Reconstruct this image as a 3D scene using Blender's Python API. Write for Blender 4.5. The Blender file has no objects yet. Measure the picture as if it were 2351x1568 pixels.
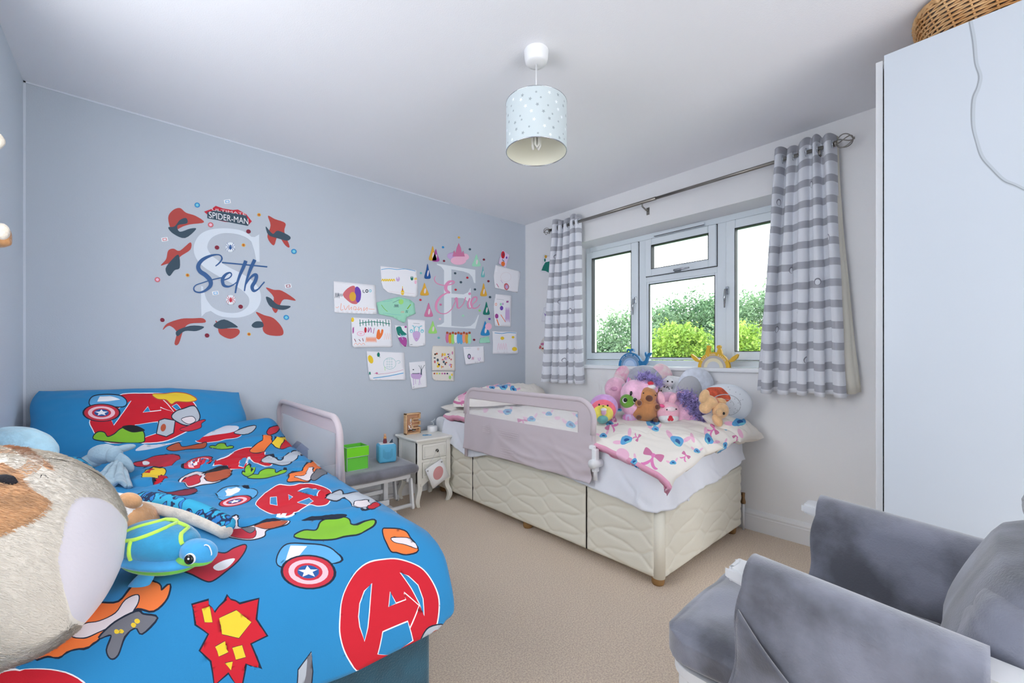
import bpy, bmesh, math, random
import numpy as np
from mathutils import Vector, Matrix, noise
from mathutils.geometry import delaunay_2d_cdt
random.seed(7)
C = bpy.context.scene.collection
PI = math.pi

# ---------------------------------------------------------------- camera
FPX, HY, YAW = 964.8, 818.3, math.radians(48.1075)
CAM = np.array([-2.90, -3.034, 1.0913])
FW = np.array([math.cos(YAW), math.sin(YAW), 0.0])
RT = np.array([math.sin(YAW), -math.cos(YAW), 0.0])
UP = np.array([0, 0, 1.0])
cd = bpy.data.cameras.new('camera'); cam = bpy.data.objects.new('camera', cd); C.objects.link(cam)
cam.location = CAM; cam.rotation_euler = (PI/2, 0, YAW-PI/2)
cd.sensor_width = 36; cd.lens = 36*FPX/2351; cd.shift_y = (HY-784)/2351; cd.clip_start = .02
bpy.context.scene.camera = cam

# ---------------------------------------------------------------- sky, light, exposure
W = bpy.data.worlds.new('world'); bpy.context.scene.world = W; W.use_nodes = True
bg = W.node_tree.nodes['Background']; bg.inputs[0].default_value = (.955, .975, 1.0, 1); bg.inputs[1].default_value = 6.4
vs = bpy.context.scene.view_settings
vs.view_transform = 'Standard'; vs.look = 'None'; vs.gamma = 1; vs.use_curve_mapping = False; vs.exposure = -0.10
bpy.context.scene.cycles.max_bounces = 10; bpy.context.scene.cycles.diffuse_bounces = 6
bpy.context.scene.cycles.transparent_max_bounces = 12


def U(px, py, **k):          # a measured picture point on a known plane -> metres
    d = FW + (px-1175.5)/FPX*RT - (py-HY)/FPX*UP
    (a, v), = k.items()
    t = v if a == 'd' else (v-CAM['xyz'.index(a)])/d['xyz'.index(a)]
    return CAM + t*d

# ---------------------------------------------------------------- materials
def lin(c):
    return tuple(((x/255)/12.92 if x/255 <= .04045 else ((x/255+.055)/1.055)**2.4) for x in c)+(1,)
MATS = {}
def mat(name, col, rough=.6, metal=0, bump=0, bscale=60, var=0, vscale=8, sheen=0, coat=0, stretch=None, trans=0, alpha=1, detail=4, col2=None):
    if name in MATS: return MATS[name]
    m = bpy.data.materials.new(name); m.use_nodes = True; nt = m.node_tree; N = nt.nodes; L = nt.links
    p = N['Principled BSDF']; p.inputs['Base Color'].default_value = lin(col); p.inputs['Roughness'].default_value = rough
    p.inputs['Metallic'].default_value = metal; p.inputs['Sheen Weight'].default_value = sheen; p.inputs['Coat Weight'].default_value = coat
    p.inputs['Alpha'].default_value = alpha; p.inputs['Transmission Weight'].default_value = trans
    tc = N.new('ShaderNodeTexCoord'); mp = N.new('ShaderNodeMapping'); L.new(tc.outputs['Object'], mp.inputs[0])
    if stretch: mp.inputs['Scale'].default_value = stretch
    if var or col2:
        n = N.new('ShaderNodeTexNoise'); n.inputs['Scale'].default_value = vscale; n.inputs['Detail'].default_value = 5; L.new(mp.outputs[0], n.inputs[0])
        r = N.new('ShaderNodeValToRGB'); r.color_ramp.elements[0].position = .38; r.color_ramp.elements[1].position = .62
        a = lin(col); b = lin(col2) if col2 else lin(tuple(max(0, min(255, x*(1+var))) for x in col))
        if not col2: a = lin(tuple(x*(1-var) for x in col))
        r.color_ramp.elements[0].color = a; r.color_ramp.elements[1].color = b
        L.new(n.outputs[0], r.inputs[0]); L.new(r.outputs[0], p.inputs['Base Color'])
    if bump:
        n = N.new('ShaderNodeTexNoise'); n.inputs['Scale'].default_value = bscale; n.inputs['Detail'].default_value = detail; L.new(mp.outputs[0], n.inputs[0])
        b = N.new('ShaderNodeBump'); b.inputs['Strength'].default_value = 1; b.inputs['Distance'].default_value = bump
        L.new(n.outputs[0], b.inputs['Height']); L.new(b.outputs[0], p.inputs['Normal'])
    MATS[name] = m; return m

WHITE = mat('white_paint', (232, 233, 236), .35)
def flat(name, col): return mat('print_'+name, col, .85, bump=.0004, bscale=900)
PR = dict(blue=(30,130,186), red=(200,18,40), white=(236,236,240), navy=(16,30,52), black=(22,24,32), green=(128,186,44), orange=(238,120,56),
          yellow=(236,200,50), grey=(112,112,120), lgrey=(178,184,194), pale=(226,214,218), brown=(176,82,52), pink=(226,130,186), lpink=(238,186,210),
          sky=(90,165,215), teal=(24,124,110), cream=(238,233,224), purple=(110,70,175), lilac=(200,170,215), maroon=(130,40,60), rose=(205,120,160),
          peach=(240,160,130), mint=(160,220,190), aqua=(120,200,215), dblue=(30,84,150), lime=(160,220,120), gold=(222,170,60), slate=(60,80,95),
          decal=(214,222,232), decal2=(226,232,238), shield=(196,44,62), shpink=(240,190,200))
for k, v in PR.items(): flat(k, v)
def pm(k): return MATS['print_'+k] if 'print_'+k in MATS else MATS[k]

# ---------------------------------------------------------------- object helpers
def tag(o, label=None, cat=None, group=None, kind=None):
    if label: o['label'] = label
    if cat: o['category'] = cat
    if group: o['group'] = group
    if kind: o['kind'] = kind
    return o
def thing(name, label, cat, loc=(0, 0, 0), rz=0, group=None):
    o = bpy.data.objects.new(name, None); C.objects.link(o); o.location = loc; o.rotation_euler = (0, 0, rz); o.empty_display_size = .05
    return tag(o, label, cat, group)
def link(name, me, mats, parent=None, smooth=False):
    if not isinstance(mats, (list, tuple)): mats = [mats]
    for m in mats: me.materials.append(m)
    if smooth:
        me.polygons.foreach_set('use_smooth', [True]*len(me.polygons))
    o = bpy.data.objects.new(name, me); C.objects.link(o)
    if parent:
        o.parent = parent
        if parent.parent is None and parent.type == 'EMPTY':
            o.matrix_parent_inverse = PINV(parent)
        else: o.matrix_parent_inverse = PINV(parent)
    return o
def PINV(p):
    m = Matrix.Identity(4); q = p
    while q is not None:
        m = (Matrix.LocRotScale(q.location, q.rotation_euler, q.scale) if q.parent is None else q.matrix_parent_inverse @ Matrix.LocRotScale(q.location, q.rotation_euler, q.scale)) @ m
        q = q.parent
    return m.inverted()
# Everything is built in world metres; parents only group (their inverse keeps children in place).
def mesh(name, V, F):
    me = bpy.data.meshes.new(name); me.from_pydata([tuple(v) for v in V], [], F); me.update(); return me
def fin(bm, name, m, parent=None, smooth=False):
    bmesh.ops.recalc_face_normals(bm, faces=bm.faces[:])
    me = bpy.data.meshes.new(name); bm.to_mesh(me); bm.free(); return link(name, me, m, parent, smooth)
def bxm(bm, a, b, rot=None, bev=0, seg=2):
    a = Vector(a); b = Vector(b); c = (a+b)/2; s = b-a
    M = Matrix.Translation(c) @ (rot.to_4x4() if rot else Matrix.Identity(4)) @ Matrix.Diagonal((abs(s.x), abs(s.y), abs(s.z), 1))
    r = bmesh.ops.create_cube(bm, size=1, matrix=M)
    if bev:
        es = list({e for v in r['verts'] for e in v.link_edges})
        bmesh.ops.bevel(bm, geom=es, offset=bev, segments=seg, affect='EDGES', profile=.5)
def box(name, a, b, m, parent=None, bev=0, seg=2, rot=None, smooth=False):
    bm = bmesh.new(); bxm(bm, a, b, rot, bev, seg); o = fin(bm, name, m, parent)
    if smooth:
        for p in o.data.polygons: p.use_smooth = True
    return o
def tubem(bm, pts, r, n=8, cap=True, closed=False):
    pts = [Vector(p) for p in pts]; rs = r if isinstance(r, (list, tuple)) else [r]*len(pts); rings = []
    up = None
    for i, p in enumerate(pts):
        if closed: t = pts[(i+1) % len(pts)]-pts[i-1]
        else: t = (pts[min(i+1, len(pts)-1)]-pts[max(i-1, 0)])
        t.normalize()
        if up is None:
            up = Vector((0, 0, 1)) if abs(t.z) < .9 else Vector((1, 0, 0))
        s = t.cross(up).normalized(); up = s.cross(t).normalized()
        rings.append([bm.verts.new(p+(s*math.cos(a)+up*math.sin(a))*rs[i]) for a in [2*PI*k/n for k in range(n)]])
    m = len(rings)
    for i in range(m if closed else m-1):
        A, B = rings[i], rings[(i+1) % m]
        for k in range(n): bm.faces.new((A[k], A[(k+1) % n], B[(k+1) % n], B[k]))
    if cap and not closed:
        bm.faces.new(rings[0][::-1]); bm.faces.new(rings[-1])
def tube(name, pts, r, m, parent=None, n=8, closed=False):
    bm = bmesh.new(); tubem(bm, pts, r, n, True, closed); return fin(bm, name, m, parent, True)
def lathe(name, c, prof, m, parent=None, n=32, axis='z'):
    V = []; F = []
    for (r, h) in prof:
        for k in range(n):
            a = 2*PI*k/n; V.append((c[0]+r*math.cos(a), c[1]+r*math.sin(a), c[2]+h))
    for i in range(len(prof)-1):
        for k in range(n): F.append((i*n+k, i*n+(k+1) % n, (i+1)*n+(k+1) % n, (i+1)*n+k))
    return link(name, mesh(name, V, F), m, parent, True)
def prism(name, poly, ax, h0, h1, m, parent=None, bev=0, smooth=False):
    # extrude a 2-D polygon along axis ax ('x','y','z'); poly coords are the other two axes in order
    bm = bmesh.new()
    def P(a, b, h): return {'x': (h, a, b), 'y': (a, h, b), 'z': (a, b, h)}[ax]
    v0 = [bm.verts.new(P(a, b, h0)) for a, b in poly]; v1 = [bm.verts.new(P(a, b, h1)) for a, b in poly]
    bm.faces.new(v0); bm.faces.new(v1[::-1]); n = len(poly)
    for i in range(n): bm.faces.new((v0[i], v0[(i+1) % n], v1[(i+1) % n], v1[i]))
    if bev:
        es = [e for e in bm.edges if (e.verts[0] in v0) == (e.verts[1] in v0)]
        bmesh.ops.bevel(bm, geom=es, offset=bev, segments=2, affect='EDGES', profile=.5)
    return fin(bm, name, m, parent, smooth)
def spl(P, n=5, closed=True):
    P = [np.array(p, float) for p in P]; m = len(P); out = []
    rng = range(m) if closed else range(m-1)
    for i in rng:
        if closed: a, b, c, d = P[i-1], P[i], P[(i+1) % m], P[(i+2) % m]
        else: a, b, c, d = P[max(i-1, 0)], P[i], P[i+1], P[min(i+2, m-1)]
        for k in range(n):
            t = k/n; out.append(.5*((2*b)+(c-a)*t+(2*a-5*b+4*c-d)*t*t+(3*b-a-3*c+d)*t**3))
    if not closed: out.append(P[-1])
    return out
# ---------- printed surfaces: a sheet cut along the outlines of its print
class Surf:
    def __init__(s, f, dom, n=160):
        s.f = f; s.dom = dom; u0, u1, v0, v1 = dom
        g = np.stack(np.meshgrid(np.linspace(u0, u1, n), np.linspace(v0, v1, n), indexing='ij'), -1).reshape(-1, 2)
        s.P, s.D = s.pr(g); s.g = g
        X = s.f(g[:, 0], g[:, 1]).reshape(n, n, 3); nn = np.cross(np.gradient(X, axis=0), np.gradient(X, axis=1)).reshape(-1, 3); fc = (nn*(CAM-X.reshape(-1, 3))).sum(1)
        med = np.argmin(s.D); sg = np.sign(np.median(fc[np.argsort(s.D)[:max(50, n*n//20)]])); ok = fc*sg > 0
        s.pen = np.where(ok, 0, 60.)
    def pr(s, g):
        q = s.f(g[:, 0], g[:, 1])-CAM; D = q@FW
        return np.stack([1175.5+FPX*(q@RT)/D, HY-FPX*(q@UP)/D], -1), D
    def inv(s, pts):
        u0, u1, v0, v1 = s.dom; T = np.array([p[:2] for p in pts], float); lo = np.array([u0, v0]); hi = np.array([u1, v1]); sp = hi-lo
        sc = s.D*4+s.pen; X = np.array([s.g[np.argmin(np.hypot(s.P[:, 0]-t[0], s.P[:, 1]-t[1])+sc)] for t in T]); X0 = X.copy(); e = 1e-4*sp
        for _ in range(4):
            n = len(X); q, _d = s.pr(np.concatenate([X, X+[e[0], 0], X+[0, e[1]]])); r = T-q[:n]; a = (q[n:2*n]-q[:n])/e[0]; b = (q[2*n:]-q[:n])/e[1]
            det = a[:, 0]*b[:, 1]-a[:, 1]*b[:, 0]; det = np.where(np.abs(det) < 1e-9, 1e-9, det)
            st = np.stack([(r[:, 0]*b[:, 1]-r[:, 1]*b[:, 0])/det, (a[:, 0]*r[:, 1]-a[:, 1]*r[:, 0])/det], -1)
            X = np.clip(X+np.clip(st, -.02*sp, .02*sp), lo, hi)
        q, _d = s.pr(X); q0, _d = s.pr(X0); bad = (np.hypot(*(q-T).T) > np.hypot(*(q0-T).T)) | (np.abs((X-X0)/sp).max(1) > .03)
        X[bad] = X0[bad]; return list(X)
def wind(P, poly):
    x, y = P[:, 0], P[:, 1]; w = np.zeros(len(P), int); n = len(poly)
    for i in range(n):
        x0, y0 = poly[i]; x1, y1 = poly[(i+1) % n]; cr = (x1-x0)*(y-y0)-(y1-y0)*(x-x0)
        w += ((y0 <= y) & (y1 > y) & (cr > 0)).astype(int)-((y0 > y) & (y1 <= y) & (cr < 0)).astype(int)
    return w != 0
def ribbon(pts, n=5, smooth=True):
    Q = spl(pts, n, False) if smooth else [np.array(p, float) for p in pts]
    A = []; B = []
    for i, q in enumerate(Q):
        t = Q[min(i+1, len(Q)-1)][:2]-Q[max(i-1, 0)][:2]; t = t/(np.linalg.norm(t)+1e-9); nn = np.array([-t[1], t[0]])*q[2]/2
        A.append(q[:2]+nn); B.append(q[:2]-nn)
    return A+B[::-1]
def grow(poly, w):
    P = np.array([p[:2] for p in poly], float); a = np.sum(P[:, 0]*np.roll(P[:, 1], -1)-np.roll(P[:, 0], -1)*P[:, 1])
    t = np.roll(P, -1, 0)-np.roll(P, 1, 0); t /= (np.linalg.norm(t, axis=1, keepdims=True)+1e-9)
    n = np.stack([t[:, 1], -t[:, 0]], -1)*(1 if a > 0 else -1); return list(P+n*w)
def sheet(name, surf, nu, nv, base, shapes, parent=None, outline=None, thick=0, off=-1, smooth=True, sub=None, space='px', ospace=None):
    """shapes: list of (material, polygon in picture px [or uv if space='uv']); outline: polygon that trims the sheet."""
    u0, u1, v0, v1 = surf.dom; sc = 1/max(u1-u0, v1-v0)
    V = []; E = []; F = []
    if nu:
        for i in range(nu+1):
            for j in range(nv+1): V.append((u0+(u1-u0)*i/nu, v0+(v1-v0)*j/nv))
    polys = []
    def add(poly, px):
        q = surf.inv(poly) if px else [np.array(p[:2], float) for p in poly]
        q2 = [q[0]]
        for p in q[1:]:
            if np.linalg.norm(p-q2[-1]) > 2e-5/sc: q2.append(p)
        if nu:
            q3 = []; cell = np.array([(u1-u0)/nu, (v1-v0)/nv])
            for i, p in enumerate(q2):
                d = q2[(i+1) % len(q2)]-p; m = int(min(300, max(1, np.ceil(np.max(np.abs(d)/cell)))))
                q3 += [p+d*j/m for j in range(m)]
            q2 = q3
        k = len(V); V.extend([tuple(p) for p in q2]); n = len(q2)
        E.extend([(k+i, k+(i+1) % n) for i in range(n)]); return np.array(q2)
    if outline is not None: outl = add(outline, (ospace or space) == 'px')
    for sh in shapes:
        sp = sh[2] if len(sh) > 2 else space
        polys.append((sh[0], add(sh[1], sp == 'px')))
    r = delaunay_2d_cdt([Vector(((x-u0)*sc, (y-v0)*sc)) for x, y in V], E, F, 0, 1e-6)
    P = np.array([(v.x/sc+u0, v.y/sc+v0) for v in r[0]]); T = np.array([f for f in r[2] if len(f) == 3])
    cen = P[T].mean(1); a, b, c = P[T[:, 0]], P[T[:, 1]], P[T[:, 2]]
    ar = np.abs((b-a)[:, 0]*(c-a)[:, 1]-(b-a)[:, 1]*(c-a)[:, 0]); keep = ar > 1e-12
    names = [base] if base else []
    idx = np.zeros(len(T), int)-(0 if base else 1)
    for mname, poly in polys:
        if mname not in names: names.append(mname)
        lo = poly.min(0); hi = poly.max(0)
        cand = np.where((cen[:, 0] >= lo[0]) & (cen[:, 0] <= hi[0]) & (cen[:, 1] >= lo[1]) & (cen[:, 1] <= hi[1]))[0]
        if len(cand):
            w = wind(cen[cand], poly); idx[cand[w]] = names.index(mname)
    if outline is not None: keep &= wind(cen, outl)
    keep &= idx >= 0
    X = surf.f(P[:, 0], P[:, 1])
    used = np.unique(T[keep]); remap = -np.ones(len(P), int); remap[used] = np.arange(len(used))
    TT = remap[T[keep]]
    # orient towards +normal of surf
    A, B, Cc = X[T[keep][:, 0]], X[T[keep][:, 1]], X[T[keep][:, 2]]
    me = mesh(name, X[used], TT.tolist())
    me.polygons.foreach_set('material_index', idx[keep].tolist())
    o = link(name, me, [pm(k) for k in names], parent, smooth)
    if thick:
        md = o.modifiers.new('solid', 'SOLIDIFY'); md.thickness = thick; md.offset = off
    return o
def grid(name, f, nu, nv, m, parent=None, dom=(0, 1, 0, 1), thick=0, off=0, smooth=True, close=False):
    u0, u1, v0, v1 = dom; g = np.stack(np.meshgrid(np.linspace(u0, u1, nu+1), np.linspace(v0, v1, nv+1), indexing='ij'), -1).reshape(-1, 2)
    X = f(g[:, 0], g[:, 1]); F = [(i*(nv+1)+j, (i+1)*(nv+1)+j, (i+1)*(nv+1)+j+1, i*(nv+1)+j+1) for i in range(nu) for j in range(nv)]
    o = link(name, mesh(name, X, F), m, parent, smooth)
    if thick:
        md = o.modifiers.new('solid', 'SOLIDIFY'); md.thickness = thick; md.offset = off
    return o
_rng = np.random.RandomState(3)
_K = [( _rng.uniform(-1, 1, 2), _rng.uniform(0, 6.28)) for _ in range(40)]
def nz(u, v, sc, n=7, seed=0):
    """smooth pseudo noise, about -1..1"""
    s = 0
    for i in range(n):
        k, ph = _K[(i+seed*5) % 40]; kk = k/np.linalg.norm(k)*sc*(1+.35*i)
        s = s+np.sin(u*kk[0]+v*kk[1]+ph+1.3*np.sin(u*kk[1]*.6-v*kk[0]*.7+ph*2))/(1+.25*i)
    return s/n*1.6
def creases(x, y, seed, n, x0, x1, y0, y1, amp, ang=None, spread=.6, ln=(.10, .30), wd=(.012, .030)):
    r = np.random.RandomState(seed); h = 0
    for i in range(n):
        cx, cy = r.uniform(x0, x1), r.uniform(y0, y1); a = (r.uniform(0, PI) if ang is None else ang+r.uniform(-spread, spread)); l = r.uniform(*ln); w = r.uniform(*wd); k = r.uniform(-4, 4)
        dx, dy = x-cx, y-cy; s = dx*math.cos(a)+dy*math.sin(a); t = -dx*math.sin(a)+dy*math.cos(a)+k*s*s*.4
        h = h+amp*r.uniform(.5, 1.1)*(1 if r.rand() > .25 else -.7)*np.exp(-(t/w)**2-(s/l)**2)
    return h
def S3(x, y, z): return np.stack([np.broadcast_to(x, np.shape(z)) if np.ndim(x) == 0 else x, np.broadcast_to(y, np.shape(z)) if np.ndim(y) == 0 else y, z], -1)
def wallsurf(dep=-.004): return Surf(lambda u, v: np.stack([u, np.full(np.shape(u), dep), v], -1), (-3.29, -.0, .5, 2.39), 200)
def struct(name, a, b, m, **k): return tag(box(name, a, b, m, **k), kind='structure')
def tube_text(s, size, extr, m, name, parent, M, align='CENTER'):
    cu = bpy.data.curves.new(name, 'FONT'); cu.body = s; cu.size = size; cu.extrude = extr; cu.align_x = align; cu.offset = .0
    t = bpy.data.objects.new('tmp', cu); C.objects.link(t)
    dg = bpy.context.evaluated_depsgraph_get(); me = bpy.data.meshes.new_from_object(t.evaluated_get(dg)); bpy.data.objects.remove(t)
    me.transform(M); me.materials.clear(); return link(name, me, m, parent)

# ---------------------------------------------------------------- room shell
L = 3.295; H = 2.4; YB = -5.3
mwall = mat('wall_white', (236, 236, 238), .8, bump=.0006, bscale=250)
mblue = mat('wall_pale_blue', (184, 192, 203), .8, bump=.0008, bscale=160)
mside = mat('wall_side', (204, 212, 222), .8, bump=.0008, bscale=160)
mceil = mat('ceiling_paint', (234, 235, 240), .85, bump=.0006, bscale=200)
mcarp = mat('carpet', (208, 184, 164), .95, bump=.004, bscale=330, vscale=170, col2=(238, 220, 196), sheen=.3)
struct('floor', (-L-.1, YB, -.1), (.32, .1, 0), mcarp)
struct('ceiling', (-L-.1, YB, H), (.32, .1, H+.1), mceil)
struct('wall_back', (-L-.1, 0, 0), (.32, .12, H), mblue)
bm = bmesh.new()      # side wall with an added unseen window opening, cut to let in fill light
bxm(bm, (-L-.12, YB, 0), (-L, -2.35, H)); bxm(bm, (-L-.12, -.95, 0), (-L, 0, H)); bxm(bm, (-L-.12, -2.35, 0), (-L, -.95, 1.05)); bxm(bm, (-L-.12, -2.35, 2.2), (-L, -.95, H))
tag(fin(bm, 'wall_left', mside), kind='structure')
bm = bmesh.new()
for a, b in (((-L-.11, -2.35, 1.05), (-L-.05, -.95, 1.10)), ((-L-.11, -2.35, 2.15), (-L-.05, -.95, 2.2)), ((-L-.11, -2.35, 1.05), (-L-.05, -2.30, 2.2)), ((-L-.11, -1.0, 1.05), (-L-.05, -.95, 2.2)), ((-L-.11, -1.67, 1.05), (-L-.05, -1.63, 2.2))): bxm(bm, a, b, bev=.004)
tag(fin(bm, 'added_fill_window', mat('upvc', (232, 240, 246), .25)), kind='structure')  # frame of the added side opening, which stays out of view
bm = bmesh.new()      # end wall behind the camera, with a wide opening added to admit sky light
bxm(bm, (-L-.1, YB-.1, 0), (-3.0, YB, H)); bxm(bm, (-.9, YB-.1, 0), (.3, YB, H)); bxm(bm, (-3.0, YB-.1, 2.1), (-.9, YB, H))
tag(fin(bm, 'wall_front', mwall), kind='structure')
WY0, WY1, WZ0, WZ1, WD = -.60, -2.20, 1.015, 2.085, .20
bm = bmesh.new()
bxm(bm, (0, WY0, 0), (.30, 0, H)); bxm(bm, (0, YB, 0), (.30, WY1, H)); bxm(bm, (0, WY1, 0), (.30, WY0, WZ0-.02)); bxm(bm, (0, WY1, WZ1), (.30, WY0, H))
tag(fin(bm, 'wall_right', mwall), kind='structure')
# slim white paint line where the blue wall meets ceiling and side wall
bm = bmesh.new(); bxm(bm, (-L, -.003, H-.008), (-.9, .001, H)); bxm(bm, (-L, -.003, .5), (-L+.008, .001, H))
tag(fin(bm, 'trim_1', mat('paint_line', (206, 212, 222), .8)), kind='structure')
# skirting with a moulded top
def skirt(name, run, off):
    prof = [(0, 0), (.018, 0), (.018, .088), (.014, .092), (.015, .096), (.017, .104), (.012, .118), (.005, .126), (0, .128)]
    bm = bmesh.new(); (a, b) = run; n = len(prof)
    r0 = [bm.verts.new(off(a, d, z)) for d, z in prof]; r1 = [bm.verts.new(off(b, d, z)) for d, z in prof]
    for i in range(n): bm.faces.new((r0[i], r0[(i+1) % n], r1[(i+1) % n], r1[i]))
    bm.faces.new(r0); bm.faces.new(r1[::-1]); tag(fin(bm, name, WHITE), kind='structure')
skirt('baseboard_right', (-.0, -2.76), lambda t, d, z: (-d, t, z))
skirt('baseboard_back', (-L, -.02), lambda t, d, z: (t, -d, z))
skirt('baseboard_left', (YB, -.02), lambda t, d, z: (-L+d, t, z))

# ---------------------------------------------------------------- window
upvc = mat('upvc', (232, 240, 246), .25)
seal = mat('rubber_seal', (40, 44, 50), .6)
gl = bpy.data.materials.new('window_glass'); gl.use_nodes = True; nt = gl.node_tree; nt.nodes.remove(nt.nodes['Principled BSDF'])
tr = nt.nodes.new('ShaderNodeBsdfTransparent'); gs = nt.nodes.new('ShaderNodeBsdfGlossy'); fr = nt.nodes.new('ShaderNodeFresnel'); mx = nt.nodes.new('ShaderNodeMixShader')
tr.inputs[0].default_value = (.95, .98, .97, 1); gs.inputs['Roughness'].default_value = .02; fr.inputs[0].default_value = 1.35
nt.links.new(fr.outputs[0], mx.inputs[0]); nt.links.new(tr.outputs[0], mx.inputs[1]); nt.links.new(gs.outputs[0], mx.inputs[2]); nt.links.new(mx.outputs[0], nt.nodes['Material Output'].inputs[0])
chrome = mat('chrome', (190, 194, 200), .2, metal=1); steel = mat('brushed_steel', (150, 146, 140), .32, metal=1)
win = thing('window_1', 'white casement window', 'window', (.22, -1.4, WZ0)); del win['category']; del win['label']; win['kind'] = 'structure'
def frame_yz(name, x0, x1, ya, yb, za, zb, w, m, parent, bev=.004, wb=None):
    wb = wb or w; bm = bmesh.new()
    bxm(bm, (x0, ya, za), (x1, ya-w, zb), bev=bev); bxm(bm, (x0, yb+w, za), (x1, yb, zb), bev=bev)
    bxm(bm, (x0, ya-w, za), (x1, yb+w, za+wb), bev=bev); bxm(bm, (x0, ya-w, zb-w), (x1, yb+w, zb), bev=bev)
    return fin(bm, name, m, parent)
X0 = .20
frame_yz('outer_frame', X0, X0+.07, WY0, WY1, WZ0, WZ1, .045, upvc, win)
def wy(px): return U(px, 800, x=X0)[1]
box('mullion', (X0, wy(1467), WZ0+.045), (X0+.07, wy(1484.5), WZ1-.045), upvc, win, bev=.004)
box('mullion', (X0, wy(1646.5), WZ0+.045), (X0+.07, wy(1669), WZ1-.045), upvc, win, bev=.004)
box('transom', (X0, wy(1484.5), U(1565, 630, x=X0)[2]-.025), (X0+.07, wy(1646.5), U(1565, 630, x=X0)[2]+.02), upvc, win, bev=.004)
ZT = U(1565, 630, x=X0)[2]
def sash(name, ya, yb, za, zb, w, openable=True):
    s = frame_yz(name, X0-.022 if openable else X0+.005, X0+.05, ya, yb, za, zb, w, upvc, win, bev=.005)
    g = frame_yz('gasket', X0-.0235 if openable else X0+.003, X0+.02, ya-w+.003, yb+w-.003, za+w-.003, zb-w+.003, .0045, seal, s, bev=0)
    box('pane', (X0+.016, ya-w, za+w), (X0+.022, yb+w, zb-w), gl, s)
    if openable: frame_yz('seam', X0-.004, X0+.004, ya+.004, yb-.004, za-.004, zb+.004, .004, seal, s, bev=0)
    return s
zb_, zt_ = WZ0+.05, WZ1-.05
s1 = sash('sash', wy(1350), wy(1467)+.0, zb_, zt_, .062)
s2 = sash('sash', wy(1669), wy(1800), zb_, zt_, .062)
s3 = sash('sash', wy(1484.5), wy(1646.5), ZT+.022, zt_, .055)
s4 = sash('fixed_light', wy(1484.5), wy(1646.5), zb_, ZT-.022, .02, False)
def handle(parent, c, vert=True, s=1):
    h = box('handle', (c[0]-.012, c[1]-.011, c[2]-.028), (c[0], c[1]+.011, c[2]+.028), chrome, parent, bev=.004) if vert else box('handle', (c[0]-.012, c[1]-.028, c[2]-.011), (c[0], c[1]+.028, c[2]+.011), chrome, parent, bev=.004)
    if vert: tube('lever', [(c[0]-.012, c[1], c[2]+.01), (c[0]-.035, c[1], c[2]+.005), (c[0]-.04, c[1]+.004, c[2]-.05), (c[0]-.03, c[1]+.008, c[2]-.12*s)], [.007, .008, .008, .005], chrome, h)
    else: tube('lever', [(c[0]-.012, c[1]+.02, c[2]), (c[0]-.035, c[1]+.015, c[2]), (c[0]-.035, c[1]-.04, c[2]+.003), (c[0]-.03, c[1]-.1, c[2]+.004)], [.007, .008, .008, .005], chrome, h)
handle(s1, (X0-.022, wy(1463), U(1463, 690, x=X0)[2])); handle(s2, (X0-.022, wy(1673), U(1673, 668, x=X0)[2])); handle(s3, (X0-.022, wy(1560), U(1560, 622, x=X0)[2]), False)
vt = thing('trickle_vent', 'slim white trickle vent along the window head', 'vent')
a, b = U(1503, 538, x=X0-.012), U(1617, 514, x=X0-.012)
box('vent_cover', (X0-.02, a[1], WZ1-.04), (X0-.001, b[1], WZ1-.014), upvc, vt, bev=.004)
for k in range(12):
    yy = a[1]+(b[1]-a[1])*(k+.5)/12; box('slot', (X0-.0215, yy-.018, WZ1-.038), (X0-.019, yy+.018, WZ1-.034), seal, vt)
tag(box('windowsill', (-.022, WY1-.05, WZ0-.028), (X0+.002, WY0+.03, WZ0), mat('sill', (236, 238, 242), .3), bev=.008, seg=3), kind='structure')
bm = bmesh.new(); bxm(bm, (X0+.069, WY1, .0), (X0+.1, WY0, WZ0)); bm.free()

# ---------------------------------------------------------------- trees outside
def leafy(name, label, c, r, hz, n, leaf, m, seed, trunk=True):
    rnd = np.random.RandomState(seed); t = thing(name, label, 'tree', (c[0], c[1], -2.8))
    tube('trunk', [(c[0], c[1], -2.8), (c[0]+.1, c[1]-.1, c[2]-r*.3), (c[0], c[1], c[2]+r*.3)], [.22, .16, .05], mat('bark', (96, 84, 70), .9), t)
    cl = rnd.normal(size=(46, 3)); cl /= np.linalg.norm(cl, axis=1, keepdims=True); cl *= rnd.uniform(.55, .95, (46, 1)); cl *= [r, r, hz]
    P = cl[rnd.randint(0, 46, n)]+rnd.normal(size=(n, 3))*r*.17+np.array(c)
    A = rnd.normal(size=(n, 3)); A /= np.linalg.norm(A, axis=1, keepdims=True); B = np.cross(A, rnd.normal(size=(n, 3))); B /= np.linalg.norm(B, axis=1, keepdims=True)
    s = leaf*rnd.uniform(.6, 1.3, (n, 1)); V = np.stack([P-A*s, P+B*s*.45, P+A*s, P-B*s*.45], 1).reshape(-1, 3)
    F = [(4*i, 4*i+1, 4*i+2, 4*i+3) for i in range(n)]
    tag(link('foliage', mesh('foliage', V, F), m, t), kind='stuff')
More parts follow.
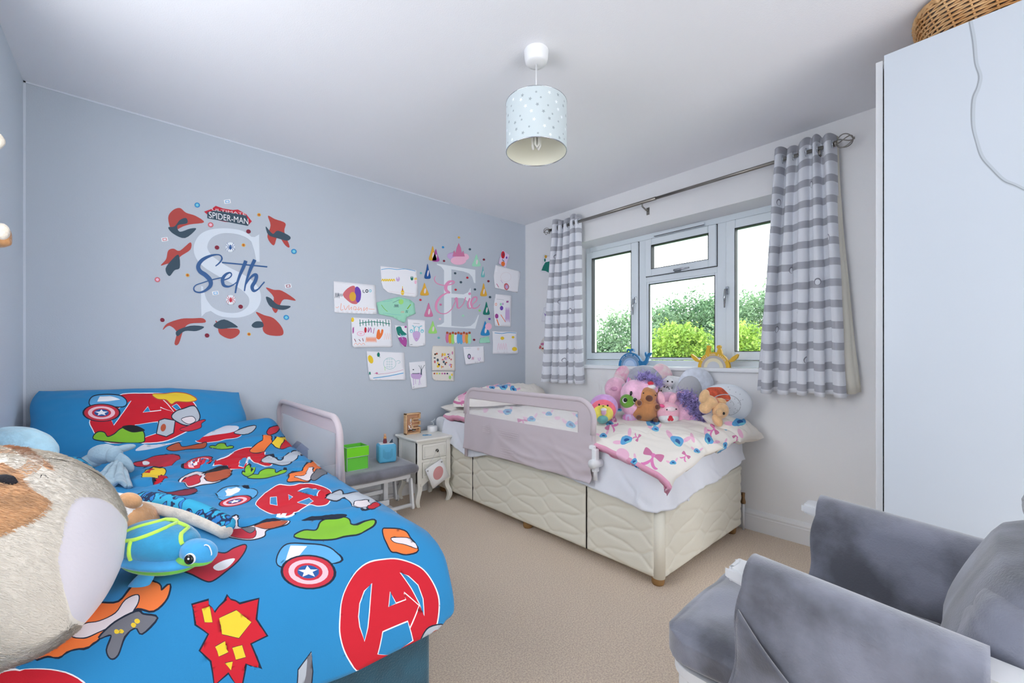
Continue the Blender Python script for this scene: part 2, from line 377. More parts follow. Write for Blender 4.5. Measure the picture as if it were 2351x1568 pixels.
def leafmat(name, a, b):
    m = bpy.data.materials.new(name); m.use_nodes = True; nt = m.node_tree; p = nt.nodes['Principled BSDF']; p.inputs['Roughness'].default_value = .6
    oi = nt.nodes.new('ShaderNodeTexNoise'); tc = nt.nodes.new('ShaderNodeTexCoord'); nt.links.new(tc.outputs['Object'], oi.inputs[0]); oi.inputs['Scale'].default_value = 2.2; oi.inputs['Detail'].default_value = 6
    r = nt.nodes.new('ShaderNodeValToRGB'); r.color_ramp.elements[0].position = .35; r.color_ramp.elements[1].position = .65; r.color_ramp.elements[0].color = lin(a); r.color_ramp.elements[1].color = lin(b)
    nt.links.new(oi.outputs[0], r.inputs[0]); nt.links.new(r.outputs[0], p.inputs['Base Color']); MATS[name] = m
    tl = nt.nodes.new('ShaderNodeBsdfTranslucent'); ms = nt.nodes.new('ShaderNodeMixShader'); ms.inputs[0].default_value = .35
    nt.links.new(r.outputs[0], tl.inputs[0]); nt.links.new(p.outputs[0], ms.inputs[1]); nt.links.new(tl.outputs[0], ms.inputs[2]); nt.links.new(ms.outputs[0], nt.nodes['Material Output'].inputs[0])
    return m
lg = leafmat('leaf_green', (76, 108, 78), (138, 166, 126)); ly = leafmat('leaf_yellow', (98, 136, 46), (164, 188, 84)); ld = leafmat('leaf_dark', (62, 98, 68), (118, 150, 108))
def tr_(px, py, d, r, hz, n, lf, m, seed, label): c = U(px, py, d=d); leafy('tree', label, c, r, hz, n, lf, m, seed)
tr_(1440, 806, 22, 1.9, 1.9, 8000, .10, lg, 1, 'pale green tree seen through the left casement, nearest its hinge-side mullion')
tr_(1372, 852, 21, 1.6, 1.5, 6000, .10, lg, 2, 'low pale green tree at the far left of the left casement')
tr_(1555, 802, 17, 1.15, 1.1, 9000, .075, ly, 3, 'bright yellow-green tree in the lower middle pane')
tr_(1600, 760, 26, 2.3, 2.3, 10000, .11, ld, 4, 'tall dark green tree behind the yellow-green one')
tr_(1512, 770, 25, 1.5, 1.5, 6000, .10, lg, 5, 'small grey-green tree against the middle mullion')
tr_(1655, 775, 27, 2.6, 2.6, 9000, .11, ld, 6, 'dark green tree beside the right mullion')
tr_(1745, 765, 22, 2.3, 2.3, 9000, .10, lg, 7, 'tree with pale leaves filling the right casement')
tr_(1700, 800, 17, 1.0, .9, 6000, .075, ly, 8, 'small yellow-green bush low in the right casement')
tr_(1480, 835, 17, .9, .7, 5000, .075, ly, 9, 'yellow-green bush hidden low behind the left mullion')
tag(box('ground', (2, -30, -3.0), (60, 40, -2.8), mat('lawn', (70, 100, 50), .9, var=.2)), kind='structure')

# ---------------------------------------------------------------- curtain pole and curtains
pole = thing('curtain_pole', 'brushed steel curtain pole with cage finials', 'curtain pole', (-.085, -1.45, 2.24))
RX, RZ = -.085, 2.24
tube('pole', [(RX, -.40, RZ), (RX, -1.46, RZ)], .0125, steel, pole, 12); tube('pole', [(RX, -1.45, RZ), (RX, -2.50, RZ)], .0105, steel, pole, 12)
def finial(yc, sgn, r):
    bm = bmesh.new()
    for k in range(5):
        ph = 2*PI*k/5; pts = []
        for i in range(15):
            t = i/14; th = PI*t; a = ph+1.6*t; rr = r*math.sin(th); pts.append((RX+rr*math.cos(a), yc+sgn*(-r*math.cos(th)), RZ+rr*math.sin(a)))
        tubem(bm, pts, .0028, 5)
    tubem(bm, [(RX, yc-sgn*r*1.25, RZ), (RX, yc-sgn*r*.9, RZ)], .015, 12)
    tubem(bm, [(RX, yc+sgn*r*.95, RZ), (RX, yc+sgn*r*1.2, RZ)], [.006, .007], 8)
    fin(bm, 'finial', steel, pole, True)
finial(-.375, 1, .030); finial(-2.55, -1, .036)
for yy in (-.47, -1.35, -2.44):
    bm = bmesh.new(); tubem(bm, [(RX, yy, RZ-.012), (RX, yy, RZ-.03), (-.03, yy, RZ-.045), (0, yy, RZ-.045)], .006, 8); bxm(bm, (-.006, yy-.012, RZ-.075), (0, yy+.012, RZ-.02), bev=.002)
    fin(bm, 'bracket', steel, pole)
mcur = mat('curtain_white', (226, 229, 236), .9, bump=.0006, bscale=500, sheen=.2); mcg = mat('curtain_grey', (176, 178, 187), .9, bump=.0006, bscale=500, sheen=.2)
mlin = mat('curtain_lining', (224, 220, 208), .9); MATS['cw'] = mcur; MATS['cg'] = mcg
MATS['cmark'] = mat('curtain_mark', (140, 140, 150), .9)
def curtain(name, label, yt0, yt1, yb0, yb1, zt, zb, n, seed, lining=True):
    t = thing(name, label, 'curtain', (RX, (yt0+yt1)/2, zb), group='grey striped window curtains')
    def f(u, v, xo=0):
        a = 2*PI*n*u; w = np.minimum(1, v*6)
        y = (yt0+(yt1-yt0)*u)*(1-v)+(yb0+(yb1-yb0)*u)*v+.012*np.sin(2*a+seed)*v+.012*nz(u*3, v*2, 3, seed=seed)
        amp = (.034+.014*np.sin(5*u+seed)-.004*v)
        x = RX-.004+amp*np.cos(a+.5*np.sin(2.3*v+seed)*v)*(1+.25*np.sin(3*a+seed)*v)+.010*nz(u*6, v*6, 2, seed=seed+1)-.014*v+.012*np.sin(a*.5+3*v+seed)*v
        z = zt-(zt-zb)*v+(.012*np.cos(a*1+1)+.014*np.sin(9*u+seed))*(1-v)**4+.008*np.sin(a+.6)*v
        return np.stack([np.minimum(x+xo, -.012), y, z], -1)
    s = Surf(f, (0, 1, 0, 1), 60); hh = zt-zb; sh = []; k = 0; z = .0
    while z < 1:
        sh.append(('cg', [(0, z), (1, z), (1, min(1, z+.040/hh)), (0, min(1, z+.040/hh))])); z += .1135/hh
    for (uu, vv) in [(.15, .22), (.62, .18), (.35, .5), (.72, .56), (.2, .74), (.55, .86), (.88, .4), (.45, .68)]:
        e = .014/abs(yb0-yb1)/1.6; g = .02/hh
        sh.append(('cmark', [(uu+e*math.cos(q)*1.0, vv+g*math.sin(q)) for q in np.linspace(0, 2*PI, 14)[:-1]]))
        sh.append(('cw', [(uu+e*.72*math.cos(q), vv+.003/hh+g*.78*math.sin(q)) for q in np.linspace(0, 2*PI, 14)[:-1]]))
    sheet('fabric', s, 150, 40, 'cw', sh, t, thick=.002, space='uv')
    bm = bmesh.new()
    for k in range(n*2):
        uu = (k+.5)/(2*n); q = f(np.array([uu]), np.array([.03]))[0]
        tubem(bm, [(RX+.022*math.cos(a), q[1]+.006*math.cos(a), RZ+.022*math.sin(a)) for a in [2*PI*i/14 for i in range(14)]], .0035, 6, closed=True)
    fin(bm, 'eyelets', chrome, t, True)
    if lining:
        def g2(u, v):
            X = f(1-.12*(1-u), v); X[:, 1] -= .004+(.01+.035*v)*u*v; X[:, 0] = np.minimum(-.012, X[:, 0]*.5-.01); X[:, 2] += .02*v; return X
        grid('lining', g2, 12, 20, mlin, t, thick=.0015)
    return t
curtain('curtain', 'short grey striped curtain gathered at the left end of the pole', -.47, -.76, -.33, -.80, 2.295, .865, 5, 1, False)
curtain('curtain', 'short grey striped curtain with cream lining at the right end of the pole', -2.215, -2.505, -2.13, -2.575, 2.305, .878, 5, 2)

# ---------------------------------------------------------------- ceiling pendant
mshade = mat('lampshade_white', (192, 203, 207), .7, sheen=.1); mcr = mat('shade_inner', (226, 224, 208), .7)
mcut = mat('star_cutout', (150, 160, 166), .9)
lp = thing('pendant_lamp', 'white drum pendant shade pierced with stars', 'lamp', (-1.617, -1.76, 2.4))
lc = (-1.617, -1.76)
rose = lathe('ceiling_rose', (lc[0], lc[1], H), [(0, -.055), (.025, -.055), (.04, -.052), (.046, -.046), (.05, -.03), (.052, -.002), (.0525, 0)], WHITE, lp)
tube('cord', [(lc[0], lc[1], H-.05), (lc[0], lc[1], 2.15)], .0035, WHITE, lp, 6)
lathe('lamp_holder', (lc[0], lc[1], 2.10), [(0, .055), (.012, .055), (.014, .03), (.02, .028), (.02, -.02), (.018, -.022), (0, -.022)], WHITE, lp, 20)
bulb = thing('bulb', None, None); bulb.parent = lp; bulb.matrix_parent_inverse = PINV(lp)
bm = bmesh.new()
for k in range(3):
    a = 2*PI*k/3; dx, dy = math.cos(a)*.014, math.sin(a)*.014; ex, ey = -math.sin(a)*.008, math.cos(a)*.008
    tubem(bm, [(lc[0]+dx+ex, lc[1]+dy+ey, 2.08), (lc[0]+dx+ex, lc[1]+dy+ey, 1.995), (lc[0]+dx, lc[1]+dy, 1.985), (lc[0]+dx-ex, lc[1]+dy-ey, 1.995), (lc[0]+dx-ex, lc[1]+dy-ey, 2.08)], .0055, 8)
bo = fin(bm, 'bulb_tubes', mat('bulb_glass', (240, 240, 236), .2), lp, True); bpy.data.objects.remove(bulb)
R_ = .130; ZA, ZB = 1.968, 2.172
def cyl(u, v): return np.stack([lc[0]+R_*np.cos(u), lc[1]+R_*np.sin(u), v], -1)
st = []; rnd = random.Random(5)
pts = []
for row in range(7):
    for k in range(16):
        u = 2*PI*(k+.5*(row % 2))/16+rnd.uniform(-.09, .09); v = ZA+.018+row*.027+rnd.uniform(-.006, .006)
        if .05 < u < 2*PI-.05: pts.append((u, v))
MATS['shade'] = mshade; MATS['cut'] = mcut
for i, (u, v) in enumerate(pts):
    r = (.0085 if i % 3 else .006); ro = rnd.uniform(0, 6)
    st.append(('cut' if i % 3 != 1 else 'decal2', [(u+(r if k % 2 == 0 else r*.45)*math.cos(ro+k*PI/5)/R_, v+(r if k % 2 == 0 else r*.45)*math.sin(ro+k*PI/5)) for k in range(10)]))
sheet('shade', Surf(cyl, (0, 2*PI, ZA, ZB), 20), 72, 4, 'shade', st, lp, space='uv')
R2 = .128
grid('shade_lining', lambda u, v: np.stack([lc[0]+R2*np.cos(u), lc[1]+R2*np.sin(u), v], -1), 64, 1, mcr, lp, (0, 2*PI, ZA, ZB))
bm = bmesh.new()
for zz in (ZA, ZB): tubem(bm, [(lc[0]+.129*math.cos(a), lc[1]+.129*math.sin(a), zz) for a in [2*PI*i/48 for i in range(48)]], .002, 6, closed=True)
for k in range(3):
    a = 2*PI*k/3+.3; tubem(bm, [(lc[0]+.02*math.cos(a), lc[1]+.02*math.sin(a), 2.085), (lc[0]+.128*math.cos(a), lc[1]+.128*math.sin(a), 2.165)], .0016, 5)
fin(bm, 'shade_frame', chrome, lp, True)

# ---------------------------------------------------------------- wardrobe
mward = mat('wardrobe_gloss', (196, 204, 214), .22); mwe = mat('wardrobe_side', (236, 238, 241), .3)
wd = thing('wardrobe', 'tall glossy white wardrobe with one marbled vein line', 'wardrobe', (-.45, -3.4, 0))
WX = -.76; WZ = 2.236
bm = bmesh.new(); bxm(bm, (WX+.005, -2.783, 0), (-.02, -2.762, WZ-.004), bev=.001); bxm(bm, (WX+.02, -4.2, WZ-.03), (-.02, -2.783, WZ-.004)); bxm(bm, (-.04, -4.2, .02), (-.02, -2.783, WZ-.03)); bxm(bm, (WX+.02, -4.2, 0), (-.02, -4.18, WZ-.03)); bxm(bm, (WX+.03, -4.18, 0), (-.04, -2.783, .06))
fin(bm, 'carcass', mwe, wd)
vein = [(2224, 50, 6), (2233, 100, 7), (2238, 150, 6), (2247, 180, 7), (2243, 205, 6), (2232, 235, 7), (2231, 290, 6), (2240, 330, 5), (2252, 365, 6), (2275, 392, 6), (2302, 418, 6), (2330, 430, 5), (2360, 445, 4)]
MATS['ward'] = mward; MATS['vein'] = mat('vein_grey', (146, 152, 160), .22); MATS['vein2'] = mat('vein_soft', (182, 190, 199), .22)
ws = Surf(lambda u, v: np.stack([np.full(np.shape(u), WX), u, v], -1), (-3.47, -2.789, .05, WZ), 200)
dr = sheet('door', ws, 2, 2, 'ward', [('vein2', ribbon([(a+3, b, w+5) for a, b, w in vein])), ('vein', ribbon([(a, b, w*.5) for a, b, w in vein]))], wd, thick=.018, smooth=False)
box('door', (WX, -4.17, .05), (WX+.018, -3.474, WZ), mward, wd)
box('door_gap', (WX+.0195, -2.789, .05), (WX+.03, -2.784, WZ-.03), seal, wd)

# ---------------------------------------------------------------- wicker basket on the wardrobe
wick = mat('wicker', (222, 184, 136), .6, col2=(200, 146, 88), vscale=14, bump=.001, bscale=90)
bk = thing('wicker_basket', 'honey wicker basket on top of the wardrobe', 'basket', (-.55, -3.2, WZ))
def bpt(t, h):      # t angle 0..1 round a rounded rectangle, h 0..1 height
    hx, hy = .20+.045*h, .30+.05*h; a = 2*PI*t; n = 4
    c, s = math.cos(a), math.sin(a); k = (abs(c)**n+abs(s)**n)**(-1/n)
    return Vector((-.53+hx*k*c, -3.215+hy*k*s, WZ+.002+h*.135))
ns_ = 44; bm = bmesh.new()
for k in range(ns_): tubem(bm, [bpt(k/ns_, h/6) for h in range(7)], .0035, 6)
tag(fin(bm, 'stakes', wick, bk, True), kind='stuff')
bm = bmesh.new()
for r in range(19):
    pts = []
    for i in range(ns_*4):
        t = i/(ns_*4); p = bpt(t, (r+.6)/19.5); q = Vector((p.x+.53, p.y+3.215, 0)).normalized()
        pts.append(p+q*.006*math.cos(PI*t*ns_+PI*r))
    tubem(bm, pts, .0041, 5, closed=True)
tag(fin(bm, 'weavers', wick, bk, True), kind='stuff')
bm = bmesh.new()
for j in range(3):
    tubem(bm, [bpt(i/160, 1.0)+Vector((0, 0, .006))+Vector((.009*math.cos(i/160*2*PI*30+j*2.1), .009*math.cos(i/160*2*PI*30+j*2.1), .009*math.sin(i/160*2*PI*30+j*2.1))) for i in range(160)], .007, 6, closed=True)
fin(bm, 'braided_rim', wick, bk, True)
prism('base', [(bpt(i/40, 0).x, bpt(i/40, 0).y) for i in range(40)], 'z', WZ+.001, WZ+.006, wick, bk)

# ---------------------------------------------------------------- cream divan bed under the window
mdiv = mat('divan_cream', (226, 222, 208), .6, bump=.0004, bscale=400); msheet = mat('sheet_white', (228, 231, 240), .85, bump=.0006, bscale=300)
dark = mat('dark_gap', (40, 34, 30), .8); wood = mat('castor_wood', (150, 112, 66), .5)
def quilt(s, z, P=.054, lam=.33):
    """relief of a wavy stitched ticking, s along, z up (metres): 0 on a seam, 1 between"""
    ph = 2*PI*s/lam; best = np.full(np.shape(s), 9.)
    n0 = np.floor(z/P)
    for dn in (-1, 0, 1, 2):
        n = n0+dn; sg = np.where(np.mod(n, 2) == 0, 1, -1); zz = n*P+sg*P*.47*np.sin(ph+.8*np.sin(ph))+.012*np.sin(ph*.5)
        sl = P*.46*2*PI/lam*np.abs(np.cos(ph)); best = np.minimum(best, np.abs(z-zz)/np.sqrt(1+sl**2))
    return 1-np.exp(-(best/.007)**1.5)
DX, DY, DZ0, DZ1 = -1.09, -2.05, .05, .40
#
db = thing('divan_bed', 'cream quilted divan bed base with drawers under the window', 'bed', (-.6, -1.05, 0))
box('carcass', (DX+.012, DY+.012, DZ0), (-.10, -.06, DZ1-.004), mdiv, db, bev=.006)
def panel(name, a, b, horiz, rounded=False):
    # quilted panel from position a to b along y (front) or x (foot)
    def f(u, v):
        s = a+(b-a)*u; z = DZ0+.004+(DZ1-DZ0-.008)*v; e = np.minimum(np.minimum(u, 1-u)*abs(b-a), np.minimum(v, 1-v)*(DZ1-DZ0))
        d = .006*quilt(s, z)*np.minimum(1, e/.012)+.006*np.sqrt(np.minimum(1, e/.012))
        return np.stack([DX+.012-d, s, z], -1) if horiz else np.stack([s, DY+.012-d, z], -1)
    return grid(name, f, int(abs(b-a)/.0075), 52, mdiv, db, thick=.008, off=0)
panel('side_panel', -.07, -.582, True)
d1 = panel('drawer_front', -.589, -1.610, True); panel('side_panel', -1.617, DY+.035, True)
panel('foot_panel', DX+.035, -.12, False)
tube('corner_piping', [(DX+.030, DY+.030, DZ0), (DX+.030, DY+.030, DZ1-.01)], .030, mdiv, db, 20)
box('drawer_seam', (DX+.004, -.5895, DZ0+.004), (DX+.012, -.5815, DZ1-.01), dark, db)
box('drawer_seam', (DX+.004, -1.6175, DZ0+.004), (DX+.012, -1.6095, DZ1-.01), dark, db)
box('top_edge', (DX+.003, DY+.003, DZ1-.012), (-.10, -.06, DZ1+.012), mdiv, db, bev=.006)
for x, y in ((DX+.06, DY+.05), (-.15, DY+.05), (DX+.06, -.12), (-.15, -.12), (DX+.06, -1.1)):
    lathe('castor', (x, y, 0), [(0, 0), (.026, 0), (.03, .01), (.03, .05), (0, .05)], wood, db, 16)
t_ = box('fabric_tag', (DX+.25, DY-.006, DZ1-.035), (DX+.27, DY-.001, DZ1-.002), msheet, db, bev=.002)
mt = thing('mattress', 'white mattress on the cream divan, partly bared by its slipped sheet', 'mattress', (-.6, -1.05, DZ1+.012))
box('body', (-1.075, -2.03, DZ1+.014), (-.07, -.05, .60), mat('mattress_ticking', (222, 224, 228), .85, bump=.001, bscale=120), mt, bev=.035, seg=5, smooth=True)
# slipped sheet hanging over the divan's foot corner
SE = [(.0, .40), (.2, .44), (.45, .40), (.62, .435), (.8, .40), (1, .40)]
def sheet_f(u, v):
    # u runs along front side (y from -.25 to foot) then round the corner along the foot; v from top to hem
    l1, l2 = 1.81, .94; s = u*(l1+l2); fr = s < l1; rc = .05
    R0 = .07; a0 = 1.755; th = np.clip((s-a0)/R0, 0, PI/2)
    bx = np.where(s < a0, -1.090, -1.090+R0*(1-np.cos(th))); by = np.where(s < a0, -.22-s, -.22-a0-R0*np.sin(th)); ex_ = np.clip(s-a0-R0*PI/2, 0, None); bx = bx+ex_; by = by
    nx_, ny_ = -np.cos(th), -np.sin(th)
    dcor = np.abs(s-l1)
    z1 = np.where(fr, .415-.0*s, .37+.09*np.clip((s-l1)/.9, 0, 1)**1.2)+.02*nz(s*3, s*0, 2)+.01
    z1 = np.where(fr, .43-.05*np.exp(-((s-.36)/.16)**2)-.07*np.exp(-((l1-s)/.30)**2)+.012*nz(s*2, s*0, 2, seed=2), z1-.0)
    z = .60+(z1-.60)*v
    out = .004+.030*v+.014*nz(s*7, v*1.2, 2, seed=3)*v+creases(s, v*.3, 12, 26, .2, 2.6, .0, .3, .010, ang=1.3, spread=.5, ln=(.05, .15), wd=(.012, .02))*np.clip(v*3, 0, 1)+.006*nz(s*16, v*2+s*5, 2, seed=5)*v
    out = np.maximum(out, .006)
    px = bx+nx_*out; py = by+ny_*out
    return np.stack([px, py, z], -1)
tag(grid('bed_sheet', sheet_f, 240, 26, msheet, None, thick=.003), 'white sheet slipping off the mattress over the divan foot', 'sheet')
# pink print shapes
def bow(c, s, rot):
    def R(p): x, y = p; a = math.radians(rot); return (c[0]+s*(x*math.cos(a)-y*math.sin(a)), c[1]+s*(x*math.sin(a)+y*math.cos(a)))
    L1 = [(0, 0), (-.5, -.35), (-.95, -.4), (-1.0, .0), (-.9, .3), (-.45, .2)]; R1 = [(0, 0), (.5, -.35), (.95, -.4), (1.0, .0), (.9, .3), (.45, .2)]
    T1 = [(0, 0), (-.12, .5), (-.55, 1.0), (-.8, 1.15), (-.45, 1.25), (-.1, .95), (.1, .4)]; T2 = [(0, 0), (.25, .5), (.6, .9), (.95, 1.0), (.7, 1.2), (.25, 1.0), (-.05, .5)]
    return [('pink', [tuple(q) for q in spl([R(p) for p in s_], 4)]) for s_ in (T1, T2)]+[('rose', [tuple(q) for q in spl([R(p) for p in s_], 4)]) for s_ in (L1, R1)]+[('pink', [tuple(q) for q in spl([R(p) for p in [(-.15, -.15), (.15, -.15), (.15, .18), (-.15, .18)]], 4)])]
def ov(c, rx, ry, rot=0, n=18, wob=0):
    a = math.radians(rot); o = []
    for k in range(n):
        t = 2*PI*k/n; w = 1+wob*math.sin(3*t+rot); x, y = rx*w*math.cos(t), ry*w*math.sin(t); o.append((c[0]+x*math.cos(a)-y*math.sin(a), c[1]+x*math.sin(a)+y*math.cos(a)))
    return o
def sprig(c, s, rot):      # plain blue and pink leaf motif
    a = math.radians(rot); o = []
    def R(x, y): return (c[0]+s*(x*math.cos(a)-y*math.sin(a)), c[1]+s*(x*math.sin(a)+y*math.cos(a)))
    o.append(('lpink', ov(R(-1.3, -.2), s*.75, s*.3, rot+25))); o.append(('lpink', ov(R(1.0, -.8), s*.7, s*.28, rot-60)))
    o.append(('sky', ov(R(0, 0), s*.95, s*.62, rot, wob=.12))); o.append(('dblue', ov(R(.1, .05), s*.42, s*.26, rot+20))); o.append(('aqua', ov(R(.25, .4), s*.5, s*.16, rot+10)))
    return o
MATS['print_cream2'] = mat('duvet_cream', (236, 230, 222), .85, bump=.0005, bscale=500); MATS['dvc'] = MATS['print_cream2']
MATS['pk_lining'] = mat('duvet_pink_side', (226, 160, 186), .85)
def pd(u, v):
    # u 0 wall -> 1 room side, v 0 head -> 1 foot
    x = -.055-1.075*u-.02*u*v; y = -.26-1.865*v
    ed = np.minimum(np.minimum(1-u, .4)*1.07, np.minimum(1-v, .4)*1.86); ed = np.maximum(ed, 0)
    puff = .035*np.sqrt(np.clip(ed/.12, 0, 1)); cor = np.clip((u-.62)/.38, 0, 1)**1.7*np.clip((v-.80)/.20, 0, 1)**1.3
    z = .635+puff+.045*(1-u)*.4-.115*cor+.018*nz(x*5, y*5, 2, seed=1)+.008*nz(x*14+y*3, y*12, 2, seed=4)
    z += .022*np.exp(-((v-.97)/.02)**2)*np.sin(u*26)*.5
    z += creases(-x, -y, 5, 30, .1, 1.1, .9, 2.1, .014, ang=.9, spread=.5, ln=(.06, .2), wd=(.01, .022))+creases(-x, -y, 9, 16, .6, 1.1, .3, 1.7, .010, ang=1.5, spread=.3)
    z -= .035*np.clip((v-.9)/.1, 0, 1)*(1-np.clip((u-.6)/.4, 0, 1))
    x = x-.03*cor; y = y-.02*cor+.012*np.sin(u*22)*np.clip((v-.9)/.1, 0, 1)
    return np.stack([x, y, z], -1)
PDS = Surf(pd, (0, 1, 0, 1), 200)
sh = [('pk_lining', [(.988, 0), (1, 0), (1, 1), (.988, 1)], 'uv')]
for c, s, r in [((1500, 1045), 24, 25), ((1400, 975), 14, -60), ((1640, 985), 14, 60), ((1340, 985), 12, 10), ((1200, 965), 12, -5), ((1410, 955), 14, 90), ((1575, 1045), 11, 40), ((1465, 1005), 9, 120), ((1690, 1000), 9, -30)]: sh += bow(c, s, r)
for c, s, r in [((1437, 1010), 15, -25), ((1555, 1012), 17, 30), ((1627, 1008), 14, 60), ((1497, 968), 17, 15), ((1385, 1000), 9, 0), ((1400, 972), 9, 0), ((1505, 985), 9, 5), ((1665, 980), 9, 50), ((1665, 1022), 8, 90), ((1545, 1062), 8, 0), ((1455, 1060), 10, -40), ((1600, 1035), 8, 20), ((1420, 940), 8, 0), ((1527, 965), 8, 10),
                ((1165, 945), 11, -10), ((1220, 962), 10, 0), ((1310, 975), 12, 20), ((1330, 955), 9, 10), ((1260, 950), 8, 0)]: sh += sprig(c, s, r)
for c, a, b, r in [((1495, 1100), 13, 7, 80), ((1430, 1042), 16, 12, 30), ((1590, 1005), 4, 12, -20), ((1280, 960), 7, 4, 0), ((1115, 940), 6, 8, 20)]: sh.append(('lpink', ov(c, a, b, r)))
tag(sheet('duvet', PDS, 120, 150, 'dvc', sh, None, thick=.045), 'cream duvet printed with pink bows spread on the divan bed', 'duvet')
# pillow maker --------------------------------------------------------
def pillow_f(c, ex, ey, w, h, th, seed=0, crin=.008, pinch=.10):
    c = np.array(c, float); ex = np.array(ex, float); ex /= np.linalg.norm(ex); ey = np.array(ey, float); ey -= ex*(ex@ey); ey /= np.linalg.norm(ey); n = np.cross(ex, ey)
    def mk(sgn):
        def f(s, t):
            T = th/2*(np.clip(1-np.abs(s)**2.6, 0, 1)**.55)*(np.clip(1-np.abs(t)**2.6, 0, 1)**.55)
            a = s*(1-pinch*(1-np.abs(s))*0-pinch*(1-t*t)*np.abs(s)**3*.6); b = t*(1-pinch*(1-s*s)*np.abs(t)**3)
            e = np.clip(1-np.maximum(np.abs(s), np.abs(t))**6, 0, 1)
            d = sgn*T+crin*nz(s*4+seed, t*4, 1.6, seed=seed)*e+crin*.5*nz(s*9, t*8+seed, 1.5, seed=seed+2)*e
            a = a*np.sqrt(1-.13*t*t*np.abs(t)); b = b*np.sqrt(1-.13*s*s*np.abs(s)); b = b+.03*np.sin(s*4+seed)*np.abs(t); a = a+.02*np.sin(t*5+seed)*np.abs(s)
            return c+(a*w/2)[..., None]*ex+(b*h/2)[..., None]*ey+d[..., None]*n
        return f
    return mk
def pillow(name, label, c, ex, ey, w, h, th, base, shapes, seed=0, crin=.008, pinch=.10, nn=44, parent=None, space='px', group=None, cat='pillow'):
    mk = pillow_f(c, ex, ey, w, h, th, seed, crin, pinch); t = parent or thing(name, label, cat, c, group=group)
    s = Surf(mk(1), (-1, 1, -1, 1), 120)
    sheet('cover_front', s, nn, nn, base, shapes, t, space=space)
    grid('cover_back', mk(-1), nn, nn, pm(base), t, (-1, 1, -1, 1))
    return t
# head-end bedding on the divan
sp = []
for c, s, r in [((1055, 935), 16, -60), ((1110, 905), 12, 0), ((1150, 885), 9, 10)]: sp += bow(c, s, r)
pillow('pillow', 'cream bow-print pillow jutting from the heap by the nightstand', (-.60, -.24, .650), (1, .02, .02), (-.03, -.8, -.12), .86, .44, .14, 'dvc', sp[:7], seed=3, crin=.014)
def heap(u, v):
    a = 2*PI*u; r = np.sin(PI*np.clip(v, 0, 1)*.5); rx, ry = .46, .22
    w = 1+.10*nz(np.cos(a)*2, np.sin(a)*2, 1.5, seed=6)
    x = -.55+rx*r*w*np.cos(a); y = -.28+ry*r*w*np.sin(a); z = .70+(.145-.0*u)*np.cos(PI*v*.5)**.6*(1+.2*np.cos(a)*r)
    f = .016*nz(x*14, y*20, 1.8, seed=7)+.012*nz(x*30, y*24, 1.6, seed=8)
    return np.stack([x, y, np.maximum(z+f*np.sin(PI*v*.98+.02), .69)], -1)
hs = Surf(heap, (0, 1, 0, 1), 120); hp = []
for c, s, r in [((1065, 905), 9, -20), ((1060, 920), 8, 30), ((1100, 893), 8, 0)]: hp += bow(c, s, r)
for c, s, r in [((1155, 888), 11, 10), ((1178, 893), 9, 40), ((1130, 890), 7, 10)]: hp += sprig(c, s, r)
hp.append(('rose', ribbon([(1030, 912, 4), (1050, 925, 6), (1075, 922, 5)]))); hp.append(('lpink', ov((1060, 912), 9, 8)))
tag(sheet('blanket', hs, 110, 34, 'dvc', hp, None), 'rumpled cream and pink blanket heaped at the divan head', 'blanket')
rp = sprig((1697, 968), 17, -20)+bow((1690, 1025), 12, 10)+[('sky', ov((1723, 1020), 6, 5)), ('lpink', ov((1700, 995), 5, 12, -25))]
pillow('pillow', 'cream printed pillow at the foot corner below the right curtain', (-.20, -2.03, .665), (1, -.10, -.05), (.05, .8, .42), .34, .28, .11, 'dvc', rp, seed=9, crin=.008)

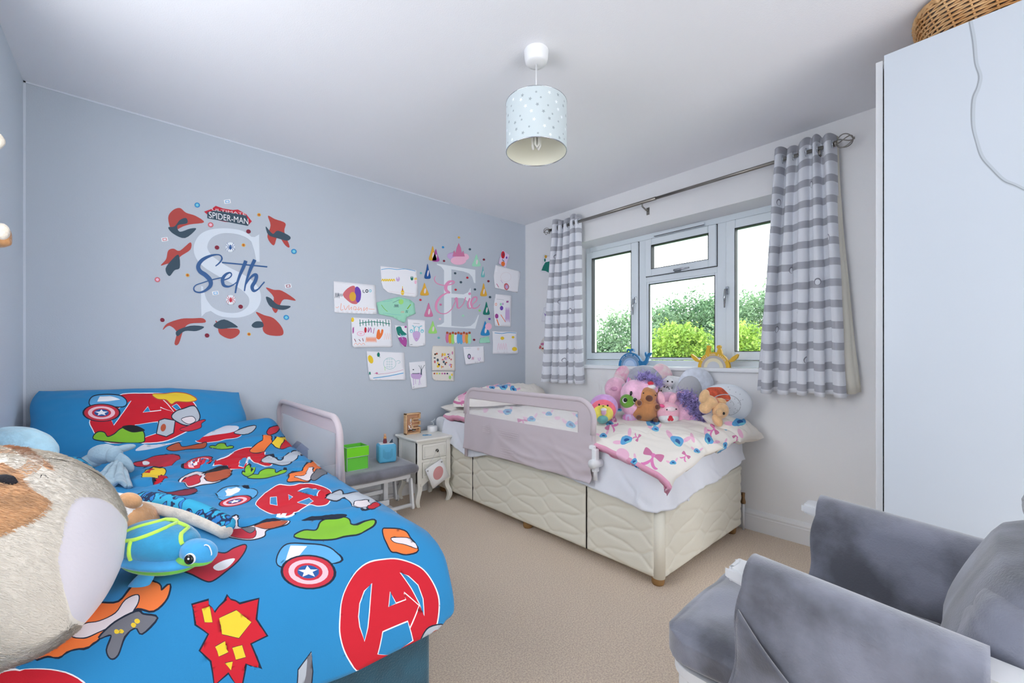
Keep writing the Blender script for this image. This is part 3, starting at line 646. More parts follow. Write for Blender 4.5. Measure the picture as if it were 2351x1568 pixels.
# ---------------------------------------------------------------- bed rails
mrail = mat('rail_fabric', (198, 186, 192), .75, bump=.0005, bscale=500, sheen=.2)
mm = bpy.data.materials.new('rail_mesh'); mm.use_nodes = True; nt = mm.node_tree; p = nt.nodes['Principled BSDF']; p.inputs['Base Color'].default_value = lin((240, 240, 248)); p.inputs['Roughness'].default_value = .8
tr = nt.nodes.new('ShaderNodeBsdfTransparent'); mx = nt.nodes.new('ShaderNodeMixShader'); mx.inputs[0].default_value = .16
nt.links.new(tr.outputs[0], mx.inputs[1]); nt.links.new(p.outputs[0], mx.inputs[2]); nt.links.new(mx.outputs[0], nt.nodes['Material Output'].inputs[0])
def rail(label, x, y0, y1, zt, zm1, zm0, zb, post0, post1, r=.10, out=-1, skirt=True, mw=.5, foot=None):
    t = thing('bed_rail', label, 'bed rail', (x, (y0+y1)/2, zb)); n = 8
    arc = lambda yc, zc, a0, a1: [(x, yc+r*math.cos(a0+(a1-a0)*k/n), zc+r*math.sin(a0+(a1-a0)*k/n)) for k in range(n+1)]
    tube('frame_tube', [(x, y0, zb-.06)]+arc(y0-r, zt-r, 0, PI/2)+arc(y1+r, zt-r, PI/2, PI)+[(x, y1, zb+.03)], .012, mrail, t, 12)
    # fabric sleeve with a rectangular mesh opening
    oy0, oy1 = y0-post0, y1+post1
    P = [(y0, zb)]+[(q[1], q[2]) for q in arc(y0-r, zt-r, 0, PI/2)]+[(q[1], q[2]) for q in arc(y1+r, zt-r, PI/2, PI)]+[(y1, zb)]
    def f(u, v):
        k = np.clip((zm0-v)/max(.01, zm0-zb), 0, 1.3)
        o = out*(.006+.016*k+.016*k*nz(u*5, v*5+u*2, 1.7, seed=5)+.007*k*nz(u*17, v*8, 1.5, seed=6)+k*creases(u, v, 31, 12, y1, y0, zb, zm0, .010, ang=.35, spread=.4, ln=(.1, .25), wd=(.012, .02))+.010*k*np.exp(-((u-y1)/.06)**2)*np.sin(v*90))
        return np.stack([x+o, u, v], -1)
    s = Surf(f, (y1-.01, y0+.01, zb-.04, zt+.01), 60)
    MATS.setdefault('railf', mrail)
    win_ = [(oy0, zm1), (oy1, zm1+0), (oy1, zm0), (oy0, zm0)]
    # outline with slit: build as four panels
    o = sheet('fabric', s, 90, 60, None, [('railf', P+[], 'uv')], t, space='uv')
    # cut the opening by removing faces inside it
    me = o.data; bm = bmesh.new(); bm.from_mesh(me)
    lo, hi = min(oy0, oy1), max(oy0, oy1)
    for (co, no) in (((x, lo, 0), (0, 1, 0)), ((x, hi, 0), (0, 1, 0)), ((x, 0, zm0), (0, 0, 1)), ((x, 0, zm1), (0, 0, 1))):
        bmesh.ops.bisect_plane(bm, geom=bm.verts[:]+bm.edges[:]+bm.faces[:], plane_co=co, plane_no=no)
    dl = [q for q in bm.faces if lo < q.calc_center_median().y < hi and zm0 < q.calc_center_median().z < zm1]
    bmesh.ops.delete(bm, geom=dl, context='FACES'); bm.to_mesh(me); bm.free()
    md = o.modifiers.new('solid', 'SOLIDIFY'); md.thickness = .004; md.offset = 0
    md = mm
    box('mesh_panel', (x-.001, hi+.004, zm0-.004), (x+.001, lo-.004, zm1+.004), mm, t)
    tube('piping', [(x+out*.008, y0-.0, zm0)]+arc(y0-r, zt-r, 0, PI/2)[1:]+arc(y1+r, zt-r, PI/2, PI)+[(x+out*.008, y1, zm0)], .0145, mrail, t, 10)
    return t
r1 = rail('mauve fabric bed rail beside the blue bed', -2.215, -.045, -1.115, .812, .735, .52, .40, .055, .07, out=1)
r2 = rail('mauve fabric bed rail along the divan bed', -1.135, -.575, -1.70, .862, .795, .685, .44, .045, .10)
for yy in (-1.72,):
    b_ = box('bracket', (-1.165, yy-.012, .50), (-1.13, yy+.014, .62), WHITE, r2, bev=.006); tube('knuckle', [(-1.18, yy, .545), (-1.11, yy, .545)], .024, WHITE, r2, 16)
    tube('lower_post', [(-1.148, yy, .56), (-1.148, yy, .46)], .011, WHITE, r2, 10)
    box('clip', (-1.165, yy+.0, .615), (-1.14, yy+.03, .635), WHITE, r2, bev=.004)
# faint raised label panels on the rail skirt
mlab = mat('rail_label', (208, 197, 203), .6)
for ya, yb, za, zb2 in ((-.80, -.88, .585, .635), (-.97, -1.16, .575, .63), (-.985, -1.115, .455, .52)):
    bm = bmesh.new()
    for k in range(4): bxm(bm, (-1.166, ya-.006, zb2-.008-k*(zb2-za)/4.2), (-1.164, yb+.006, zb2-.010-k*(zb2-za)/4.2))
    fin(bm, 'stitched_label', mlab, r2)

# ---------------------------------------------------------------- blue bed
mteal = mat('teal_velour', (20, 70, 88), .9, bump=.002, bscale=220, sheen=.5, var=.12, vscale=12)
bb = thing('divan_bed', 'teal velour divan bed under the blue duvet', 'bed', (-2.8, -1.05, 0))
box('base', (-3.25, -2.05, .04), (-2.31, -.05, .36), mteal, bb, bev=.012, seg=3, smooth=False)
for x in (-3.2, -2.37):
    for y in (-.1, -1.99): lathe('castor', (x, y, 0), [(0, 0), (.024, 0), (.028, .01), (.028, .042), (0, .042)], wood, bb, 14)
tag(box('mattress', (-3.26, -2.03, .362), (-2.31, -.04, .55), msheet, None, bev=.04, seg=5, smooth=True), 'white mattress on the teal divan bed', 'mattress')
mblu = mat('duvet_blue', (30, 130, 186), .85, bump=.0006, bscale=450, sheen=.1); MATS['print_blue'] = mblu
TB = .59
def fold(s, e, r):
    th = np.clip((s-e)/r, 0, PI/2); ext = np.clip(s-e-r*PI/2, 0, None)
    return np.minimum(s, e)+r*np.sin(th), r*(1-np.cos(th))+ext
def bd(u, v):
    # u: metres from the left wall, v: metres from the head end
    X, du = fold(u, .925, .075); Y, dv = fold(v, 1.56, .20)
    p = 3.; D = (du**p+dv**p)**(1/p)
    sw = np.clip(du/.1, 0, 1)*.012+np.clip(dv/.1, 0, 1)*.012
    x = -3.27+X+.0*u; y = -.30-Y
    top = np.clip(1-D/.05, 0, 1)
    w = .014*nz(x*4, y*4, 2, seed=1)+.010*nz(x*9+y*4, y*8, 1.6, seed=3)
    w = w+.016*np.exp(-((v-.16-.10*u)/.05)**2)+.020*np.exp(-((v-.40-.16*u)/.035)**2)*(u > .0)*np.clip(u/.5, 0, 1)-.016*np.exp(-((v-.32-.15*u)/.03)**2)
    w = w+.012*np.sin((u*1.2+v)*14+2*np.sin(u*5))*np.clip(1-v/1.0, 0, 1)
    w = w+creases(u, v, 21, 34, 0, 1.0, .15, 1.8, .011)+creases(u, v, 8, 14,   .1, 1.0, .1, .8, .016, ang=.25, spread=.35)
    w = w+(.085+.03*np.clip(u, 0, 1))*np.exp(-((v-.0)/.10)**2)+.035*np.exp(-((v-.25)/.2)**2)*np.exp(-((u-.85)/.2)**2)
    z = TB-D+w*(.35+.65*top)
    side = nz(u*6, v*6, 2, seed=6)*.014*np.clip(D/.1, 0, 1)
    x = x+np.where(du > .03, .012+side, 0); y = y-np.where(dv > .03, side, 0)
    return np.stack([x, y, z], -1)
BS = Surf(bd, (0, 1.17, 0, 1.885), 260)
Z6 = lambda P: [(500+x/3.752, 1150+y/3.752) for x, y in P]
Z5 = lambda P: [(560+x/3.919, 880+y/3.919) for x, y in P]
Z3 = lambda P: [(x/3.918, 880+y/3.918) for x, y in P]
Z4 = lambda P: [(x/3.918, 1250+y/3.918) for x, y in P]
bsh = []
def motif(poly, col, edge='navy', w=4, smooth=True, n=4):
    q = spl(poly, n) if smooth else poly
    q = [tuple(a[:2]) for a in q]
    if edge: bsh.append((edge, [tuple(a) for a in grow(q, w)]))
    bsh.append((col, q))
def line(pts, col='navy', w=2, smooth=True): bsh.append((col, [tuple(a) for a in ribbon([(a, b, w) for a, b in pts], 4, smooth)]))
def star(c, r, col, rot=0, sy=1, r2=.45, n=5):
    bsh.append((col, [(c[0]+(r if k % 2 == 0 else r*r2)*math.cos(rot+k*PI/n), c[1]+sy*(r if k % 2 == 0 else r*r2)*math.sin(rot+k*PI/n)) for k in range(2*n)]))
# big round A emblem at the foot corner
motif(Z6([(1040, 1000), (1035, 1120), (1060, 1230), (1110, 1330), (1190, 1420), (1300, 1370), (1450, 1320), (1640, 1240), (1720, 1180), (1780, 1110), (1835, 1040), (1860, 880), (1840, 770), (1780, 660), (1700, 590), (1560, 545), (1430, 540), (1300, 570), (1180, 650), (1090, 770), (1050, 880)]), 'red', 'white', 2.5)
motif(Z6([(1298, 735), (1240, 800), (1200, 900), (1190, 1000), (1200, 1080), (1232, 1185), (1260, 1080), (1280, 920)]), 'blue', 'white', 2, False)
motif(Z6([(1545, 640), (1610, 670), (1690, 740), (1730, 850), (1735, 975), (1700, 880), (1640, 770)]), 'blue', 'white', 2, False)
motif(Z6([(1455, 805), (1445, 915), (1500, 890)]), 'blue', 'white', 2, False)
line(Z6([(1500, 890), (1585, 860), (1568, 800), (1700, 905), (1615, 1080)]), 'white', 2.5, False)
motif(Z6([(1395, 1110), (1600, 1030), (1640, 1160), (1540, 1240), (1440, 1280), (1350, 1275)]), 'blue', 'white', 2.5, False)
# second A emblem
motif(Z5([(110, 1150), (160, 1075), (240, 1010), (320, 965), (420, 975), (540, 957), (640, 965), (740, 1000), (798, 1060), (780, 1100), (740, 1150), (660, 1165), (600, 1150), (540, 1180), (460, 1230), (360, 1250), (250, 1240), (165, 1205)]), 'red', 'white', 2)
motif(Z5([(245, 1085), (295, 1080), (300, 1155), (240, 1145)]), 'blue', 'white', 1.5, False); motif(Z5([(490, 1020), (560, 1000), (640, 1005), (680, 1055), (600, 1040)]), 'blue', 'white', 1.5, False)
motif(Z5([(405, 1060), (440, 1080), (412, 1105)]), 'blue', 'white', 1.5, False); motif(Z5([(490, 1130), (590, 1090), (625, 1120), (575, 1155)]), 'blue', 'white', 1.5, False)
# third, near the rail, and the fold one
motif(Z3([(1920, 780), (1960, 730), (2060, 690), (2150, 630), (2260, 610), (2360, 650), (2440, 740), (2400, 790), (2300, 760), (2230, 720), (2210, 800), (2120, 805), (1990, 770)]), 'red', 'white', 1.8)
motif(Z3([(2160, 740), (2230, 715), (2200, 790), (2160, 780)]), 'blue', 'white', 1.2, False)
motif([(450, 1012), (500, 998), (540, 992), (556, 1003), (545, 1012), (520, 1015), (500, 1020), (458, 1022)], 'red', 'white', 1.5)
motif([(170, 1013), (190, 1005), (215, 1003), (232, 1008), (205, 1020), (188, 1024)], 'red', 'white', 1.5, False)
motif([(-5, 1567), (20, 1556), (60, 1552), (120, 1554), (180, 1570), (200, 1600), (-20, 1600)], 'red', 'white', 3)
motif([(185, 1110), (205, 1118), (218, 1130), (200, 1126), (185, 1118)], 'red', 'white', 1.5)
# round star shields
def roundel(c, rx, ry, rot=0):
    for k, col in ((1.1, 'navy'), (1, 'shield'), (.78, 'shpink'), (.55, 'shield'), (.42, 'dblue')): bsh.append((col, ov(c, rx*k, ry*k, rot, 26)))
    a = math.radians(rot); bsh.append(('white', [(c[0]+(1 if k % 2 == 0 else .45)*.40*(rx*math.cos(a)*math.cos(k*PI/5-1.6)-ry*math.sin(a)*math.sin(k*PI/5-1.6)), c[1]+(1 if k % 2 == 0 else .45)*.40*(rx*math.sin(a)*math.cos(k*PI/5-1.6)+ry*math.cos(a)*math.sin(k*PI/5-1.6))) for k in range(10)]))
motif([(636, 1315), (640, 1290), (660, 1270), (700, 1268), (745, 1272), (778, 1290), (770, 1305), (700, 1312), (665, 1320)], 'sky', 'navy', 3)
bsh.append(('white', [(655, 1305), (668, 1272), (706, 1272), (690, 1290), (672, 1306)]))
roundel((705, 1327), 58, 33, -3); motif([(495, 1155), (512, 1135), (545, 1130), (590, 1140), (575, 1160), (530, 1165)], 'sky', 'navy', 2); bsh.append(('white', [(510, 1155), (522, 1135), (550, 1134), (530, 1152)]))
roundel((538, 1166), 38, 11, -12); roundel((455, 1071), 34, 10, -15)
# plain colour patches standing in for the cartoon print
def gr(c, sx, sy, rot=0):     # green wavy leaf
    a = math.radians(rot); P = [(-1, .25), (-.75, -.1), (-.45, .0), (-.3, -.6), (0, -.85), (.35, -.75), (.5, -.1), (.75, -.3), (1, -.35), (.95, .0), (.6, .35), (.3, .5), (-.1, .65), (-.6, .55)]
    motif([(c[0]+sx*x*math.cos(a)-sy*y*math.sin(a), c[1]+sx*x*math.sin(a)+sy*y*math.cos(a)) for x, y in P], 'green', 'navy', max(2, sx*.04))
gr((768, 1232), 92, 34, -6); gr((612, 1100), 44, 14, -6); gr((570, 1094), 14, 18, 0); gr((510, 1034), 26, 9, 5)
motif([(693, 1211), (712, 1198), (740, 1196), (786, 1192), (800, 1196), (780, 1206), (740, 1208)], 'navy', None, 0)
motif(Z4([(330, 1090), (430, 990), (560, 860), (700, 720), (880, 630), (1090, 600), (1200, 470), (1330, 415), (1440, 440), (1450, 500), (1530, 440), (1490, 560), (1380, 660), (1250, 640), (1160, 700), (1000, 790), (900, 900), (800, 980), (640, 1010), (540, 1070), (440, 1060)]), 'orange', 'navy', 4)
motif(Z4([(650, 890), (760, 800), (900, 770), (1060, 690), (1150, 580), (1240, 545), (1245, 610), (1180, 700), (1050, 780), (880, 860), (760, 905)]), 'pale', 'navy', 2)
motif(Z4([(900, 900), (1050, 770), (1240, 670), (1300, 690), (1410, 720), (1290, 840), (1240, 800), (1130, 880), (1060, 1040), (1000, 1075), (970, 1000), (1010, 870)]), 'grey', 'navy', 3.5)
for q in ((1060, 842), (1105, 838), (1220, 775), (1252, 742)): bsh.append(('yellow', ov(Z4([q])[0], 6, 5)))
motif(Z5([(400, 930), (405, 870), (450, 850), (530, 830), (550, 770), (610, 730), (690, 715), (695, 780), (640, 830), (600, 900), (570, 935), (480, 930)]), 'orange', 'navy', 3)
motif(Z5([(450, 880), (540, 880), (590, 800), (620, 830), (600, 900), (560, 925)]), 'pale', 'navy', 1.5); motif(Z5([(600, 900), (640, 840), (720, 790), (720, 850), (640, 920)]), 'grey', 'navy', 2)
motif(Z6([(1415, 310), (1450, 298), (1590, 310), (1640, 370), (1700, 460), (1600, 495), (1520, 480), (1470, 470), (1440, 400)]), 'orange', 'navy', 3); motif(Z6([(1495, 370), (1640, 372), (1695, 445), (1600, 420), (1500, 400)]), 'pale', 'navy', 1.5)
# red zigzag burst with yellow lozenges
motif([(440, 1405), (475, 1395), (490, 1420), (520, 1384), (548, 1400), (590, 1388), (583, 1430), (606, 1462), (570, 1480), (592, 1530), (560, 1520), (548, 1575), (520, 1540), (488, 1566), (480, 1520), (456, 1500), (476, 1465), (446, 1445)], 'red', 'navy', 4.5, False)
for P in ([(460, 1412), (478, 1406), (484, 1440), (466, 1440)], [(500, 1430), (540, 1412), (574, 1436), (545, 1470), (506, 1464)], [(490, 1490), (512, 1478), (520, 1500), (498, 1510)], [(530, 1490), (552, 1484), (560, 1508), (538, 1514)], [(512, 1522), (530, 1518), (526, 1536)]): motif(P, 'yellow', 'navy', 1, False)
motif(Z3([(1275, 890), (1300, 830), (1370, 800), (1440, 810), (1480, 830), (1440, 880), (1480, 930), (1400, 940), (1370, 900)]), 'yellow', 'navy', 2, False); motif(Z3([(1300, 850), (1350, 805), (1390, 815), (1350, 850)]), 'red', None, 0, False); motif(Z3([(1390, 910), (1440, 870), (1490, 900), (1450, 950), (1400, 945)]), 'red', 'navy', 1.5, False)
motif(Z5([(245, 560), (300, 510), (370, 505), (410, 550), (370, 620), (300, 610), (260, 580)]), 'yellow', 'navy', 2); motif(Z5([(350, 530), (410, 540), (390, 610), (340, 620)]), 'red', 'navy', 1.5)
# red leaf, winged grey-brown patches, grey patches
motif(Z4([(1600, 300), (1700, 290), (1760, 190), (1900, 155), (2020, 165), (2100, 120), (2200, 85), (2200, 130), (2130, 230), (2020, 320), (1900, 400), (1830, 400), (1720, 350)]), 'shield', 'navy', 3)
bsh.append(('white', [tuple(a[:2]) for a in spl(Z4([(1900, 290), (2000, 230), (2110, 210), (2040, 290), (1950, 320)]), 4)]))
motif(Z6([(30, 290), (150, 190), (200, 270), (320, 250), (440, 210), (600, 215), (600, 260), (430, 310), (400, 370), (280, 405), (150, 390), (60, 360)]), 'pale', 'navy', 3)
motif(Z6([(330, 260), (440, 215), (600, 222), (560, 270), (420, 300)]), 'brown', 'navy', 1.5); motif(Z6([(60, 330), (200, 300), (330, 310), (300, 390), (140, 380)]), 'shield', 'navy', 1.5); motif(Z6([(210, 290), (290, 270), (330, 300), (280, 340)]), 'grey', 'navy', 1.5)
motif(Z3([(1640, 900), (1760, 830), (1870, 850), (1980, 800), (2090, 810), (2080, 870), (1940, 940), (1820, 960), (1700, 990), (1650, 960)]), 'pale', 'navy', 2.5); motif(Z3([(1840, 880), (1980, 805), (2090, 815), (2060, 880), (1920, 930)]), 'brown', 'navy', 1.5); motif(Z3([(1660, 920), (1780, 870), (1800, 930), (1690, 970)]), 'shield', 'navy', 1.5)
motif(Z3([(1820, 860), (1960, 800), (2080, 800), (1990, 830)]), 'black', None, 0)
motif(Z5([(750, 1085), (860, 1020), (900, 1060), (980, 1040), (1040, 1010), (1110, 1060), (1180, 1140), (1110, 1190), (1000, 1160), (930, 1070), (830, 1115)]), 'lgrey', 'navy', 3); motif(Z5([(1000, 1110), (1100, 1110), (1110, 1170), (1040, 1170)]), 'pale', 'navy', 1.5); motif(Z5([(1110, 1165), (1170, 1130), (1195, 1165), (1140, 1190)]), 'red', 'navy', 1.5)
motif(Z5([(160, 740), (230, 690), (330, 730), (420, 650), (510, 655), (450, 720), (390, 770), (290, 770)]), 'lgrey', 'navy', 2)
motif(Z6([(1720, 1140), (1780, 1060), (1900, 1040), (1915, 1150), (1850, 1210), (1730, 1190)]), 'lgrey', 'navy', 2.5); bsh.append(('brown', ov(Z6([(1850, 1115)])[0], 15, 11, -15)))
motif([(676, 1568), (678, 1530), (710, 1492), (713, 1530), (708, 1568), (700, 1600), (680, 1600)], 'lgrey', 'navy', 3, False); bsh.append(('grey', [(700, 1502), (711, 1493), (713, 1530), (708, 1568), (704, 1600), (694, 1600), (697, 1540)]))
motif(Z3([(1500, 610), (1600, 560), (1640, 600), (1800, 570), (1860, 560), (1840, 610), (1700, 620), (1560, 640)]), 'brown', 'navy', 2); motif(Z3([(1200, 760), (1290, 740), (1400, 690), (1590, 685), (1590, 730), (1480, 790), (1260, 790)]), 'shield', 'navy', 2)
bsh.append(('white', ov(Z3([(1315, 760)])[0], 9, 5))); motif(Z3([(1400, 1010), (1500, 1040), (1750, 1000), (1720, 1050), (1560, 1060)]), 'maroon', 'navy', 2)
motif([(575, 1045), (590, 1025), (612, 1012), (622, 1020), (612, 1035), (600, 1048)], 'orange', 'navy', 2); motif([(540, 1000), (560, 990), (585, 985), (570, 1003)], 'lgrey', 'navy', 2); motif([(708, 1040), (722, 1046), (740, 1060), (752, 1070), (735, 1068), (718, 1056)], 'shield', 'navy', 2)
motif([(610, 1000), (618, 988), (632, 984), (628, 998), (616, 1006)], 'shield', 'navy', 2)
motif([(180, 1395), (215, 1385), (222, 1392), (200, 1412), (180, 1415)], 'green', 'navy', 3)
# turned-back pale underside by the pillow
bsh.append(('lgrey2', [tuple(a[:2]) for a in spl([(330, 1026), (380, 1012), (440, 1000), (490, 990), (545, 985), (540, 997), (490, 1006), (420, 1018), (360, 1034), (310, 1042)], 4)]))
MATS['lgrey2'] = mat('duvet_underside', (206, 208, 220), .85); 
for q in ((340, 1030), (375, 1026), (412, 1016), (455, 1004), (490, 997)): bsh.append(('lgrey', ov(q, 5, 2.5)))
tag(sheet('duvet', BS, 110, 190, 'blue', bsh, None, thick=.022, outline=[(0, 0), (1.17, 0), (1.17, 1.70), (1.14, 1.79), (1.06, 1.85), (.96, 1.885), (0, 1.885)], ospace='uv'), 'bright blue duvet with red letter-A emblems and comic-coloured patches', 'duvet')
# blue pillow
bsh_d = bsh; bsh = []
ZP = lambda P: [(100+x/5.111, 880+y/5.111) for x, y in P]
motif(ZP([(930, 130), (1250, 120), (1450, 130), (1650, 170), (1760, 230), (1800, 330), (1800, 480), (1600, 600), (1400, 680), (1100, 700), (800, 700), (650, 640), (580, 540), (550, 430), (700, 300), (850, 200)]), 'red', 'white', 2)
motif(ZP([(1025, 200), (820, 490), (800, 430), (880, 300)]), 'blue', 'white', 1.5, False)
motif(ZP([(1225, 275), (1170, 340), (1250, 330)]), 'blue', 'white', 1.2, False); line(ZP([(1250, 330), (1380, 315), (1370, 280), (1530, 335), (1400, 190)]), 'white', 2, False)
motif(ZP([(1510, 270), (1560, 245), (1610, 300), (1560, 310)]), 'blue', 'white', 1.2, False)
motif(ZP([(1075, 490), (1340, 455), (1340, 580), (1190, 630)]), 'blue', 'white', 1.5, False)
motif(ZP([(545, 200), (600, 150), (750, 135), (900, 150), (970, 210), (930, 270), (700, 260), (560, 260)]), 'sky', 'navy', 2.5); bsh.append(('white', ZP([(630, 215), (660, 155), (780, 150), (900, 190), (760, 210)])))
roundel(ZP([(680, 345)])[0], 40, 19)
motif(ZP([(1280, 130), (1420, 125), (1560, 110), (1700, 130), (1795, 190), (1700, 215), (1560, 210), (1500, 240), (1440, 190), (1340, 180)]), 'yellow', 'brown', 2)
motif(ZP([(1510, 400), (1560, 330), (1650, 300), (1740, 270), (1790, 290), (1830, 400), (1760, 480), (1640, 480)]), 'lgrey', 'navy', 2.5); motif(ZP([(1620, 420), (1740, 390), (1780, 440), (1700, 475)]), 'pale', 'navy', 1.5)
motif(ZP([(1360, 440), (1420, 420), (1540, 440), (1520, 580), (1440, 620), (1330, 590)]), 'lgrey', 'navy', 2.5, False); bsh.append(('brown', ov(ZP([(1405, 520)])[0], 6, 9, 15)))
motif(ZP([(1830, 440), (1900, 430), (1850, 470), (1840, 520), (1700, 560), (1600, 540), (1700, 500)]), 'shield', 'navy', 1.5)
motif(ZP([(590, 620), (640, 575), (710, 580), (750, 630), (830, 600), (920, 530), (1060, 520), (1160, 560), (1180, 640), (1150, 690), (900, 690), (620, 660)]), 'green', 'navy', 2.5)
motif(ZP([(920, 510), (1000, 490), (1100, 500), (1190, 550), (1120, 570), (1040, 575), (960, 545)]), 'black', None, 0)
pillow('pillow', 'blue pillow with a red letter-A emblem leaning on the wall', (-2.845, -.22, .735), (1, 0, -.06), (0, .60, .64), .86, .50, .17, 'blue', bsh, seed=1, crin=.010, pinch=.06, nn=50)
pillow('pillow', 'pale grey pillow end behind the blue pillow', (-3.02, -.13, .64), (1, 0, 0), (0, .9, .3), .50, .2, .12, 'lgrey2', [], seed=2)

# ---------------------------------------------------------------- nightstand
mns = mat('nightstand_white', (232, 230, 222), .4); mknob = mat('dark_knob', (52, 50, 46), .35, metal=.6)
ns = thing('nightstand', 'small white two-drawer nightstand on curved legs', 'nightstand', (-1.25, -.19, 0))
NX0, NX1, NY0, NY1 = -1.395, -1.115, -.345, -.045
bm = bmesh.new()
bxm(bm, (NX0-.022, NY0-.02, .478), (NX1+.022, NY1+.012, .495), bev=.006, seg=3); bxm(bm, (NX0-.010, NY0-.008, .468), (NX1+.010, NY1+.006, .479), bev=.003)
fin(bm, 'top', mns, ns)
prof = [(0, .0), (.030, .0), (.033, .03), (.028, .07), (.026, .10), (.033, .13), (.040, .155), (.044, .18), (.044, .468), (0, .468)]
def leg(x, y, sx):
    V = []; F = []; n = 12
    for i in range(n+1):
        t = i/n; z = .175*t; w = .026+.012*t+.005*math.sin(t*PI); bow_ = .014*math.sin(t*2*PI-.3)*(1-t*.3)+.004*(1-t)
        cx = x-sx*(.006+bow_); cy = y-.0-bow_*.6*(1 if y < -.2 else -1)
        for a, b in ((-1, -1), (1, -1), (1, 1), (-1, 1)): V.append((cx+a*w/2, cy+b*w/2, z))
    for i in range(n):
        for k in range(4): F.append((4*i+k, 4*i+(k+1) % 4, 4*i+4+(k+1) % 4, 4*i+4+k))
    F += [(3, 2, 1, 0), (4*n, 4*n+1, 4*n+2, 4*n+3)]
    o = link('leg', mesh('leg', V, F), mns, ns); md = o.modifiers.new('b', 'BEVEL'); md.width = .004; md.segments = 2; md.limit_method = 'ANGLE'
for x, sx in ((NX0+.022, 1), (NX1-.022, -1)):
    for y in (NY0+.022, NY1-.022): leg(x, y, sx)
bm = bmesh.new()
bxm(bm, (NX0, NY0+.01, .175), (NX0+.012, NY1, .468)); bxm(bm, (NX1-.012, NY0+.01, .175), (NX1, NY1, .468)); bxm(bm, (NX0, NY1-.01, .175), (NX1, NY1, .468)); bxm(bm, (NX0+.01, NY0+.02, .175), (NX1-.01, NY1-.01, .187))
for x in (NX0, NX1-.038): bxm(bm, (x, NY0, .17), (x+.038, NY0+.03, .468), bev=.003)
for x in (NX0, NX1-.012): bxm(bm, (x-.003 if x == NX0 else x+.003, NY1-.05, .19), (x+.012 if x == NX0 else x+.015, NY1-.02, .46), bev=.002)
bxm(bm, (NX0+.03, NY0+.004, .452), (NX1-.03, NY0+.02, .468)); bxm(bm, (NX0+.03, NY0+.004, .325), (NX1-.03, NY0+.02, .343))
fin(bm, 'body', mns, ns)
ap = spl([(NX0+.03, .21), (NX0+.03, .15), (NX0+.06, .165), (NX0+.10, .185), (-1.255, .165), (NX1-.10, .185), (NX1-.06, .165), (NX1-.03, .15), (NX1-.03, .21)], 4, False)
prism('apron', [tuple(p) for p in ap], 'y', NY0+.004, NY0+.018, mns, ns)
box('shadow_gap', (NX0+.036, NY0+.012, .21), (NX1-.036, NY0+.02, .455), dark, ns)
for za, zb2, kn in ((.347, .450, True), (.212, .324, False)):
    d = box('drawer', (NX0+.041, NY0-.003, za), (NX1-.041, NY0+.012, zb2), mns, ns, bev=.002)
    bm = bmesh.new(); xa, xb = NX0+.052, NX1-.052
    bxm(bm, (xa, NY0-.008, za+.012), (xb, NY0-.003, za+.02), bev=.002); bxm(bm, (xa, NY0-.008, zb2-.02), (xb, NY0-.003, zb2-.012), bev=.002); bxm(bm, (xa, NY0-.008, za+.012), (xa+.008, NY0-.003, zb2-.012), bev=.002); bxm(bm, (xb-.008, NY0-.008, za+.012), (xb, NY0-.003, zb2-.012), bev=.002)
    fin(bm, 'moulding', mns, d)
    tube('knob', [(-1.242, NY0, (za+zb2)/2), (-1.242, NY0-.008, (za+zb2)/2), (-1.242, NY0-.012, (za+zb2)/2), (-1.242, NY0-.020, (za+zb2)/2), (-1.242, NY0-.023, (za+zb2)/2)], [.005, .005, .011, .012, .006], mknob, d, 14)
# card hanging on the drawer knob
cardm = mat('card_white', (238, 238, 240), .6); MATS['cardw'] = cardm
hc = thing('hanging_card', 'tilted white card with a pink disc hanging from the nightstand knob', 'card', (-1.245, -.375, .23))
cs = Surf(lambda u, v: np.stack([u, np.full(np.shape(u), -.376), v], -1), (-1.37, -1.12, .11, .35), 60)
sheet('card', cs, 0, 0, 'cardw', [('rose2', ov((-1.243, .236), .042, .050, -20, 30))], hc, outline=[(-1.35, .278), (-1.214, .336), (-1.144, .195), (-1.287, .128)], thick=.006, space='uv') if MATS.setdefault('rose2', mat('dusty_pink_disc', (212, 150, 152), .6)) else 0
tube('string', [(-1.338, -.374, .285), (-1.250, -.372, .400), (-1.242, -.362, .41), (-1.234, -.372, .40), (-1.222, -.374, .33)], .0014, mat('string', (222, 222, 220), .8), hc, 5)
for q in ((-1.335, .268), (-1.218, .315)): box('hook_plate', (q[0]-.006, -.3835, q[1]-.004), (q[0]+.006, -.382, q[1]+.004), chrome, hc)
# wooden money box in the shape of an E
mwd = mat('pale_wood', (222, 184, 142), .55, col2=(206, 164, 120), vscale=9, stretch=(1, 1, 6)); mglass = gl
eb = thing('money_box', 'wooden letter-E money box with white name lettering, on the nightstand', 'money box', (-1.30, -.085, .495))
ex0, ex1, ez0, ez1 = -1.372, -1.245, .4955, .655; ey = -.125; ed = .035
Rz = Matrix.Rotation(math.radians(8), 3, 'Z')
bm = bmesh.new()
for a, b in (((ex0, ez0), (ex0+.010, ez1)), ((ex0, ez0), (ex1, ez0+.010)), ((ex0, ez1-.010), (ex1, ez1)), ((ex1-.010, ez0), (ex1, ez0+.048)), ((ex1-.010, ez1-.048), (ex1, ez1)), ((ex1-.010, ez0+.064), (ex1, ez1-.064)),
             ((ex0+.06, ez0+.040), (ex1, ez0+.048)), ((ex0+.06, ez1-.048), (ex1, ez1-.040)), ((ex0+.06, ez0+.064), (ex1, ez0+.070)), ((ex0+.06, ez1-.070), (ex1, ez1-.064)), ((ex0+.055, ez0+.040), (ex0+.062, ez0+.070)), ((ex0+.055, ez1-.070), (ex0+.062, ez1-.040))):
    bxm(bm, (a[0], ey, a[1]), (b[0], ey+ed, b[1]), bev=.0012)
fin(bm, 'frame', mwd, eb)
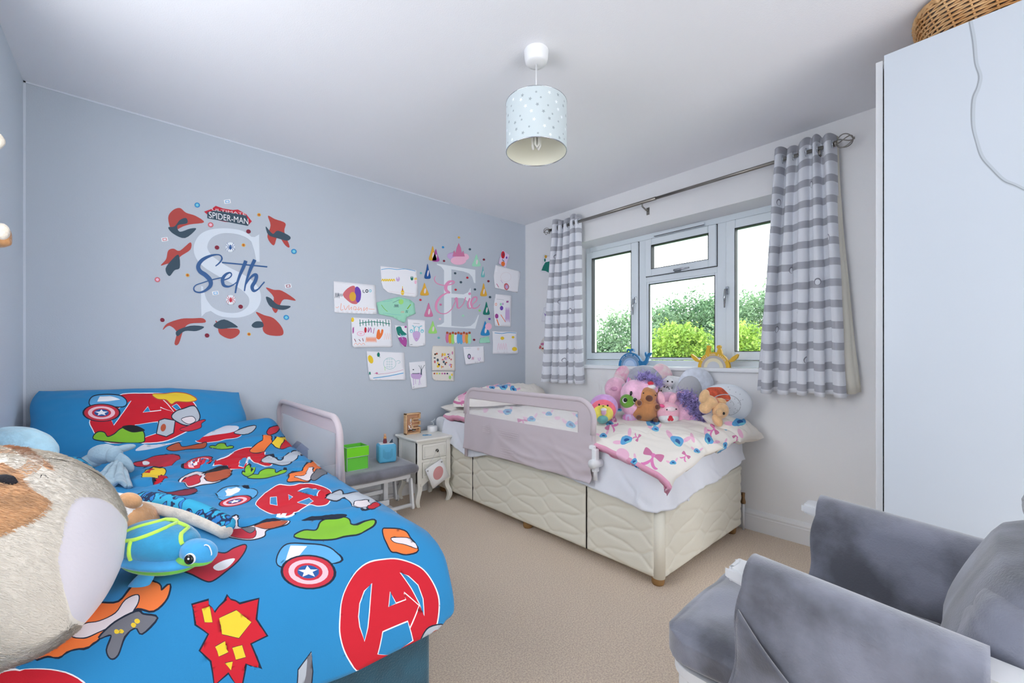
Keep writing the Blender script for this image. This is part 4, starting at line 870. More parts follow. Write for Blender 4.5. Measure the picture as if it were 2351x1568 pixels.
box('back', (ex0+.002, ey+ed-.004, ez0+.002), (ex1-.002, ey+ed-.0005, ez1-.002), mat('wood_back', (204, 160, 128), .6), eb)
rnd = random.Random(3)
for k in range(9):
    cx = ex0+.018+rnd.random()*.08; a = rnd.uniform(-.5, .5)
    tube('coin', [(cx, ey+.012+.002*k/2, ez0+.020+rnd.random()*.012), (cx+.0006, ey+.0135+.002*k/2, ez0+.0205+rnd.random()*.012)], .009, mat('coin_silver', (150, 146, 140), .35, metal=.9) if k % 2 else mat('coin_copper', (110, 80, 60), .4, metal=.8), eb, 16)
# name lettering, running up the box
def stroke_obj(name, pts_list, m, parent, fmap, th=.002, n=5):
    polys = [('x', ribbon(p, n), 'uv') for p in pts_list]; MATS['x'] = m
    return polys
MATS['letter_white'] = mat('letter_white', (244, 244, 244), .4)
evie = [[(1060, 440, 6), (1045, 470, 8), (1070, 510, 9), (1130, 530, 9), (1180, 527, 10), (1225, 515, 11), (1240, 500, 12), (1222, 490, 16), (1185, 500, 26), (1158, 540, 32), (1163, 580, 28), (1195, 602, 14), (1165, 606, 12), (1110, 640, 20), (1068, 700, 24), (1066, 760, 20), (1100, 800, 11), (1160, 803, 9), (1215, 760, 8), (1248, 690, 8), (1258, 668, 8)],
        [(1240, 672, 8), (1262, 655, 18), (1268, 700, 18), (1272, 745, 15), (1290, 750, 10), (1325, 715, 8), (1345, 665, 10), (1350, 645, 8)],
        [(1392, 655, 14), (1372, 710, 16), (1378, 752, 12), (1402, 750, 8), (1425, 712, 7)],
        [(1420, 712, 8), (1455, 680, 10), (1458, 648, 12), (1425, 650, 14), (1402, 700, 18), (1420, 750, 14), (1460, 748, 9), (1492, 715, 6)]]
evie_dot = ov((1390, 612), 14, 13)
def emap(p): x = (p[0]-1045)/445; y = (p[1]-440)/365; return (ex0+.020+.030*y, ez0+.035+.085*x)
es = Surf(lambda u, v: np.stack([u, np.full(np.shape(u), ey-.0012), v], -1), (ex0, ex1, ez0, ez1), 20)
sheet('lettering', es, 0, 0, None, [('letter_white', ribbon([(*emap(p), max(.0022, p[2]*.00018)) for p in st_], 4)) for st_ in evie]+[('letter_white', [emap(p) for p in evie_dot])], eb, thick=.002, space='uv')
# white pot, sprig and blue jigsaw bits
ca = thing('candle_pot', 'short round white pot with a clear curled decoration, on the nightstand', 'pot', (-1.135, -.115, .495))
lathe('pot', (-1.137, -.12, .4955), [(0, 0), (.038, 0), (.040, .003), (.040, .040), (.038, .043), (0, .043)], WHITE, ca, 32)
tube('curled_sprig', [(-1.13, -.115, .538), (-1.122, -.115, .555), (-1.135, -.115, .572), (-1.155, -.115, .565), (-1.14, -.115, .575), (-1.118, -.115, .58), (-1.112, -.115, .592)], .0022, mat('clear_plastic', (222, 226, 230), .15), ca, 6)
rnd = random.Random(9)
for k in range(5):
    cx, cy = -1.255+rnd.uniform(-.022, .022), -.235+rnd.uniform(-.02, .02)
    tag(prism('rubber_shape', [(cx+(.013 if j % 2 else .008)*math.cos(j*PI/5+k), cy+(.013 if j % 2 else .008)*math.sin(j*PI/5+k)) for j in range(10)], 'z', .4955+.0*k, .4985, mat('sky_rubber', (90, 170, 220), .5) if k < 4 else mat('navy_rubber', (30, 80, 110), .5)), 'small blue rubber shape lying on the nightstand top', 'toy', 'blue rubber shapes')

# ---------------------------------------------------------------- glider footstool
mgv = mat('grey_velvet_dark', (112, 112, 122), .7, sheen=.6, var=.10, vscale=9, bump=.0008, bscale=200); mgw = mat('glider_white', (226, 227, 230), .4)
fs = thing('footstool', 'white gliding footstool with a grey padded top', 'footstool', (-1.73, -.29, 0))
def cushion_box(name, a, b, m, parent, r=.03, bulge=.012, wr=.004, n=26, seed=0):
    a = np.array(a, float); b = np.array(b, float); c = (a+b)/2; h = (b-a)/2
    bm = bmesh.new(); bmesh.ops.create_cube(bm, size=2); bmesh.ops.subdivide_edges(bm, edges=bm.edges[:], cuts=n, use_grid_fill=True)
    for v in bm.verts:
        p = np.array(v.co)*h; q = np.clip(p, -(h-r), h-r); d = p-q; l = np.linalg.norm(d)
        if l > 1e-9: p = q+d/l*r
        e = np.abs(np.array(v.co)); k = np.prod(1-np.clip(e, 0, 1)**4*.0)
        f = (1-(v.co.x**2))*(1-v.co.y**2) if abs(v.co.z) > .99 else (1-v.co.z**2)
        nn = d/l if l > 1e-9 else np.array(v.co)*(e > .99)
        p = p+nn*bulge*max(0, f)+nn*wr*noise.noise(Vector(p)*9+Vector((seed, 0, 0)))
        v.co = Vector(c+p)
    return fin(bm, name, m, parent, True)
cushion_box('padded_top', (-2.03, -.485, .292), (-1.455, -.095, .362), mgv, fs, .032, .004, .004)
def plank(name, a, b, bev=.006): return box(name, a, b, mgw, fs, bev=bev, seg=2)
plank('top_rail', (-1.99, -.44, .262), (-1.50, -.40, .290)); plank('top_rail', (-1.99, -.18, .262), (-1.50, -.14, .290))
for x in (-1.955, -1.51):
    plank('cross_bearer', (x-.0, -.40, .225), (x+.028, -.13, .262))
for y in (-.42, -.17):
    for x in (-1.485, -1.985):
        bm = bmesh.new(); R = Matrix.Rotation(math.radians(-8), 3, 'X'); bxm(bm, (x-.009, y-.02, .045), (x+.009, y+.02, .255), rot=R, bev=.008); fin(bm, 'swing_arm', mgw, fs)
for x in (-1.62, -1.88):
    plank('upright', (x-.016, -.315, .03), (x+.016, -.265, .29), .004)
    pr = spl([(-.47, 0), (-.45, .0), (-.42, .028), (-.36, .035), (-.22, .035), (-.16, .028), (-.13, 0), (-.11, 0), (-.12, .045), (-.17, .072), (-.29, .078), (-.41, .072), (-.46, .045)], 3)
    prism('floor_runner', [tuple(p) for p in pr], 'x', x-.014, x+.014, mgw, fs, bev=.002)
plank('lower_bar', (-1.88, -.37, .085), (-1.62, -.352, .125)); plank('lower_bar', (-1.88, -.23, .085), (-1.62, -.212, .125)); plank('middle_bar', (-1.90, -.30, .15), (-1.60, -.28, .18))
tube('cross_rod', [(-1.985, -.43, .075), (-1.485, -.43, .075)], .013, mgw, fs, 12); tube('cross_rod', [(-1.985, -.16, .075), (-1.485, -.16, .075)], .013, mgw, fs, 12)
tube('hub_cap', [(-1.474, -.405, .055), (-1.462, -.405, .055)], .022, mgw, fs, 16); tube('hub_cap', [(-1.474, -.18, .055), (-1.462, -.18, .055)], .022, mgw, fs, 16)
tube('bolt', [(-1.4785, -.40, .235), (-1.472, -.40, .235)], .006, chrome, fs, 10)
# green fabric box
mgr = mat('green_fabric', (104, 206, 62), .7, bump=.0004, bscale=500); mgr2 = mat('green_fabric_bright', (120, 220, 30), .7); mgp = mat('grey_piping', (168, 190, 178), .7)
gb = thing('storage_box', 'small lime green open fabric box with grey piping on the footstool', 'box', (-1.84, -.33, .365))
GA, GB = (-1.912, -.385, .3655), (-1.775, -.265, .515)
bm = bmesh.new()
for a, b in (((GA[0], GA[1], GA[2]), (GB[0], GA[1]+.003, GB[2])), ((GA[0], GB[1]-.003, GA[2]), (GB[0], GB[1], GB[2])), ((GA[0], GA[1], GA[2]), (GA[0]+.003, GB[1], GB[2])), ((GB[0]-.003, GA[1], GA[2]), (GB[0], GB[1], GB[2])), ((GA[0], GA[1], GA[2]), (GB[0], GB[1], GA[2]+.003))): bxm(bm, a, b)
fin(bm, 'body', mgr, gb)
box('front_flap', (GA[0]-.002, GA[1]-.006, GB[2]-.062), (GB[0]+.002, GA[1]-.001, GB[2]), mgr2, gb, bev=.001)
bm = bmesh.new()
tubem(bm, [(GA[0], GA[1], GB[2]), (GB[0], GA[1], GB[2]), (GB[0], GB[1], GB[2]), (GA[0], GB[1], GB[2])], .0026, 6, closed=True)
for x in (GA[0], GB[0]): tubem(bm, [(x, GA[1], GA[2]), (x, GA[1], GB[2])], .0026, 6)
tubem(bm, [(GA[0], GA[1]-.005, GB[2]-.062), (GB[0], GA[1]-.005, GB[2]-.062)], .0028, 6); tubem(bm, [(GA[0], GA[1], GA[2]+.002), (GB[0], GA[1], GA[2]+.002)], .0026, 6)
fin(bm, 'piping', mgp, gb, True)
tag(tube('cable', [(-1.765, -.30, .50), (-1.752, -.27, .46), (-1.748, -.26, .40), (-1.735, -.27, .372), (-1.72, -.24, .369), (-1.745, -.22, .369)], .0025, mat('dark_cable', (44, 50, 58), .6)), 'thin dark cable drooping behind the green box', 'cable')
# blue music box
mtb = mat('music_box_blue', (92, 176, 214), .6); mbx = thing('music_box', 'soft blue cube music player with a dotted cat-ear grille', 'music player', (-1.61, -.30, .365))
Rm = Matrix.Rotation(math.radians(-14), 3, 'Z'); mc = Vector((-1.605, -.285, .4275))
bm = bmesh.new(); bxm(bm, mc-Vector((.06, .055, .062)), mc+Vector((.06, .055, .062)), rot=Rm, bev=.016, seg=4); fin(bm, 'body', mtb, mbx, True)
bm = bmesh.new(); bxm(bm, mc+Vector((-.045, -.038, .0615)), mc+Vector((.045, .040, .0645)), rot=Rm, bev=.001); fin(bm, 'top_plate', WHITE, mbx)
gc = []
for r in range(15):
    for c_ in range(12):
        u, v = -.030+c_*.0055, -.035+r*.005
        top = .010+(.022 if abs(u) > .022 else (.012 if abs(u) > .016 else 0)); bot = -.036+.012*(abs(u)/.03)**3
        if bot <= v <= top: gc.append((u, v))
bm = bmesh.new()
for u, v in gc:
    q = mc+Rm@Vector((u, -.0552, v)); bxm(bm, q-Vector((.0017, .0006, .0010)), q+Vector((.0017, .0006, .0010)), rot=Rm)
tag(fin(bm, 'speaker_grille', mat('grille_blue', (48, 122, 158), .6), mbx), kind='stuff')
pf = thing('peg_figure', 'small maroon and tan peg figure standing on the blue music player', 'toy', (-1.605, -.29, .492))
pq = mc+Rm@Vector((-.008, 0, .0648))
lathe('body', tuple(pq), [(0, 0), (.013, 0), (.014, .006), (.012, .02), (.009, .032), (0, .036)], mat('maroon_paint', (110, 34, 48), .5), pf, 16)
lathe('torso', (pq.x, pq.y, pq.z+.03), [(0, 0), (.010, .001), (.010, .012), (.006, .018), (0, .019)], mat('tan_paint', (216, 150, 90), .5), pf, 16)
lathe('head', (pq.x, pq.y, pq.z+.047), [(0, 0), (.007, .002), (.009, .009), (.007, .016), (0, .019)], mat('skin_tan', (224, 176, 146), .5), pf, 16)
q = mc+Rm@Vector((.032, -.004, .0648)); tag(prism('toy_fin', [(q.x-.012, q.z), (q.x+.012, q.z), (q.x+.010, q.z+.024)], 'y', q.y-.004, q.y+.004, mat('navy_toy', (40, 58, 74), .5)), 'small dark pointed fin on the blue music player', 'toy')
# white low unit behind the rail with a dark lantern
wu = thing('side_unit', 'low white unit between the blue bed and the footstool', 'unit', (-2.12, -.16, 0))
box('top', (-2.195, -.30, .405), (-2.045, -.03, .42), WHITE, wu, bev=.003); box('body', (-2.19, -.295, .03), (-2.05, -.035, .405), mgw, wu, bev=.003); box('drawer_line', (-2.186, -.2965, .27), (-2.054, -.2945, .274), dark, wu); box('plinth', (-2.18, -.28, 0), (-2.06, -.04, .03), mgw, wu)
ln = thing('toy_house', 'slate blue toy house standing on the low white unit', 'toy', (-2.12, -.15, .42))
mln = mat('slate_toy', (96, 112, 150), .6); box('body', (-2.165, -.19, .4205), (-2.085, -.11, .50), mln, ln, bev=.003); prism('roof', [(-2.175, .50), (-2.075, .50), (-2.125, .55)], 'y', -.195, -.105, mln, ln); box('door', (-2.135, -.1925, .4205), (-2.115, -.190, .455), pm('white'), ln)

# ---------------------------------------------------------------- radiator valve and pipe
rv = thing('radiator_valve', 'brass radiator valve on a white pipe beside the divan', 'valve', (-.05, -2.03, 0)); brass = mat('old_brass', (150, 122, 92), .35, metal=.9)
tube('pipe', [(-.045, -2.035, 0), (-.045, -2.035, .17)], .0075, WHITE, rv, 12)
tube('valve_body', [(-.045, -2.035, .165), (-.045, -2.035, .175), (-.045, -2.035, .20), (-.045, -2.035, .225), (-.045, -2.035, .232)], [.014, .015, .009, .010, .012], brass, rv, 12)
tube('elbow', [(-.045, -2.035, .21), (-.05, -2.01, .215), (-.05, -1.985, .22)], [.008, .010, .009], brass, rv, 10); tube('union_nut', [(-.05, -1.995, .218), (-.05, -1.975, .218)], .014, brass, rv, 6)

# ---------------------------------------------------------------- windowsill ornaments
def orn(name, label, cx, cz, r, cols, extra, text, tcol, tag_):
    t = thing(name, label, 'ornament', (.03, cx, cz)); s = -1  # +picture right is -y
    for k, (rr, col) in enumerate(cols):
        P = [(cx-rr*math.cos(a), cz+rr*math.sin(a)) for a in np.linspace(0, PI, 25)]
        prism('arc', P, 'x', .02-.0006*k, .045, pm(col), t)
    for P in extra: prism('silhouette', [(cx-a, cz+b) for a, b in P], 'x', .022, .043, pm(cols[0][1]), t)
    # lettering round the outer arc
    rr = (cols[0][0]+cols[1][0])/2-.003; tot = 2.15; n = len(text)
    for i, ch in enumerate(text):
        if ch == ' ': continue
        a = PI/2+tot/2-tot*(i+.5)/n; M = Matrix.Translation((.0190, cx-rr*math.cos(a), cz+rr*math.sin(a)))
        rot = Matrix(((0, 0, -1, 0), (-1, 0, 0, 0), (0, 1, 0, 0), (0, 0, 0, 1))) @ Matrix.Rotation(a-PI/2, 4, 'Z') @ Matrix.Translation((0, -.006, 0))
        tube_text(ch, .0165, .0002, pm(tcol), 'letter', t, M @ rot)
    return t
whale_tail = [(.085, 0), (.125, .0), (.148, .03), (.155, .07), (.172, .085), (.182, .105), (.158, .102), (.148, .09), (.135, .112), (.128, .100), (.130, .085), (.138, .07), (.130, .045), (.112, .035), (.09, .045)]
spout = [(-.006, .095), (-.006, .118), (-.018, .126), (-.030, .118), (-.034, .110), (-.028, .132), (-.014, .138), (0, .128), (.014, .138), (.028, .132), (.034, .110), (.030, .118), (.018, .126), (.006, .118), (.006, .095)]
orn('whale_ornament', 'blue wooden whale ornament with lettered arches on the windowsill', -1.178, WZ0+.0005, .105, [(.105, 'wblue'), (.082, 'wgrey'), (.064, 'wpale'), (.046, 'wlight')], [whale_tail, spout], 'SETH PETER BACON', 'white', 'w') if [MATS.setdefault('wblue', mat('whale_blue', (24, 116, 172), .5)), MATS.setdefault('wgrey', mat('whale_grey', (120, 152, 186), .5)), MATS.setdefault('wpale', mat('whale_pale', (152, 184, 222), .5)), MATS.setdefault('wlight', mat('whale_light', (190, 212, 240), .5))] else 0
ear = [(.098, .048), (.120, .072), (.150, .092), (.158, .090), (.150, .066), (.128, .044), (.104, .036)]
horn = [(.022, .10), (.028, .125), (.020, .138), (.026, .150), (.040, .152), (.048, .142), (.045, .130), (.052, .115), (.056, .092)]
orn('giraffe_ornament', 'yellow wooden giraffe ornament with lettered arches on the windowsill', -1.824, WZ0+.0005, .105, [(.105, 'gyel'), (.082, 'ggrey'), (.064, 'gcream'), (.042, 'glight')], [ear, [(-a, b) for a, b in ear], horn, [(-a, b) for a, b in horn]], 'EVIE ANN BACON', 'cream', 'g') if [MATS.setdefault('gyel', mat('giraffe_yellow', (226, 178, 40), .5)), MATS.setdefault('ggrey', mat('giraffe_grey', (190, 182, 176), .5)), MATS.setdefault('gcream', mat('giraffe_cream', (232, 222, 190), .5)), MATS.setdefault('glight', mat('giraffe_light', (206, 208, 212), .5))] else 0

# ---------------------------------------------------------------- wall decals (thin vinyl on the pale blue wall)
WS = Surf(lambda u, v: np.stack([u, np.full(np.shape(u), -.0015), v], -1), (-3.29, 0, .0, 2.4), 12)
def wp(p): q = U(p[0], p[1], y=0); return (q[0], q[2])
Q1 = lambda p: (340+p[0]/4.126, 440+p[1]/4.126)
Q2 = lambda p: (750+p[0]/4.238, 530+p[1]/4.238)
def wpoly(P, Q=None): return [wp(Q(p) if Q else p) for p in P]
def wrib(pts, Q, n=6, smooth=True):
    P = ribbon(pts, n, smooth); return [wp(Q(p)) for p in P]
def decal(name, label, shapes, dep=-.0015, cat='wall sticker', group=None, th=.0006):
    s = Surf(lambda u, v: np.stack([u, np.full(np.shape(u), dep), v], -1), WS.dom, 4)
    return tag(sheet(name, s, 0, 0, None, shapes, None, thick=th, off=0, smooth=False, space='uv'), label, cat, group)
S_path = [(1018, 560, 12), (1010, 505, 18), (965, 440, 34), (890, 395, 44), (800, 375, 44), (700, 372, 48), (600, 395, 74), (530, 445, 108), (497, 520, 128), (510, 590, 136), (560, 655, 132), (650, 720, 126), (745, 775, 122), (850, 830, 128), (950, 900, 134), (1005, 975, 122), (1008, 1050, 104), (970, 1115, 78), (890, 1160, 54), (800, 1172, 44), (690, 1158, 44), (600, 1110, 38), (545, 1030, 24), (525, 950, 12), (510, 900, 6)]
decal('letter_sticker', 'large pale serif letter S on the blue wall', [('decal', wrib(S_path, Q1)), ('decal', wpoly([(945, 425), (1010, 430), (1052, 405), (1056, 665), (1024, 662), (1005, 560), (980, 480)], Q1)), ('decal', wpoly([(502, 895), (520, 900), (535, 1000), (580, 1090), (610, 1125), (545, 1145), (505, 1185), (500, 1040)], Q1))])
seth = [[(638, 706, 10), (672, 678, 14), (698, 640, 14), (688, 608, 12), (650, 597, 12), (580, 612, 24), (510, 650, 34), (474, 705, 38), (492, 755, 40), (545, 792, 42), (587, 840, 42), (590, 890, 36), (545, 935, 24), (490, 955, 16), (445, 945, 14), (432, 915, 12), (455, 885, 10), (520, 862, 10), (600, 836, 10), (695, 815, 10)],
        [(715, 838, 12), (765, 820, 12), (790, 790, 12), (775, 768, 14), (735, 785, 24), (705, 830, 32), (715, 885, 28), (760, 900, 18), (810, 880, 11), (850, 845, 8)],
        [(925, 655, 34), (900, 720, 32), (865, 800, 26), (840, 880, 20), (825, 962, 14)], [(1010, 645, 34), (975, 720, 32), (945, 800, 24), (922, 880, 16), (912, 942, 12)],
        [(925, 880, 10), (960, 825, 16), (1000, 790, 26), (1025, 795, 32), (1015, 845, 34), (985, 900, 34), (1000, 940, 26), (1040, 925, 14), (1075, 885, 12), (1102, 855, 12)], [(700, 672, 13), (850, 686, 13), (1000, 700, 13), (1128, 713, 13)]]
MATS['vinyl_blue'] = mat('vinyl_blue', (20, 80, 138), .5); MATS['vinyl_pink'] = mat('vinyl_pink', (226, 146, 186), .5)
decal('name_sticker', 'dark blue handwritten name sticker across the big letter S', [('vinyl_blue', wrib(s_, Q1)) for s_ in seth], -.003)
EP = [(1070, 318), (1200, 340), (1445, 380), (1447, 508), (1432, 508), (1415, 450), (1385, 415), (1330, 395), (1213, 375), (1213, 610), (1330, 618), (1372, 600), (1400, 552), (1406, 752), (1392, 742), (1378, 690), (1330, 655), (1213, 650), (1213, 925), (1330, 935), (1400, 925), (1440, 890), (1475, 815), (1481, 820), (1445, 952), (1072, 932), (1072, 918), (1110, 912), (1140, 890), (1140, 385), (1112, 348), (1072, 330)]
decal('letter_sticker', 'large pale serif letter E on the blue wall', [('decal2', wpoly(EP, Q2))])
decal('name_sticker', 'pink handwritten name sticker across the big letter E', [('vinyl_pink', wrib(s_, Q2)) for s_ in evie]+[('vinyl_pink', wpoly(evie_dot, Q2))], -.003)
# spiders
def spider(c, s, col, label):
    sh_ = [(col, wpoly(ov((c[0], c[1]+s*.2), s*.22, s*.40), Q1)), (col, wpoly(ov((c[0], c[1]-s*.35), s*.18, s*.2), Q1))]
    for sx in (-1, 1):
        for k, (a, b, e, f) in enumerate(((.5, -.5, .75, -1.0), (.75, -.25, .98, -.55), (.75, .15, .98, .65), (.5, .45, .62, 1.0))):
            sh_.append((col, wrib([(c[0]+sx*s*.1, c[1]-s*.05+s*.1*k, s*.12), (c[0]+sx*s*a, c[1]+s*b, s*.11), (c[0]+sx*s*e, c[1]+s*f, s*.05)], Q1, 3)))
    decal('spider_sticker', label, [('decal2', wpoly(ov((c[0], c[1]), s*1.05, s*1.1), Q1))]+sh_, -.0035)
spider((778, 527), 42, 'dblue', 'small blue spider sticker inside the upper bowl of the letter S'); spider((782, 1025), 42, 'shield', 'small red spider sticker inside the lower bowl of the letter S')
# title lettering sticker
ttl = thing('title_sticker', 'red and white block-letter title sticker above the letter S', 'wall sticker', (-2.55, -.003, 1.85))
sT = Surf(lambda u, v: np.stack([u, np.full(np.shape(u), -.002), v], -1), WS.dom, 4)
sheet('backing', sT, 0, 0, None, [('shield', wpoly([(530, 190), (600, 165), (640, 135), (710, 160), (800, 175), (850, 170), (930, 215), (982, 282), (945, 322), (860, 300), (720, 285), (600, 255)], Q1)), ('slate', wpoly([(560, 195), (640, 175), (930, 225), (958, 300), (945, 325), (740, 285), (560, 252)], Q1))], ttl, thick=.0006, off=0, smooth=False, space='uv')
def wtext(s, pl, pr_, size, col, dep, parent, name='lettering'):
    A = np.array(wp(Q1(pl))); B = np.array(wp(Q1(pr_))); d = B-A; a = math.atan2(d[1], d[0]); M0 = Matrix.Translation((A[0], dep, A[1])) @ Matrix.Rotation(-a, 4, 'Y') @ Matrix.Rotation(PI/2, 4, 'X')
    o = tube_text(s, size, .0003, pm(col), name, parent, Matrix.Identity(4), 'LEFT'); w = max(v.co.x for v in o.data.vertices); k = np.linalg.norm(d)/w
    o.data.transform(M0 @ Matrix.Diagonal((k, 1, 1, 1)))
wtext('SPIDER-MAN', (572, 246), (948, 312), .052, 'white', -.0035, ttl); wtext('ULTIMATE', (600, 178), (925, 226), .020, 'pale', -.0036, ttl)
# two-tone splash stickers in red and slate around the S
def splash(P, P2, label, Q=Q1, c1='redst', c2='slate'):
    decal('splash_sticker', label, [(c1, [wp(Q(tuple(a[:2]))) for a in spl(P, 4)]), (c2, [wp(Q(tuple(a[:2]))) for a in spl(P2, 4)])])
MATS['redst'] = mat('sticker_red', (176, 62, 56), .6)
splash([(190, 250), (230, 180), (300, 155), (360, 200), (450, 230), (530, 290), (400, 310), (330, 330), (230, 370)], [(190, 340), (250, 330), (300, 270), (360, 250), (370, 300), (280, 320), (300, 380), (400, 350), (455, 355), (350, 440), (240, 400)], 'red and slate splash sticker at the upper left of the S')
splash([(190, 560), (240, 540), (300, 560), (400, 480), (400, 550), (300, 620), (280, 690), (200, 680), (120, 700), (170, 640)], [(165, 730), (230, 640), (290, 600), (300, 720), (250, 745), (200, 800)], 'red and slate splash sticker left of the S, mid height')
splash([(1135, 230), (1200, 260), (1300, 300), (1290, 380), (1340, 520), (1300, 510), (1230, 420), (1190, 510), (1130, 430), (1160, 320)], [(1115, 330), (1180, 400), (1230, 370), (1345, 425), (1320, 465), (1220, 440), (1140, 410)], 'red and slate splash sticker at the upper right of the S')
splash([(1115, 910), (1190, 930), (1270, 940), (1400, 1030), (1290, 1020), (1250, 1070), (1210, 1150), (1170, 1090), (1190, 1000)], [(1115, 1000), (1160, 1010), (1230, 1070), (1350, 1085), (1280, 1120), (1160, 1090)], 'red and slate splash sticker right of the S, lower down')
splash([(1020, 1140), (1100, 1170), (1190, 1200), (1270, 1290), (1270, 1360), (1150, 1360), (1090, 1320), (1080, 1230)], [(980, 1265), (1020, 1230), (1080, 1235), (1090, 1280), (1010, 1290)], 'red and slate splash sticker below the S at its right')
splash([(640, 1220), (720, 1290), (850, 1300), (860, 1350), (780, 1395), (680, 1350), (660, 1280)], [(620, 1265), (720, 1210), (850, 1280), (780, 1290), (680, 1300)], 'red and slate splash sticker directly below the S')
splash([(140, 1310), (180, 1250), (310, 1205), (420, 1200), (520, 1200), (540, 1240), (400, 1250), (340, 1300), (290, 1440), (250, 1440), (270, 1330), (200, 1270)], [(270, 1320), (400, 1270), (530, 1280), (460, 1320), (350, 1320), (280, 1370)], 'red and slate splash sticker below the S at its left')
# small dots
def dot(p, r, c1, c2, label, Q=Q1, ry=None):
    decal('dot_sticker', label, [(c1, wpoly(ov(p, r, ry or r*.88, 20, 16), Q))]+([(c2, wpoly(ov(p, r*.55, r*.5, 20, 12), Q))] if c2 else []), -.003)
for p, lb in (((465, 128), 'small blue ring sticker left of the title sticker'), ((1380, 567), 'small blue ring sticker at the far right of the S group'), ((1308, 1192), 'small blue ring sticker low at the right of the S group')): dot(p, 27, 'sky2', 'aqua', lb) if MATS.setdefault('sky2', mat('sticker_blue', (36, 136, 196), .6)) else 0
for p, lb in (((592, 315), 'small pink ring sticker under the title sticker'), ((88, 834), 'small pink ring sticker at the far left of the S group')): dot(p, 27, 'peach2', 'lpink', lb) if MATS.setdefault('peach2', mat('sticker_coral', (206, 104, 112), .6)) else 0
for p, lb in (((1050, 220), 'small orange dot sticker right of the title sticker'), ((903, 507), 'small orange dot sticker inside the top of the S'), ((373, 792), 'small orange dot sticker left of the handwritten name'), ((955, 1350), 'small orange dot sticker at the bottom of the S group')): dot(p, 18, 'gold', 'brown', lb)
for p, lb in (((950, 378), 'maroon dot sticker above the top right of the S'), ((652, 530), 'maroon dot sticker inside the top left of the S'), ((876, 1090), 'maroon dot sticker inside the bottom of the S'), ((135, 1216), 'maroon dot sticker at the lower left of the S group'), ((558, 1362), 'maroon dot sticker at the bottom edge of the S group')): dot(p, 22, 'maroon', None, lb)
for p, lb, c in (((750, 97), 'tiny pale blue film-frame sticker above the title', 'sky'), ((157, 455), 'tiny red film-frame sticker at the left of the S group', 'peach2'), ((638, 963), 'tiny pale blue film-frame sticker under the handwritten name', 'sky'), ((1326, 896), 'tiny red film-frame sticker at the right of the S group', 'maroon')):
    x, y = p; decal('frame_sticker', lb, [('white', wpoly([(x-34, y-16), (x+26, y-24), (x+34, y+12), (x-26, y+20)], Q1)), (c, wpoly([(x-22, y-11), (x+17, y-16), (x+22, y+8), (x-17, y+13)], Q1)), ('white', wpoly([(x-15, y-6), (x+11, y-10), (x+15, y+3), (x-11, y+7)], Q1))], -.003)
# gown-coloured petal stickers around the E
def petal(c, w, h, c1, c2, label):
    x, y = c; decal('petal_sticker', label, [(c1, [wp(Q2(tuple(a[:2]))) for a in spl([(x, y-h*.45), (x+w*.22, y-h*.05), (x+w*.5, y+h*.42), (x, y+h*.5), (x-w*.5, y+h*.42), (x-w*.22, y-h*.05)], 4)]), ('pale', wpoly(ov((x+w*.06, y+h*.15), w*.12, h*.20, 8, 12), Q2))], -.003)
for c, w, h, a, b, lb in [((1030, 215), 75, 150, 'gold', 'peach', 'yellow petal sticker at the top left of the E group'), ((1060, 235), 70, 130, 'purple2', 'maroon', 'violet petal sticker overlapping the top left yellow one'), ((1455, 285), 85, 125, 'mint', 'aqua', 'mint petal sticker right of the pink cloud'), ((980, 390), 62, 155, 'dblue', 'maroon', 'tall blue petal sticker left of the E'), ((950, 565), 85, 130, 'gold', 'navy', 'yellow petal sticker left of the pink name'),
        ((990, 765), 85, 145, 'rose', 'gold', 'pink petal sticker at the lower left of the E'), ((1030, 935), 85, 130, 'lime', 'brown', 'pale green petal sticker below the left of the E'), ((1518, 395), 36, 115, 'aqua2', 'navy', 'small turquoise petal sticker right of the E top'), ((1525, 570), 66, 135, 'gold', 'brown', 'golden petal sticker right of the E'), ((1552, 750), 66, 135, 'teal', 'maroon', 'dark green petal sticker right of the pink name'),
        ((1540, 945), 90, 150, 'sky2', 'purple2', 'bright blue petal sticker at the lower right of the E')]:
    MATS.setdefault('purple2', mat('sticker_violet', (166, 70, 150), .6)); MATS.setdefault('aqua2', mat('sticker_turquoise', (110, 186, 188), .6)); petal(c, w, h, a, b, lb)
decal('cloud_sticker', 'pink cloud sticker with magenta peaks above the E', [('lilac', wpoly(ov((1215, 245), 44, 34), Q2)), ('lpink', wpoly(ov((1340, 255), 44, 34), Q2)), ('lpink', wpoly(ov((1280, 290), 76, 42), Q2)), ('rose', wpoly([(1222, 250), (1238, 190), (1252, 215), (1264, 165), (1284, 118), (1304, 165), (1312, 215), (1328, 195), (1342, 250)], Q2))], -.003)
decal('rainbow_strip_sticker', 'strip of pastel blobs under the letter E', [(c, wpoly(ov((1172+i*27, 1040+(i % 3)*6), 17, 52, 0, 14), Q2)) for i, c in enumerate(['rose', 'gold', 'lime', 'white', 'sky', 'sky', 'peach', 'gold', 'mint'])]+[('brown', wpoly(ov((1172+i*27, 992+(i % 2)*8), 12, 12, 0, 10), Q2)) for i in range(9)], -.003)
